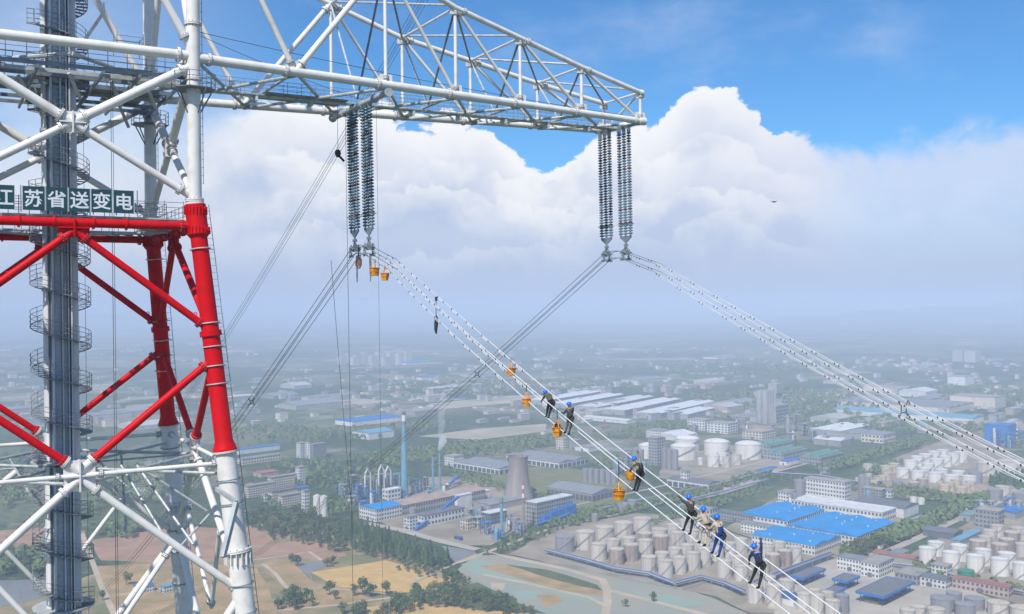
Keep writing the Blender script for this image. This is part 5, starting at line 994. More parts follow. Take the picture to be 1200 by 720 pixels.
bldg('works_hall', 575, 600, 62, 30, 8, K_grey, F_grey, 'low grey sheds left of the cooling tower', '2'); bldg('works_block', 575, 616, 26, 14, 13, K_dark, F_white, 'dark frame block with white roof left of the blue stack', 'flat', (3, 5)); bldg('works_block', 550, 588, 36, 16, 9, K_white, F_white, 'white roofed annex behind the long hall', 'flat')
def beam_building(px, py, La, Lb, H, label):
    o = bldg('boiler_hall', px, py, La, Lb, H, K_grey, F_white, label, 'flat', (5, 15)); return o
beam_building(629, 615, 62, 16, 24, 'grey boiler hall right of the cooling tower')
for k, (t, w, h_, z) in enumerate(((6, 8, 5, 6), (18, 10, 8, 8), (31, 9, 10, 8), (44, 10, 11, 9), (54, 7, 13, 9))):
    o = tag(empty('filter_unit', G(634, 616) + AX * t), f'{ORD[k]} blue filter unit from the left along the boiler hall', 'machine', 'blue filter units'); b = MB(); b.box(AX * w / 2 + BX * 4 + UZ * (z), (w / 2, 4, h_ / 2), (AX, BX, UZ)); b.build('casing', F_sblue, o)
    for i in (0.1, 0.9):
        for j in (1, 7): b = MB(); b.tube(AX * w * i + BX * j, AX * w * i + BX * j + UZ * z, 0.3, n=6); b.build('leg', F_sblue, o)
    b = MB(); b.tube(AX * w / 2 + BX * 4 + UZ * (z + h_ / 2), AX * w / 2 + BX * 4 + UZ * (z + h_ / 2 + 3), 1.0, n=10); b.build('outlet', F_sblue, o)
o = tag(empty('flue_duct', G(630, 617)), 'long blue flue duct in front of the boiler hall', 'duct'); b = MB(); b.path([UZ * 3, UZ * 3 + AX * 30, UZ * 6 + AX * 55], 1.7, n=10); b.build('duct', F_sblue, o)
for i in range(6): b = MB(); b.tube(AX * (3 + 9.5 * i), AX * (3 + 9.5 * i) + UZ * 3, 0.35, n=6); b.build('support', K_dark, o)
# cooling tower and chimneys
K_conc = paint('weathered_concrete', (0.29, 0.255, 0.24), rough=0.9, var=0.16, scale=0.15, streak=0.1)
o = tag(empty('cooling_tower', G(607.5, 588)), 'brown grey concrete cooling tower with narrow waist', 'cooling tower')
b = MB(); pf = []
for k in range(17):
    t = k / 16; z = 3.5 + t * 53.5; r_ = 12.2 * math.sqrt(1 + ((z - 46) / 33.5) ** 2); pf.append((r_, z))
b.lathe(pf + [(pf[-1][0] + 0.5, 57.1), (pf[-1][0] + 0.5, 57.9), (pf[-1][0] - 0.5, 57.9), (pf[-1][0] - 0.8, 52), (8, 20)], 48); b.build('shell', K_conc, o)
for i in range(24): b = MB(); a = i * math.pi / 12; a2 = a + (0.13 if i % 2 else -0.13); b.tube((20.9 * math.cos(a), 20.9 * math.sin(a), 0), (19.6 * math.cos(a2), 19.6 * math.sin(a2), 3.9), 0.4, n=6); b.build('leg', K_conc, o)
b = MB(); b.lathe([(22.5, 0), (22.5, 1.2), (22, 1.2), (22, 0.4)], 40); b.build('basin', K_conc, o)
def chimney(px, py, H, r0, r1, m, label, bands=(), ladder=True, plat=()):
    o = tag(empty('chimney', G(px, py)), label, 'chimney', 'works chimneys'); b = MB(); b.lathe([(r0 * 1.25, 0), (r0 * 1.2, 2), (r0, 2.2), (r0 * 0.62 + r1 * 0.38, H * 0.35), (r1, H), (r1 * 0.75, H), (r1 * 0.7, H - 2)], 20); b.build('stack', m, o)
    for z0, z1, bm in bands:
        rr = lambda z: (r0 * 0.62 + r1 * 0.38) + (r1 - (r0 * 0.62 + r1 * 0.38)) * max(0, (z - H * 0.35)) / (H * 0.65)
        b = MB(); b.lathe([(rr(z0) + 0.06, z0), (rr(z1) + 0.06, z1)], 20); b.build('band', bm, o)
    for z in plat: b = MB(); b.lathe([(r1 * 1.05, z), (r1 + 1.4, z), (r1 + 1.4, z + 0.2), (r1 + 1.35, z + 1.2), (r1 + 1.3, z + 0.2), (r1 * 1.05, z + 0.2)], 16); b.build('gallery', K_grey, o)
    if ladder: b = MB(); b.bar((r0 * 1.25, 0, 0), (r1 * 1.08, 0, H), 0.5, 0.15); b.build('ladder', K_grey, o)
chimney(474, 583, 111, 5.0, 2.3, F_lblue, 'tallest light blue chimney with white and dark cap', [(98, 107, K_white), (107, 111.1, K_dark)], plat=(40, 75, 98))
chimney(489.5, 577, 40, 1.6, 1.2, F_lblue, 'shorter light blue stack just right of the tallest', plat=(30,)); chimney(507.5, 576, 46, 1.7, 1.2, F_lblue, 'light blue stack left of the steaming one', plat=(34,)); chimney(515.5, 575, 50, 1.8, 1.2, F_lblue, 'light blue stack with a white steam plume', plat=(36,))
chimney(588, 629, 42, 1.9, 1.5, F_lblue, 'bright blue stack with pale head left of the cooling tower', [(41, 54, K_white)] and [(36, 42.1, F_teal)], plat=(38,)); chimney(613.5, 622, 54, 1.5, 1.2, K_grey, 'grey stack with red and white top before the cooling tower', [(30, 36, F_red), (36, 41, K_white), (41, 46, F_red), (46, 50, K_white), (50, 54.1, F_red)])
o = tag(empty('steam_plume', G(515.5, 575) + UZ * 52), 'thin white steam rising from a blue stack', 'steam'); b = MB(); pts = []; rr = []
b.path([(0, 0, 0), (0.5, 0, 4), (2.5, 0, 9), (5, 1, 15), (5, 1, 20), (3, 0, 23)], [1.0, 2.6, 4.6, 5.6, 3.6, 0.8], n=14)
sm = bpy.data.materials.new('steam'); sm.use_nodes = True; t = sm.node_tree; t.nodes.clear(); v = t.nodes.new('ShaderNodeVolumePrincipled'); v.inputs['Density'].default_value = 0.22; v.inputs['Color'].default_value = (0.97, 0.97, 1, 1); ou = t.nodes.new('ShaderNodeOutputMaterial'); t.links.new(v.outputs[0], ou.inputs['Volume']); b.build('steam', sm, o)
sm2 = sm.copy(); sm2.name = 'thin_steam'; sm2.node_tree.nodes['Principled Volume'].inputs['Density'].default_value = 0.035; b = MB(); b.path([(1, 0, 16), (1.5, 0, 26), (3.5, 0, 36), (2.5, 0, 48), (4.5, 0, 60), (5, 0, 72), (7, 0, 84)], [2.0, 4.2, 5.4, 4.6, 5.6, 4.6, 1.2], n=14); b.build('thin_steam', sm2, o)
# conveyor, pipe bridges and plant
def conveyor(p, q, z0, z1, w, m, label):
    P, Q = G(*p), G(*q); o = tag(empty('conveyor', P), label, 'conveyor'); d = Q - P; b = MB(); b.bar(UZ * z0, d + UZ * z1, w, 2.4); b.build('gallery', m, o); n = max(2, int(d.length / 16))
    for i in range(n + 1): c = d * (i / n); b = MB(); b.bar(c, c + UZ * (z0 + (z1 - z0) * i / n - 1), 0.6, 0.6, up=AX); b.build('trestle', K_grey, o)
conveyor((487, 623), (537, 600), 2, 18, 3.4, F_sblue, 'sloping blue covered conveyor before the long hall'); conveyor((520, 577), (538, 569), 4, 14, 3.0, F_sblue, 'short blue conveyor right of the steaming stack'); conveyor((640, 592), (661, 601), 9, 9, 3.0, K_white, 'white pipe bridge right of the cooling tower')
def pipe_rack(pts, z, label, m=K_grey, w=4.0, n=3):
    P = [G(*p) for p in pts]; o = tag(empty('pipe_rack', P[0]), label, 'pipe rack')
    for j in range(n):
        b = MB(); Q = []
        for i, p in enumerate(P):
            d = (P[min(len(P) - 1, i + 1)] - P[max(0, i - 1)]).normalized(); s = Vector((-d.y, d.x, 0)); Q.append(p - P[0] + s * ((j - (n - 1) / 2) * w / n) + UZ * (z + 0.3 * j))
        b.path(Q, 0.5 + 0.18 * (j % 2), n=7); b.build('pipe', m if j % 3 else F_dblue, o)
    for a, c in zip(P, P[1:]):
        k = max(1, int((c - a).length / 12)); d = (c - a).normalized(); s = Vector((-d.y, d.x, 0)) * w / 2
        for i in range(k):
            q = a.lerp(c, i / k) - P[0]; b = MB(); b.tube(q + s, q + s + UZ * z, 0.22, n=5); b.tube(q - s, q - s + UZ * z, 0.22, n=5); b.bar(q - s + UZ * (z - 0.4), q + s + UZ * (z - 0.4), 0.35, 0.35); b.build('trestle', K_grey, o)
    return o
pipe_rack([(640, 650), (690, 663), (720, 672), (760, 678), (790, 690)], 4.5, 'grey pipe rack along the front of the near tank farm', w=5, n=5); pipe_rack([(790, 690), (822, 682), (850, 690), (872, 700)], 4.5, 'grey pipe rack bending round the near tank farm', w=5, n=5)
pipe_rack([(700, 603), (780, 585), (860, 568), (905, 555)], 6, 'pipe rack along the middle tree belt', w=4); pipe_rack([(905, 560), (960, 563), (1010, 572), (1035, 570)], 7, 'pipe bridge crossing behind the white block', w=4); pipe_rack([(885, 690), (930, 672), (975, 655)], 5, 'pipe rack between lower tanks and yard', w=6, n=5); pipe_rack([(800, 592), (850, 580), (900, 566)], 5, 'pipe rack beside the pale yard', w=4)
pipe_rack([(1040, 665), (1085, 670), (1130, 683), (1200, 700)], 4, 'pipe rack in front of the white tanks', w=4)
# bund walls round the tank farms
def wall_run(pts, h, m, label):
    P = [G(*p) for p in pts]; o = tag(empty('bund_wall', P[0]), label, 'wall')
    for a, c in zip(P, P[1:]): b = MB(); b.bar(a - P[0] + UZ * h / 2, c - P[0] + UZ * h / 2, 0.5, h); b.build('wall_section', m, o)
wall_run([(640, 654), (662, 660), (700, 668), (745, 680)], 1.8, K_grey, 'low grey wall before the near tanks'); wall_run([(745, 680), (800, 692), (828, 684)], 1.8, K_grey, 'low grey wall at the corner of the near tanks')
# dormitories and cottages on the left
bldg('dormitory', 291, 584, 42, 12, 15, K_cream, F_flat, 'cream dormitory with long window rows at far left of the works', 'flat', (5, 16)); bldg('dormitory', 331, 596, 30, 10, 15, K_cream, F_flat, 'cream dormitory nearest the tree belt', 'flat', (5, 12)); bldg('dormitory', 319, 590, 38, 10, 14, K_cream, F_dgrey, 'cream dormitory behind the nearest one', 'flat', (4, 14)); bldg('dormitory', 318, 574, 44, 10, 16, K_cream, F_flat, 'cream dormitory at the back', 'flat', (5, 16)); bldg('dormitory', 351, 570, 10, 10, 26, K_white, F_flat, 'pale tower block at the end of the back dormitory', 'flat', (7, 4)); bldg('water_tower', 357, 600, 7, 7, 25, K_white, F_flat, 'slim white tower right of the dormitories', 'flat', (6, 2)); bldg('canteen', 336, 580, 34, 12, 6, K_grey, F_sblue, 'low blue roofed canteen between dormitories', 'gable', (1, 10))
bldg('dormitory', 310, 588, 8, 8, 9, K_white, F_flat, 'small white gatehouse beside the dormitories', 'flat', (2, 3)); bldg('villa', 318, 616, 20, 14, 7, K_pink, F_red, 'small reddish villa in the tree belt', 'gable', (2, 6)); bldg('villa', 332, 610, 9, 7, 6, K_white, F_sblue, 'tiny house with blue roof in the tree belt', 'gable', (1, 3))
bldg('apartment_block', 352, 537, 12, 12, 24, K_white, F_flat, 'white end of the left apartment tower in the haze', 'flat', (8, 3)); bldg('apartment_block', 367, 538, 26, 12, 23, K_grey, F_flat, 'grey apartment slab right of the white one', 'flat', (8, 8)); bldg('apartment_block', 363, 538, 3, 12, 26, K_white, F_flat, 'narrow white stair tower of the apartment slab', 'flat', (8, 2)); bldg('long_shed', 280, 533, 80, 14, 8, K_white, F_sblue, 'long blue roofed shed right of the red leg', 'gable'); bldg('long_shed', 284, 545, 70, 16, 9, K_cream, F_grey, 'long pale shed below the blue one', 'gable', (2, 14)); bldg('villa', 306, 560, 30, 22, 6, K_pink, F_red, 'reddish low hall behind the dormitories', '2')
bldg('cottage', 163, 697, 14, 12, 6, K_white, F_sblue, 'white cottage with blue roof between the tower legs', 'gable', (2, 6)); bldg('cottage', 192, 696, 10, 9, 6, K_white, F_lblue, 'second white cottage beside the lane', 'gable', (2, 4)); bldg('cottage', 205, 598, 22, 14, 7, K_cream, F_grey, 'pale house far behind the rear leg', 'gable', (2, 5)); bldg('apartment_block', 293, 581, 8, 10, 14, K_cream, F_flat, 'narrow cream block seen beside the near leg', 'flat', (4, 3))
# grey warehouses in the middle
bldg('warehouse', 655, 550, 70, 112, 9, K_white, F_grey, 'large grey roofed warehouse behind the cooling tower', '2', col=9); bldg('warehouse', 585, 557, 60, 100, 9, K_white, F_grey, 'grey roofed warehouse left of the cooling tower top', '2', col=9); bldg('warehouse', 694, 589, 48, 77, 10, K_grey, F_grey, 'grey warehouse with open bays below the silos', 'gable', col=7); bldg('office_block', 532, 547, 20, 22, 15, K_white, F_flat, 'white block at the left end of the grey warehouses', 'flat', (4, 6)); bldg('office_block', 660, 527, 12, 16, 18, K_cream, F_flat, 'cream block behind the warehouses', 'flat', (4, 3)); bldg('office_block', 676, 528, 14, 18, 17, K_grey, F_flat, 'grey block right of the cream one', 'flat', (4, 4)); bldg('depot', 690, 530, 30, 30, 7, K_white, F_flat, 'low pale depot right of the grey block', 'gable'); bldg('warehouse', 830, 577, 30, 66, 10, K_white, F_dgrey, 'dark roofed warehouse behind the silo block', 'gable', col=9)
for k, (px, py, La, Lb) in enumerate(((700, 483, 300, 56), (732, 487, 300, 56), (773, 491, 310, 58), (806, 492, 150, 46), (668, 479, 280, 56), (640, 475, 280, 56))): bldg('warehouse', px, py, La, Lb, 11, K_grey, F_white, ['long white roofed warehouse behind the second climber', 'long white roofed warehouse right of the second climber', 'longest white roofed warehouse of the row', 'rightmost white roofed warehouse of the row', 'second hazy white warehouse from the left end of the row', 'leftmost hazy white warehouse of the row'][k], '2', group='white warehouses in the middle distance', ax=(Vector((.55, .835, 0)).normalized(), Vector((-.835, .55, 0)).normalized()))
bldg('long_shed', 735, 497, 30, 120, 6, K_white, F_white, 'low thin white shed under the warehouses', 'gable'); bldg('office_block', 775, 515, 26, 34, 15, K_white, F_flat, 'white twin block right of the climbers', 'flat', (4, 8)); bldg('office_block', 826, 505, 30, 40, 20, K_white, F_flat, 'left of two white process blocks', 'flat', (4, 6)); bldg('office_block', 853, 509, 34, 46, 19, K_white, F_flat, 'right of two white process blocks', 'flat', (4, 6)); bldg('warehouse', 795, 517, 60, 60, 8, K_white, F_white, 'white roofed shed before the domed tanks', 'gable'); bldg('plant_block', 770, 546, 18, 16, 42, K_grey, F_flat, 'tall grey silo block left of the domed tanks', 'flat', (9, 3)); bldg('plant_block', 805, 572, 8, 10, 22, K_white, F_flat, 'white stair tower right of the silo block', 'flat', (5, 2)); bldg('office_block', 893, 516, 50, 40, 14, K_cream, F_brown, 'cream hall behind the domed tanks', 'flat', (3, 8))
for k, (px, py) in enumerate(((902, 531), (918, 541), (962, 546))):
    o = bldg('process_hall', px, py, 78 if k < 2 else 72, 34, 11, K_grey, F_teal, ['leftmost', 'middle', 'rightmost'][k] + ' of the long process halls with green roof units', 'flat', (2, 14)); b = MB()
    for i in range(9):
        for j in range(2): b.box(AX * (5 + i * 8) + BX * (9 + j * 15) + UZ * 13, (2.8, 5, 1.6), (AX, BX, UZ)); b.lathe([(2.2, 0), (2.2, 1.5)], 10, AX * (5 + i * 8) + BX * (9 + j * 15) + UZ * 14.6)
    tag(b.build('roof_units', F_teal, o), kind='stuff')
bldg('blue_shed', 893, 557, 44, 12, 6, K_white, F_sblue, 'lower blue roofed canopy before the process halls', 'gable'); bldg('blue_shed', 922, 546, 44, 12, 6, K_white, F_sblue, 'upper blue roofed canopy before the process halls', 'gable'); bldg('warehouse', 985, 512, 120, 60, 10, K_grey, F_white, 'white roofed factory under the right bundle', '2'); bldg('warehouse', 1015, 516, 60, 50, 10, K_grey, F_grey, 'grey factory right of the white roof', '2'); bldg('warehouse', 1035, 520, 50, 40, 14, K_cream, F_grey, 'cream factory with dark end beside the trees', 'flat', (2, 8)); bldg('dome_hall', 985, 524, 40, 50, 10, K_grey, F_white, 'pale hall before the white roofed factory', 'gable')
# tall silo plant
o = tag(empty('silo_plant', G(905, 497)), 'tall grey concrete silo plant standing above the works', 'silo plant'); b = MB(); b.box(AX * 24 + BX * 4 + UZ * 19, (26, 14, 19), (AX, BX, UZ)); b.build('frame_block', K_grey, o)
for i in range(6):
    for j in range(2): b = MB(); b.lathe([(7, 0), (7, 66 if i < 3 else 60), (6.4, 67 if i < 3 else 61)], 16, AX * (-4 + i * 11) + BX * (14 + j * 13)); b.build('silo', K_grey, o)
b = MB(); b.box(AX * 40 + BX * 14 + UZ * 70, (14, 10, 10), (AX, BX, UZ)); b.build('head_house', K_grey, o); b = MB()
for f_ in range(5):
    for i in range(8): b.box(AX * (1 + i * 6.2) - BX * 10.05 + UZ * (5 + f_ * 7), (2, 0.2, 2.2), (AX, BX, UZ))
tag(b.build('windows', M_glass, o), kind='stuff')
# right middle distance
bldg('factory', 1131, 452, 70, 50, 24, K_white, F_flat, 'bright white and grey tower factory at right distance', 'flat'); bldg('warehouse', 1166, 480, 70, 100, 26, K_cream, F_flat, 'cream stepped warehouse at the right edge', 'flat'); bldg('long_shed', 1112, 485, 150, 260, 12, K_cream, F_grey, 'very long pale sheds behind the right bundle', '4'); bldg('long_shed', 1140, 497, 60, 300, 10, K_white, F_lblue, 'long pale blue roofed shed below the pale sheds', 'gable'); bldg('works_block', 1182, 520, 40, 40, 30, F_sblue, F_sblue, 'hazy blue steel works at the right edge', 'flat'); bldg('works_block', 1168, 516, 14, 14, 44, K_grey, F_flat, 'thin grey tower in the blue steel works', 'flat'); bldg('warehouse', 1085, 466, 80, 70, 14, K_white, F_white, 'pale shed above the right bundle', 'gable'); bldg('warehouse', 1062, 461, 60, 120, 12, K_cream, F_flat, 'cream shed above the right bundle', 'gable')
bldg('long_shed', 413, 500, 130, 60, 9, K_white, F_sblue, 'bright blue roofed shed in the haze behind the hanging ropes', '2'); bldg('warehouse', 432, 516, 60, 50, 12, K_white, F_lblue, 'white block with pale blue roof below the blue shed', 'gable')
# ------------------------------------------------------------------ storage tanks
def tmat(name, c, c2, thr=(0.5, 0.75)): return mat(name, c, 0.5, col2=c2, scale=3.2, streak=0.06, thr=thr, rand=0.05, detail=5)
TK = {'w': tmat('white_tank_paint', (0.52, 0.49, 0.44), (0.33, 0.28, 0.23)), 'c': tmat('cream_tank_paint', (0.52, 0.43, 0.31), (0.36, 0.28, 0.20)), 'g': tmat('grey_tank_paint', (0.25, 0.25, 0.265), (0.18, 0.17, 0.17)), 'b': tmat('stained_tank_paint', (0.37, 0.31, 0.27), (0.22, 0.16, 0.13), (0.4, 0.65)), 'G': tmat('green_tank_paint', (0.02, 0.22, 0.12), (0.015, 0.15, 0.09)), 'W': tmat('bright_white_tank_paint', (0.66, 0.64, 0.61), (0.50, 0.47, 0.43))}
TR = {'w': tmat('pale_tank_roof', (0.55, 0.48, 0.38), (0.38, 0.31, 0.23), (0.4, 0.7)), 'g': TK['g'], 'W': TK['W'], 'G': TK['G']}
TCOL = {'w': 'whitish', 'c': 'cream', 'g': 'dark grey', 'b': 'rust stained', 'G': 'green', 'W': 'bright white'}
def tank_meshes(k, dome):
    sh = MB(); sh.lathe([(1.0, 0), (1.0, 0.335), (1.008, 0.336), (1.008, 0.345), (1.0, 0.346), (1.0, 0.665), (1.008, 0.666), (1.008, 0.675), (1.0, 0.676), (1.0, 1.0)], 32)
    rf = MB()
    if dome: rf.lathe([(1.0, 1.0), (1.02, 1.0), (1.02, 1.012), (0.9, 1.08), (0.7, 1.15), (0.4, 1.21), (0.06, 1.235), (0.06, 1.27)], 32)
    else: rf.lathe([(1.0, 1.0), (1.025, 1.0), (1.025, 1.012), (0.5, 1.055), (0.05, 1.085), (0.05, 1.12)], 32)
    rl = MB(); n = 24; pts = [(0.99 * math.cos(2 * math.pi * i / n), 0.99 * math.sin(2 * math.pi * i / n)) for i in range(n)]
    rl.path([(x, y, 1.07) for x, y in pts], 0.006, n=4, closed=True); rl.path([(x, y, 1.04) for x, y in pts], 0.005, n=4, closed=True)
    for x, y in pts: rl.tube((x, y, 1.0), (x, y, 1.07), 0.006, n=4, caps=False)
    st_ = MB(); N_ = 22
    P = [(1.05 * math.cos(-2.6 + 1.9 * i / N_), 1.05 * math.sin(-2.6 + 1.9 * i / N_), i / N_) for i in range(N_ + 1)]
    st_.path(P, 0.035, n=4); st_.path([(x * 1.04, y * 1.04, z + 0.07) for x, y, z in P], 0.008, n=4)
    nz = MB(); nz.tube((0.98, 0.1, 0.08), (1.15, 0.12, 0.08), 0.05, n=6); nz.tube((-0.6, -0.79, 0.07), (-0.72, -0.93, 0.07), 0.06, n=8); nz.tube((0.3, -0.94, 1.0), (0.3, -1.0, 0.0), 0.012, n=4)
    return [('shell', sh), ('roof', rf), ('roof_rail', rl), ('stair', st_), ('nozzle', nz)]
TM = {}
def tank(px, py, r, H, k='w', label='', group=None, dome=False):
    if (k, dome) not in TM:
        mm = {'shell': TK[k], 'roof': TR.get(k, TR['w']), 'roof_rail': K_grey, 'stair': K_grey, 'nozzle': TK[k]}
        TM[(k, dome)] = [(n_, b.mesh('tank_' + n_, mm[n_])) for n_, b in tank_meshes(k, dome)]
    o = tag(empty('storage_tank', G(px, py), rnd.uniform(-0.4, 0.9)), label, 'tank', group)
    for n_, me in TM[(k, dome)]: p = inst(n_, me, o, scale=(r, r, H))
    return o
def mpp(py): return 250.0 / (py - 355.0)            # metres of ground seen by one pixel at that row
def farm(words, group, rows):
    for ri, row in enumerate(rows):
        rw = row[0]
        for i, t in enumerate(row[1]):
            px, yt, yb, w = t[:4]; k = t[4] if len(t) > 4 else 'w'; dome = len(t) > 5
            m = mpp(yb); r = w / 2 * m; dmy = r * m and (w / 2) * (250 / math.hypot(250, 250 / (yb - 355) * FPX)) ; H = max(6.0, (yb - yt) * m * 1.18)
            num = ORD[i] if i < 12 else f'number {i + 1}'
            tank(px, yb, r, H, k, f'{TCOL[k]} tank, {num} from left in {rw} {words}', group, dome)
# (centre x, y of the roof edge, y of the base centre, width) in the photograph
farm('of the near tank farm', 'tanks of the near farm', [
    ('back row', [(662, 631, 646, 23, 'g'), (686, 626, 643, 22.5), (708.5, 620, 634, 22), (731, 615, 629, 21.5), (752.5, 610, 624, 21.5), (773, 622, 633, 19), (789, 617, 629, 17), (804, 612, 624, 16), (818, 607, 619, 16)]),
    ('middle row', [(702, 640, 656, 19), (719, 635, 650, 18), (722.5, 646, 661, 18, 'b'), (737, 632, 643, 17), (739.5, 641, 657, 18, 'b'), (756, 627, 640, 17, 'b'), (756.5, 636, 652, 17.5), (774.5, 631, 648, 18, 'b'), (794, 627, 643, 17.5), (811, 624, 639, 17), (827, 630, 645, 17)]),
    ('front row', [(760.5, 655, 670, 18.5), (776, 650, 663, 16.5), (780, 660, 676, 17.5), (791, 645, 659, 16.5), (796, 656, 672, 17), (805, 641, 655, 16.5), (812, 651, 668, 17), (819, 637, 651, 16), (825, 646, 663, 16.5), (840, 641, 657, 16)])])
farm('beside the blue sheds', 'tanks beside the blue sheds', [
    ('upper row', [(854, 639, 653, 17), (868, 634, 648, 16), (899, 643, 657, 17), (913, 638, 652, 15), (905.5, 652, 666, 17, 'b'), (919.5, 648, 663, 16.5, 'b'), (932, 644, 660, 15.5)]),
    ('lower row', [(849, 660, 676, 17), (863, 655, 670, 17), (869, 666, 680, 16), (885, 690, 706, 18), (893, 659, 672, 17), (900, 679, 696, 18), (907, 690, 709, 18), (922, 683, 699, 18)]),
    ('bottom row', [(943, 699, 716, 17), (958, 701, 720, 17), (955, 694, 710, 15), (970, 697, 712, 15), (976, 707, 724, 17), (987, 701, 719, 16, 'g')])])
farm('of the right tank farm', 'tanks of the right farm', [
    ('front row', [(1087, 645, 660, 19, 'W'), (1097, 638, 651, 18, 'W'), (1114.5, 650, 665, 19, 'W'), (1124, 642, 657, 19, 'W'), (1143, 654, 669, 19, 'W'), (1152, 647, 662, 18, 'W'), (1172, 658, 674, 20, 'W'), (1180, 651, 665, 19, 'W'), (1198, 663, 678, 20, 'W')]),
    ('back row', [(1146, 636, 648, 18, 'b'), (1160, 624, 636, 15), (1169, 618, 629, 15), (1172, 640, 652, 18, 'b'), (1180, 634, 646, 17, 'b'), (1186, 626, 638, 17, 'b'), (1193, 621, 632, 16), (1155, 631, 642, 15), (1200, 640, 652, 18)])])
farm('at the lower right edge', 'tanks at the lower right edge', [
    ('row', [(1064, 717, 730, 18), (1076, 713, 726, 18), (1097, 716, 730, 20), (1104.5, 703, 716, 26, 'g'), (1118, 697, 709, 17, 'g'), (1131, 710, 722, 22, 'g'), (1142, 703, 714, 22, 'g'), (1170, 708, 720, 24), (1197, 714, 726, 24)])])
tank(1132, 686, 9 * 0.75, 13, 'G', 'single bright green storage tank beside the white workshop')
farm('of the upper right tank farm', 'tanks of the upper right farm', [
    ('back row', [(1067, 542, 552, 15, 'W'), (1075, 537, 546, 15, 'W'), (1085, 534, 542, 15, 'W'), (1095, 531, 539, 14, 'W'), (1105, 529, 536, 14, 'W'), (1098, 540, 549, 15, 'W'), (1108, 537, 547, 14, 'W'), (1117, 534, 545, 14, 'W'), (1126, 532, 542, 15, 'W'), (1088, 545, 553, 14, 'W'), (1158, 545, 557, 24), (1183, 543, 556, 26)]),
    ('middle row', [(1058, 551, 560, 15, 'W'), (1076, 554, 562, 15, 'W'), (1084, 550, 558, 14, 'W'), (1096, 556, 565, 16, 'W'), (1103, 552, 561, 15, 'W'), (1115.5, 559, 568, 17, 'W'), (1123, 554, 563, 15, 'W'), (1135.5, 560, 569, 16, 'W'), (1143, 556, 566, 15, 'g')]),
    ('front row', [(1071, 567, 576, 12, 'b'), (1081, 563, 572, 13, 'b'), (1052, 566, 574, 12, 'g'), (1106.5, 570, 579, 13, 'c'), (1112.5, 567, 575, 12, 'c'), (1120, 564, 572, 11, 'c'), (1126.5, 573, 582, 13, 'c'), (1132, 569, 578, 11, 'c'), (1137, 566, 574, 11, 'c')]),
    ('left end', [(1017, 546, 555, 11), (1006.5, 562, 570, 9, 'c'), (1012, 559, 566, 8, 'c'), (1018, 557, 564, 8, 'c'), (1024, 565, 572, 9, 'c'), (1029, 562, 569, 9, 'c'), (1034, 559, 566, 9, 'c'), (1039, 556, 563, 9, 'c'), (1039, 548, 555, 14, 'c'), (1048, 545, 553, 13, 'c')]),
    ('right end', [(1166, 576, 586, 17, 'g'), (1175, 572, 581, 16), (1196, 580, 590, 18, 'g')])])
farm('of the plaza', 'small plaza tanks', [('pair', [(1070.5, 584, 590, 8, 'W'), (1079.5, 585, 591, 8, 'W')])])
farm('of the domed tank farm', 'domed white tanks', [
    ('big row', [(763, 524, 536, 29, 'W', 1), (805.5, 516, 528, 28, 'W', 1), (801, 525, 538, 30, 'W', 1), (840, 520, 533, 29, 'W', 1), (877, 523, 537, 30, 'W', 1)]), ('small row', [(821, 538, 545, 6, 'W'), (836, 536, 547, 14, 'W'), (846.5, 533, 543, 13, 'W'), (851, 538, 548, 9), (863, 535, 545, 12)])])
for grp, words, lst in (('silos under the warehouse', 'slim grey silo, {} from the left above the open-bay warehouse', [(686, 566, 4.2, 19), (692.5, 566, 4.2, 19), (699, 567, 4.2, 19), (706, 567, 4.2, 19), (713, 568, 4.2, 19), (719.5, 568, 4.2, 19)]),
                        ('silos left of the domed tanks', 'slim grey silo, {} from the left in front of the silo block', [(745, 547, 5, 26), (751, 548, 5, 26), (779, 550, 5, 30), (785, 551, 5, 30), (791, 552, 5, 30)]), ('twin silos', '{} of the twin white silos by the tree belt', [(371.5, 604, 4.4, 23), (379.5, 605, 4.4, 23)]),
                        ('works silos', 'grey works silo, {} along the works road', [(484, 610, 4.5, 14), (697, 612, 4, 9), (733, 600, 4, 10), (728, 600, 3.5, 8), (741, 596, 6, 10), (937, 588, 7, 26), (1010, 582, 4.5, 26), (1016, 582, 4.5, 24), (604, 622, 5, 14)])):
    for i, (px, py, r, H) in enumerate(lst): tank(px, py, r, H, 'g' if grp != 'twin silos' else 'W', words.format(ORD[i]), grp)
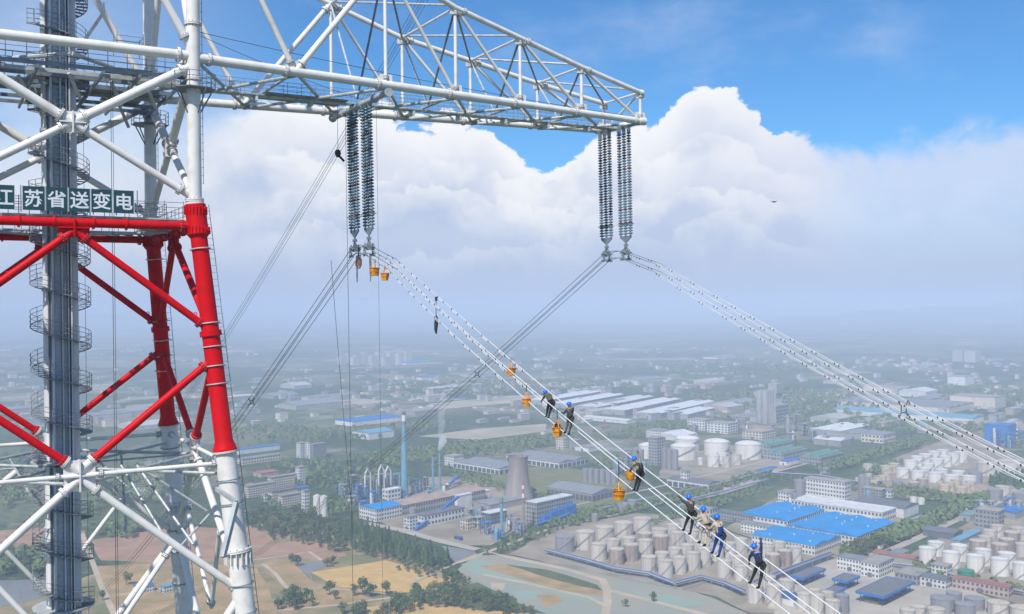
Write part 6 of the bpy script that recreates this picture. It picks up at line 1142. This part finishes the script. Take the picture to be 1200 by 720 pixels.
# ------------------------------------------------------------------ process plant: frames with vessels and pipes
def unit(p, i, blue, w, d, h, label, group):
    r_ = random.Random(i * 13 + 5); o = tag(empty('process_unit', p), label, 'plant unit', group); b = MB(); nl = max(2, int(h / 5))
    for x in (0, .5, 1):
        for y in (0, 1): b.bar(AX * w * x + BX * d * y, AX * w * x + BX * d * y + UZ * h, .5, .5, up=AX)
    for l in range(1, nl + 1):
        z = h * l / nl; b.bar(UZ * z, AX * w + UZ * z, .4, .5); b.bar(BX * d + UZ * z, AX * w + BX * d + UZ * z, .4, .5); b.box(AX * w / 2 + BX * d / 2 + UZ * (z - .2), (w / 2 * r_.uniform(.5, 1), d / 2, .12), (AX, BX, UZ))
    b.build('frame', F_sblue if blue == 2 else F_lblue if blue == 1 else K_grey, o)
    for k in range(r_.randint(2, 4)):
        c = AX * w * r_.uniform(.15, .85) + BX * d * r_.uniform(.2, .8); rr = r_.uniform(1.2, 2.6); hh_ = h * r_.uniform(.5, 1.15); b = MB(); b.lathe([(rr * .6, 0), (rr, 1.0), (rr, hh_ - 1), (rr * .5, hh_), (rr * .2, hh_ + .6)], 14, c); b.build('vessel', [K_grey, F_white, F_lblue][r_.randint(0, 2)], o)
    for k in range(2):
        b = MB(); z = h * r_.uniform(.4, .95); a_ = AX * w * r_.uniform(0, .3) + BX * d * r_.uniform(0, 1); b.path([a_ + UZ * 1, a_ + UZ * z, a_ + AX * w * .6 + UZ * z, a_ + AX * w * .6 + UZ * 2], .5, n=7); b.build('pipe', F_white if k else K_grey, o)
    if blue == 3:
        b = MB(); b.path([UZ * h * .5, UZ * h * 1.2, AX * 4 + UZ * h * 1.5, AX * 9 + UZ * h * 1.2, AX * 9 + UZ * 2], 1.1, n=10); b.build('bent_duct', F_white, o)
ui = 0
for pts, words, grp, bl in (
    ([(418, 588, 16, 10, 20, 2), (428, 582, 14, 10, 24, 3), (436, 592, 12, 9, 16, 2), (444, 580, 14, 10, 26, 3), (452, 576, 14, 10, 22, 3), (460, 574, 20, 9, 20, 1), (466, 586, 10, 8, 16, 0), (484, 580, 12, 9, 20, 1), (496, 576, 12, 10, 18, 0), (410, 594, 14, 9, 12, 0), (424, 600, 12, 9, 12, 2), (434, 604, 9, 7, 10, 2), (502, 582, 12, 8, 12, 0), (522, 578, 12, 8, 10, 0), (400, 582, 18, 12, 14, 0), (412, 572, 18, 12, 16, 0)], 'blue and grey process unit among the smelting works pipes', 'process units of the smelting works', 1),
    ([(560, 622, 12, 10, 14, 0), (570, 628, 12, 9, 14, 2), (583, 634, 10, 8, 10, 2), (598, 622, 10, 9, 18, 0), (610, 628, 10, 8, 14, 0), (550, 610, 12, 9, 12, 0), (563, 606, 14, 10, 12, 0)], 'grey process unit between creek and cooling tower', 'process units by the cooling tower', 0),
    ([(878, 510, 16, 14, 22, 0), (908, 512, 16, 12, 26, 0), (925, 508, 16, 14, 30, 0), (936, 506, 18, 12, 32, 0), (945, 512, 18, 14, 24, 0), (955, 518, 16, 12, 20, 0), (930, 520, 18, 12, 18, 0), (865, 504, 16, 12, 20, 0), (842, 500, 18, 12, 20, 0), (970, 522, 16, 12, 16, 0), (815, 508, 16, 12, 18, 0), (725, 556, 14, 10, 22, 0), (735, 552, 14, 10, 26, 0), (745, 558, 12, 10, 18, 0), (756, 556, 12, 10, 16, 0)], 'hazy grey process frame in the chemical works', 'process frames of the chemical works', 0),
    ([(1152, 602, 10, 9, 14, 1), (1165, 600, 12, 9, 12, 0), (1186, 598, 12, 10, 14, 2), (1196, 600, 12, 8, 12, 0), (1170, 524, 16, 12, 30, 2), (1186, 526, 18, 12, 26, 2), (1196, 522, 18, 12, 24, 2), (930, 598, 8, 7, 20, 0), (1020, 590, 8, 7, 18, 0), (985, 572, 12, 9, 12, 0), (968, 560, 12, 9, 12, 0)], 'blue grey process unit near the right edge works', 'process units on the right', 2)):
    for (px, py, w, d, h, bb) in pts: ui += 1; unit(G(px, py), ui, bb, w, d, h, words, grp)
# ------------------------------------------------------------------ lorries and cars in the yards
VC = [paint('white_vehicle', (0.7, 0.7, 0.7), rough=0.3), paint('red_vehicle', (0.4, 0.03, 0.03), rough=0.3), paint('blue_vehicle', (0.03, 0.1, 0.35), rough=0.3), paint('dark_vehicle', (0.05, 0.05, 0.06), rough=0.3)]
def veh(px, py, truck, c, along, label, group):
    o = tag(empty('lorry' if truck else 'parked_car', G(px, py) + UZ * (LAY[0] + 0.05), math.atan2(along.y, along.x)), label, 'lorry' if truck else 'car', group); b = MB()
    if truck:
        b.box((-1.5, 0, 2.3), (4.5, 1.25, 1.3)); b.build('cargo_box', VC[c], o); b = MB(); b.box((4.3, 0, 1.8), (1.0, 1.2, 1.1)); b.build('cab', VC[(c + 1) % 4], o); b = MB(); b.box((5.33, 0, 2.2), (0.03, 1.0, 0.45)); b.build('windscreen', M_glass, o); xs = (-4.5, -3, 4.2)
    else:
        b.box((0, 0, 0.75), (2.2, 0.9, 0.38)); b.build('body', VC[c], o); b = MB(); b.box((-0.2, 0, 1.35), (1.2, 0.8, 0.3)); b.build('cabin', M_glass, o); xs = (-1.4, 1.4)
    for x in xs:
        for y in (-1, 1): b = MB(); r_ = 0.5 if truck else 0.34; b.tube((x, y * (1.2 if truck else 0.85) - 0.12, r_), (x, y * (1.2 if truck else 0.85) + 0.12, r_), r_, n=10); b.build('wheel', M_dark, o)
for i in range(14): veh(1000 + rnd.uniform(-3, 14), 659 + rnd.uniform(0, 12), i % 4 == 0, rnd.randint(0, 3), AX if i % 2 else BX, 'small vehicle parked in the pale yard by the crossroads', 'vehicles in the pale yard')
for i, (px, py) in enumerate(((1098, 614), (1116, 606), (1068, 629), (1134, 599), (1032, 645), (1052, 652))): veh(px, py, True, 0, AX, f'{ORD[i]} pale lorry on the road between the tank farms', 'lorries on the road')
for i in range(16): veh(826 + rnd.uniform(0, 26), 575 - rnd.uniform(0, 5), False, rnd.randint(0, 3), AX, 'small car parked in the yard behind the dark roofed warehouse', 'cars in the back yard')
veh(537, 633, True, 2, BX, 'blue lorry on the works road near the creek', None)
# ------------------------------------------------------------------ trees
def leafmat(name, c, c2): return mat(name, c, 0.85, col2=c2, scale=0.5, rand=0.25, spec=0.15, thr=(0.3, 0.7))
LF = [leafmat('dark_leaves', (0.052, 0.100, 0.036), (0.090, 0.140, 0.050)), leafmat('mid_leaves', (0.078, 0.135, 0.046), (0.12, 0.17, 0.062)), leafmat('olive_leaves', (0.09, 0.115, 0.048), (0.13, 0.15, 0.065)), leafmat('conifer_needles', (0.036, 0.080, 0.036), (0.062, 0.11, 0.046))]
M_bark = mat('bark', (0.10, 0.075, 0.055), 0.9, var=0.2, scale=2)
def crown_mesh(seed, kind, n=230):
    r_ = random.Random(seed); b = MB(); lobes = []
    if kind == 'round':
        for k in range(9): a = r_.uniform(0, 6.28); q = r_.uniform(0, .30); lobes.append((q * math.cos(a), q * math.sin(a), r_.uniform(.42, .80), r_.uniform(.14, .26)))
        lobes.append((0, 0, .86, .16))
    for k in range(n):
        if kind == 'round':
            x, y, z, rr = lobes[r_.randrange(len(lobes))]; d = Vector((r_.gauss(0, 1), r_.gauss(0, 1), r_.gauss(0, 1))).normalized(); p = Vector((x, y, z)) + d * rr * r_.uniform(.72, 1.05); nn = (d + Vector((r_.uniform(-.5, .5), r_.uniform(-.5, .5), r_.uniform(-.2, .6)))).normalized(); s = r_.uniform(.035, .075)
        else:
            t = r_.uniform(0, 1) ** .8; a = r_.uniform(0, 6.28); rad = (1 - t) * .20 * r_.uniform(.65, 1.1) + .015; p = Vector((rad * math.cos(a), rad * math.sin(a), .14 + t * .86)); nn = Vector((math.cos(a), math.sin(a), r_.uniform(-.1, .9))).normalized(); s = r_.uniform(.03, .06) * (1.15 - .5 * t)
        x = nn.orthogonal().normalized(); y = nn.cross(x); a = r_.uniform(0, 3.14); x, y = x * math.cos(a) + y * math.sin(a), y * math.cos(a) - x * math.sin(a)
        b.add([p - x * s * 1.3, p - y * s * .8 + nn * s * .25, p + x * s * 1.3, p + y * s * .8 + nn * s * .25], [(0, 1, 2), (0, 2, 3)])
    return b
def trunk_mesh(seed, kind):
    r_ = random.Random(seed + 99); b = MB(); top_ = .62 if kind == 'round' else .95
    b.path([(0, 0, -.02), (.008, 0, .2), (-.006, .01, .45), (.01, 0, top_)], [.030, .024, .017, .005], n=6)
    if kind == 'round':
        for k in range(4): a = k * 1.6 + r_.uniform(0, .8); z = r_.uniform(.25, .45); b.path([(0, 0, z), (.12 * math.cos(a), .12 * math.sin(a), z + .14), (.2 * math.cos(a), .2 * math.sin(a), z + .3)], [.013, .009, .003], n=5)
    return b
CR_ = {'round': [[crown_mesh(s, 'round').mesh('crown', LF[s % 3]) for s in range(6)]][0], 'cone': [crown_mesh(s + 40, 'cone').mesh('crown', LF[3 if s % 2 else 0]) for s in range(4)]}
TRK = {'round': trunk_mesh(1, 'round').mesh('trunk', M_bark), 'cone': trunk_mesh(2, 'cone').mesh('trunk', M_bark)}
def tree(p, h, kind, label, group, wide=1.0):
    o = tag(empty('pine_tree' if kind == 'cone' else 'broadleaf_tree', p, rnd.uniform(0, 6.28)), label, 'tree', group); w = h * wide * rnd.uniform(.85, 1.15)
    inst('trunk', TRK[kind], o, scale=(h, h, h)); inst('crown', rnd.choice(CR_[kind]), o, scale=(w, w, h)); return o
def inside(p, poly):
    c = False; j = len(poly) - 1
    for i in range(len(poly)):
        if (poly[i].y > p.y) != (poly[j].y > p.y) and p.x < (poly[j].x - poly[i].x) * (p.y - poly[i].y) / (poly[j].y - poly[i].y) + poly[i].x: c = not c
        j = i
    return c
def scatter(poly, step, jit=.45):
    P = [G(*q) for q in poly]; x0, x1 = min(p.x for p in P), max(p.x for p in P); y0, y1 = min(p.y for p in P), max(p.y for p in P); out = []; y = y0
    while y < y1:
        x = x0
        while x < x1:
            q = Vector((x + rnd.uniform(-jit, jit) * step, y + rnd.uniform(-jit, jit) * step, 0))
            if inside(q, P): out.append(q)
            x += step
        y += step
    return out
MASS = MB()           # the rest of the woods, too many to count, as one mass
def massed(p, h, kind):
    r_ = rnd; n = 36; b0 = len(MASS.v)
    for k in range(n):
        t = r_.uniform(0, 1); a = r_.uniform(0, 6.28)
        if kind == 'round': d = Vector((r_.gauss(0, 1), r_.gauss(0, 1), abs(r_.gauss(0, .9)))).normalized(); q = Vector((d.x * .42, d.y * .42, .42 + d.z * .5)) * h; nn = d
        else: rad = (1 - t) * .2 + .02; q = Vector((rad * math.cos(a), rad * math.sin(a), .1 + .9 * t)) * h; nn = Vector((math.cos(a), math.sin(a), .5)).normalized()
        s = h * r_.uniform(.10, .19); x = nn.orthogonal().normalized(); y = nn.cross(x); q = q + p
        MASS.v += [tuple(q - x * s), tuple(q - y * s), tuple(q + x * s), tuple(q + y * s)]; i = len(MASS.v) - 4; MASS.f.append([i, i + 1, i + 2, i + 3]); MASS.m.append(3 if kind == 'cone' else r_.choice((0, 0, 1, 1, 2))); MASS.sm.append(False)
NT_ = {}
def wood(poly, step, h, kind, label, group, single=True, thin=1.0, wide=1.0):
    for p in scatter(poly, step):
        if rnd.random() > thin: continue
        hh_ = h * rnd.uniform(.7, 1.25); k = kind if kind != 'mix' else ('cone' if rnd.random() < .35 else 'round')
        if single and NT_.get(k, 0) < (270 if k == 'round' else 200): NT_[k] = NT_.get(k, 0) + 1; tree(p, hh_, k, label, group, wide)
        else: massed(p, hh_, k)
# single trees of the near fields
for (px, py, h, lab) in ((425, 697, 15, 'tallest bushy tree below the golden field'), (434, 700, 12, 'bushy tree right of the tallest below the golden field'), (415, 699, 11, 'bushy tree left of the tallest below the golden field'), (453, 698, 13, 'lone bushy tree at the right corner of the golden field'), (386, 697, 12, 'lone round tree left of the golden field'), (393, 703, 8, 'low shrub tree beside the footpath'), (366, 711, 14, 'slim upright tree by the dirt path'), (384, 665, 10, 'yellowish tree by the small pond'), (390, 662, 9, 'round tree beside the small pond'), (348, 664, 11, 'tree at the left tip of the small pond'), (342, 659, 9, 'small tree above the strip field'), (766, 706, 9, 'lone dark bush on the netted site'), (733, 712, 7, 'small bush at the track fork'), (148, 686, 12, 'lone round tree between the tower legs'), (120, 704, 9, 'bush by the straight dirt lane'), (600, 712, 10, 'bush on the south bank of the site')): tree(G(px, py), h, 'cone' if 'slim' in lab else 'round', lab, None, 1.1)
wood([(325, 716), (330, 702), (345, 694), (362, 704), (358, 716)], 7, 10, 'round', 'dark tree of the small grove by the dirt path', 'grove by the dirt path')
wood([(440, 730), (468, 704), (500, 694), (530, 693), (585, 704), (625, 722), (610, 725), (520, 712), (470, 722)], 7.5, 10, 'round', 'bushy tree of the wood along the bottom edge', 'wood along the bottom edge')
wood([(390, 725), (410, 715), (425, 716), (430, 728)], 8, 10, 'round', 'tree of the clump at the bottom left of the ropes', 'clump below the ropes')
wood([(400, 618), (440, 626), (478, 642), (510, 655), (530, 658), (528, 668), (490, 664), (440, 655), (412, 645), (395, 632)], 8, 15, 'cone', 'tall dark conifer of the belt beside the works road', 'conifer belt')
wood([(290, 606), (335, 604), (380, 608), (402, 618), (396, 634), (412, 648), (392, 650), (345, 636), (322, 634), (300, 622), (288, 618)], 9.5, 12, 'mix', 'tree of the wood between villa and ploughed field', 'wood by the villa')
wood([(462, 664), (490, 666), (530, 672), (556, 684), (545, 690), (500, 680), (470, 672)], 8, 7, 'round', 'low bush of the thicket right of the golden field', 'thicket by the golden field')
wood([(978, 658), (1000, 648), (1040, 632), (1092, 610), (1130, 594), (1155, 586), (1158, 591), (1105, 614), (1050, 638), (1005, 657)], 7.5, 13, 'round', 'street tree of the row between blue sheds and road', 'street trees by the blue sheds')
wood([(560, 655), (585, 640), (640, 618), (700, 604), (705, 610), (640, 629), (590, 650)], 9, 8, 'mix', 'tree of the belt in front of the boiler hall', 'belt before the boiler hall')
wood([(0, 652), (55, 650), (60, 672), (0, 676)], 9, 13, 'mix', 'dark tree of the grove behind the pond', 'grove behind the pond')
wood([(110, 622), (150, 614), (180, 620), (150, 632), (118, 634)], 11, 12, 'round', 'tree of the grove seen between the legs', 'grove between the tower legs')
for poly, step, h, k in (
    ([(640, 605), (700, 598), (760, 590), (840, 570), (900, 552), (905, 557), (830, 582), (760, 598), (700, 611), (640, 622)], 8, 8, 'round'), ([(780, 604), (850, 586), (900, 570), (905, 575), (850, 594), (790, 611)], 9, 8, 'round'), ([(720, 622), (790, 603), (800, 606), (735, 626)], 10, 6, 'round'),
    ([(955, 550), (1000, 538), (1060, 520), (1112, 506), (1118, 512), (1060, 530), (1000, 548), (960, 556)], 10, 11, 'round'), ([(1010, 566), (1060, 546), (1050, 541), (1000, 557)], 11, 9, 'round'), ([(1020, 573), (1060, 575), (1110, 582), (1156, 586), (1154, 592), (1100, 591), (1050, 584), (1015, 579)], 8, 9, 'round'),
    ([(1155, 566), (1180, 560), (1205, 562), (1205, 575), (1160, 574)], 9, 12, 'cone'), ([(1060, 664), (1090, 664), (1115, 674), (1110, 680), (1075, 672)], 8, 8, 'round'), ([(1020, 656), (1050, 646), (1058, 650), (1030, 662)], 9, 7, 'round'), ([(1128, 676), (1170, 684), (1205, 694), (1205, 700), (1160, 692)], 9, 7, 'round'),
    ([(300, 590), (330, 600), (395, 607), (420, 600), (400, 590), (360, 600), (330, 592)], 11, 10, 'mix'), ([(330, 560), (380, 548), (430, 552), (470, 556), (440, 568), (390, 575), (350, 572)], 12, 10, 'mix'), ([(400, 540), (470, 530), (560, 522), (650, 512), (690, 508), (690, 518), (600, 532), (530, 540), (450, 550)], 12, 11, 'round'),
    ([(520, 552), (560, 558), (590, 568), (640, 580), (660, 590), (600, 580), (540, 566)], 10, 8, 'round'), ([(690, 545), (720, 535), (740, 548), (720, 560)], 12, 9, 'round'), ([(770, 588), (820, 570), (850, 578), (800, 592)], 10, 8, 'round'), ([(300, 552), (330, 545), (420, 540), (350, 552)], 12, 9, 'mix'),
    ([(690, 512), (760, 500), (850, 492), (880, 498), (800, 508), (740, 516)], 15, 11, 'round'), ([(800, 468), (880, 458), (1000, 462), (1060, 478), (1000, 492), (940, 500), (880, 482)], 24, 14, 'round'), ([(940, 500), (1040, 490), (1100, 500), (1060, 512), (980, 506)], 20, 12, 'round'), ([(1090, 500), (1150, 500), (1200, 512), (1200, 530), (1150, 512)], 18, 12, 'round'), ([(1080, 455), (1200, 462), (1200, 480), (1100, 470)], 26, 14, 'round'),
    ([(270, 500), (400, 505), (470, 500), (540, 496), (500, 508), (380, 522), (280, 520)], 22, 12, 'round'), ([(420, 455), (560, 448), (700, 446), (800, 455), (690, 460), (520, 466)], 34, 14, 'round'), ([(700, 430), (900, 425), (1000, 435), (860, 446)], 50, 16, 'round'), ([(100, 560), (200, 545), (260, 560), (200, 590), (110, 600)], 16, 12, 'round'), ([(0, 540), (60, 530), (100, 560), (40, 590), (0, 600)], 16, 12, 'round')):
    wood(poly, step, h, k, '', '', single=False, thin=.92)
tag(MASS.build('woodland', LF), 'dark green woods and tree belts spread over the plain', kind='stuff')
# ------------------------------------------------------------------ hazy far buildings: the largest as things, the rest as one mass
FAR = []
rf = random.Random(21); cent = [(rf.uniform(-150, 1350), rf.uniform(404, 515)) for _ in range(48)]
cent = [c for c in cent if not (560 < c[0] < 1200 and c[1] > 495) and not (c[1] > 500 and 270 < c[0] < 560)]
for cx, cy in cent:
    c = G(cx, cy); n = rf.randint(10, 34); sp_ = 60 + c.y * 0.045
    for k in range(n):
        p = c + Vector((rf.gauss(0, sp_ * 1.6), rf.gauss(0, sp_), 0))
        if p.y < 1750: continue
        big = rf.random() < .06; La = rf.uniform(60, 160) if big else rf.uniform(10, 34); Lb = rf.uniform(30, 80) if big else rf.uniform(8, 18); H = rf.uniform(7, 11) if big else rf.choice((4, 5, 6, 7, 9, 14))
        FAR.append((La * H + La * Lb * .3, p, La, Lb, H, rf.randrange(5), rf.choice((0, 0, 1, 1, 2, 2, 3, 4 if not big else 1, 5 if rf.random() < .3 else 2))))
for k in range(13):
    p = G(400 + k * 6.2 + rf.uniform(-2, 2), 427 + rf.uniform(-3, 3)); FAR.append((5000, p, 32, 24, 44 + rf.uniform(-10, 8), 0, 3))      # hazy tower blocks
for (px, py) in ((1128, 424), (1137, 424), (1143, 425)): FAR.append((5000, G(px, py), 60, 40, 45, 0, 3))
FAR.sort(key=lambda q: -q[0] / q[1].length)
Q_w = paint('haze_dimmed_render', (0.42, 0.42, 0.41), rand=0.12); Q_r = paint('haze_dimmed_roof', (0.44, 0.44, 0.43), rand=0.15)  # far whites dimmed in their colour to imitate a thicker veil of haze
KW = [Q_w, Q_w, K_grey, K_cream, K_pink]; KR = [Q_r, F_grey, F_flat, F_flat, F_red, F_sblue]; RN = ['white', 'grey', 'flat pale', 'flat pale', 'reddish', 'blue']
REST = MB()
for i, (_, p, La, Lb, H, w, r) in enumerate(FAR):
    if i < 150:
        o = tag(empty('far_building', p), 'tall pale tower block faint in the far haze' if H > 50 else f'{"long low" if La > 50 else "small"} hazy building with {RN[r]} roof far out on the plain', 'building', 'far hazy buildings'); b = MB(); b.box(AX * La / 2 + BX * Lb / 2 + UZ * H / 2, (La / 2, Lb / 2, H / 2), (AX, BX, UZ)); b.build('wall', KW[w], o)
        b = MB(); c = AX * La / 2 + BX * Lb / 2; rs = .1 * Lb if r not in (2, 3) else .4
        b.add([c + AX * sx * (La / 2 + .5) + BX * y + UZ * z for sx in (-1, 1) for y, z in ((-Lb / 2 - .5, H), (0, H + rs), (Lb / 2 + .5, H))], [(0, 1, 2), (5, 4, 3), (0, 3, 4, 1), (1, 4, 5, 2), (2, 5, 3, 0)]); b.build('roof', KR[r], o)
    else:
        REST.box(p + UZ * H / 2, (La / 2, Lb / 2, H / 2), (AX, BX, UZ), mat=w); REST.box(p + UZ * (H + .3), (La / 2 + .3, Lb / 2 + .3, .3), (AX, BX, UZ), mat=5 + r)
tag(REST.build('distant_town', KW + KR), 'scattered small houses far out in the haze', kind='stuff')
# ------------------------------------------------------------------ haze: the air over the whole plain
HZ = MB(); HZ.box((0, 0, 152.5), (42500, 42500, 156.5))
hm = bpy.data.materials.new('haze_air'); hm.use_nodes = True; t = hm.node_tree; t.nodes.clear()
pv = t.nodes.new('ShaderNodeVolumePrincipled'); pv.inputs['Density'].default_value = 0.00021; pv.inputs['Color'].default_value = (0.625, 0.745, 0.965, 1)
pv.inputs['Anisotropy'].default_value = -0.2
ou = t.nodes.new('ShaderNodeOutputMaterial'); t.links.new(pv.outputs[0], ou.inputs['Volume'])
tag(HZ.build('haze', hm), 'pale blue haze hanging over the whole plain', kind='stuff')
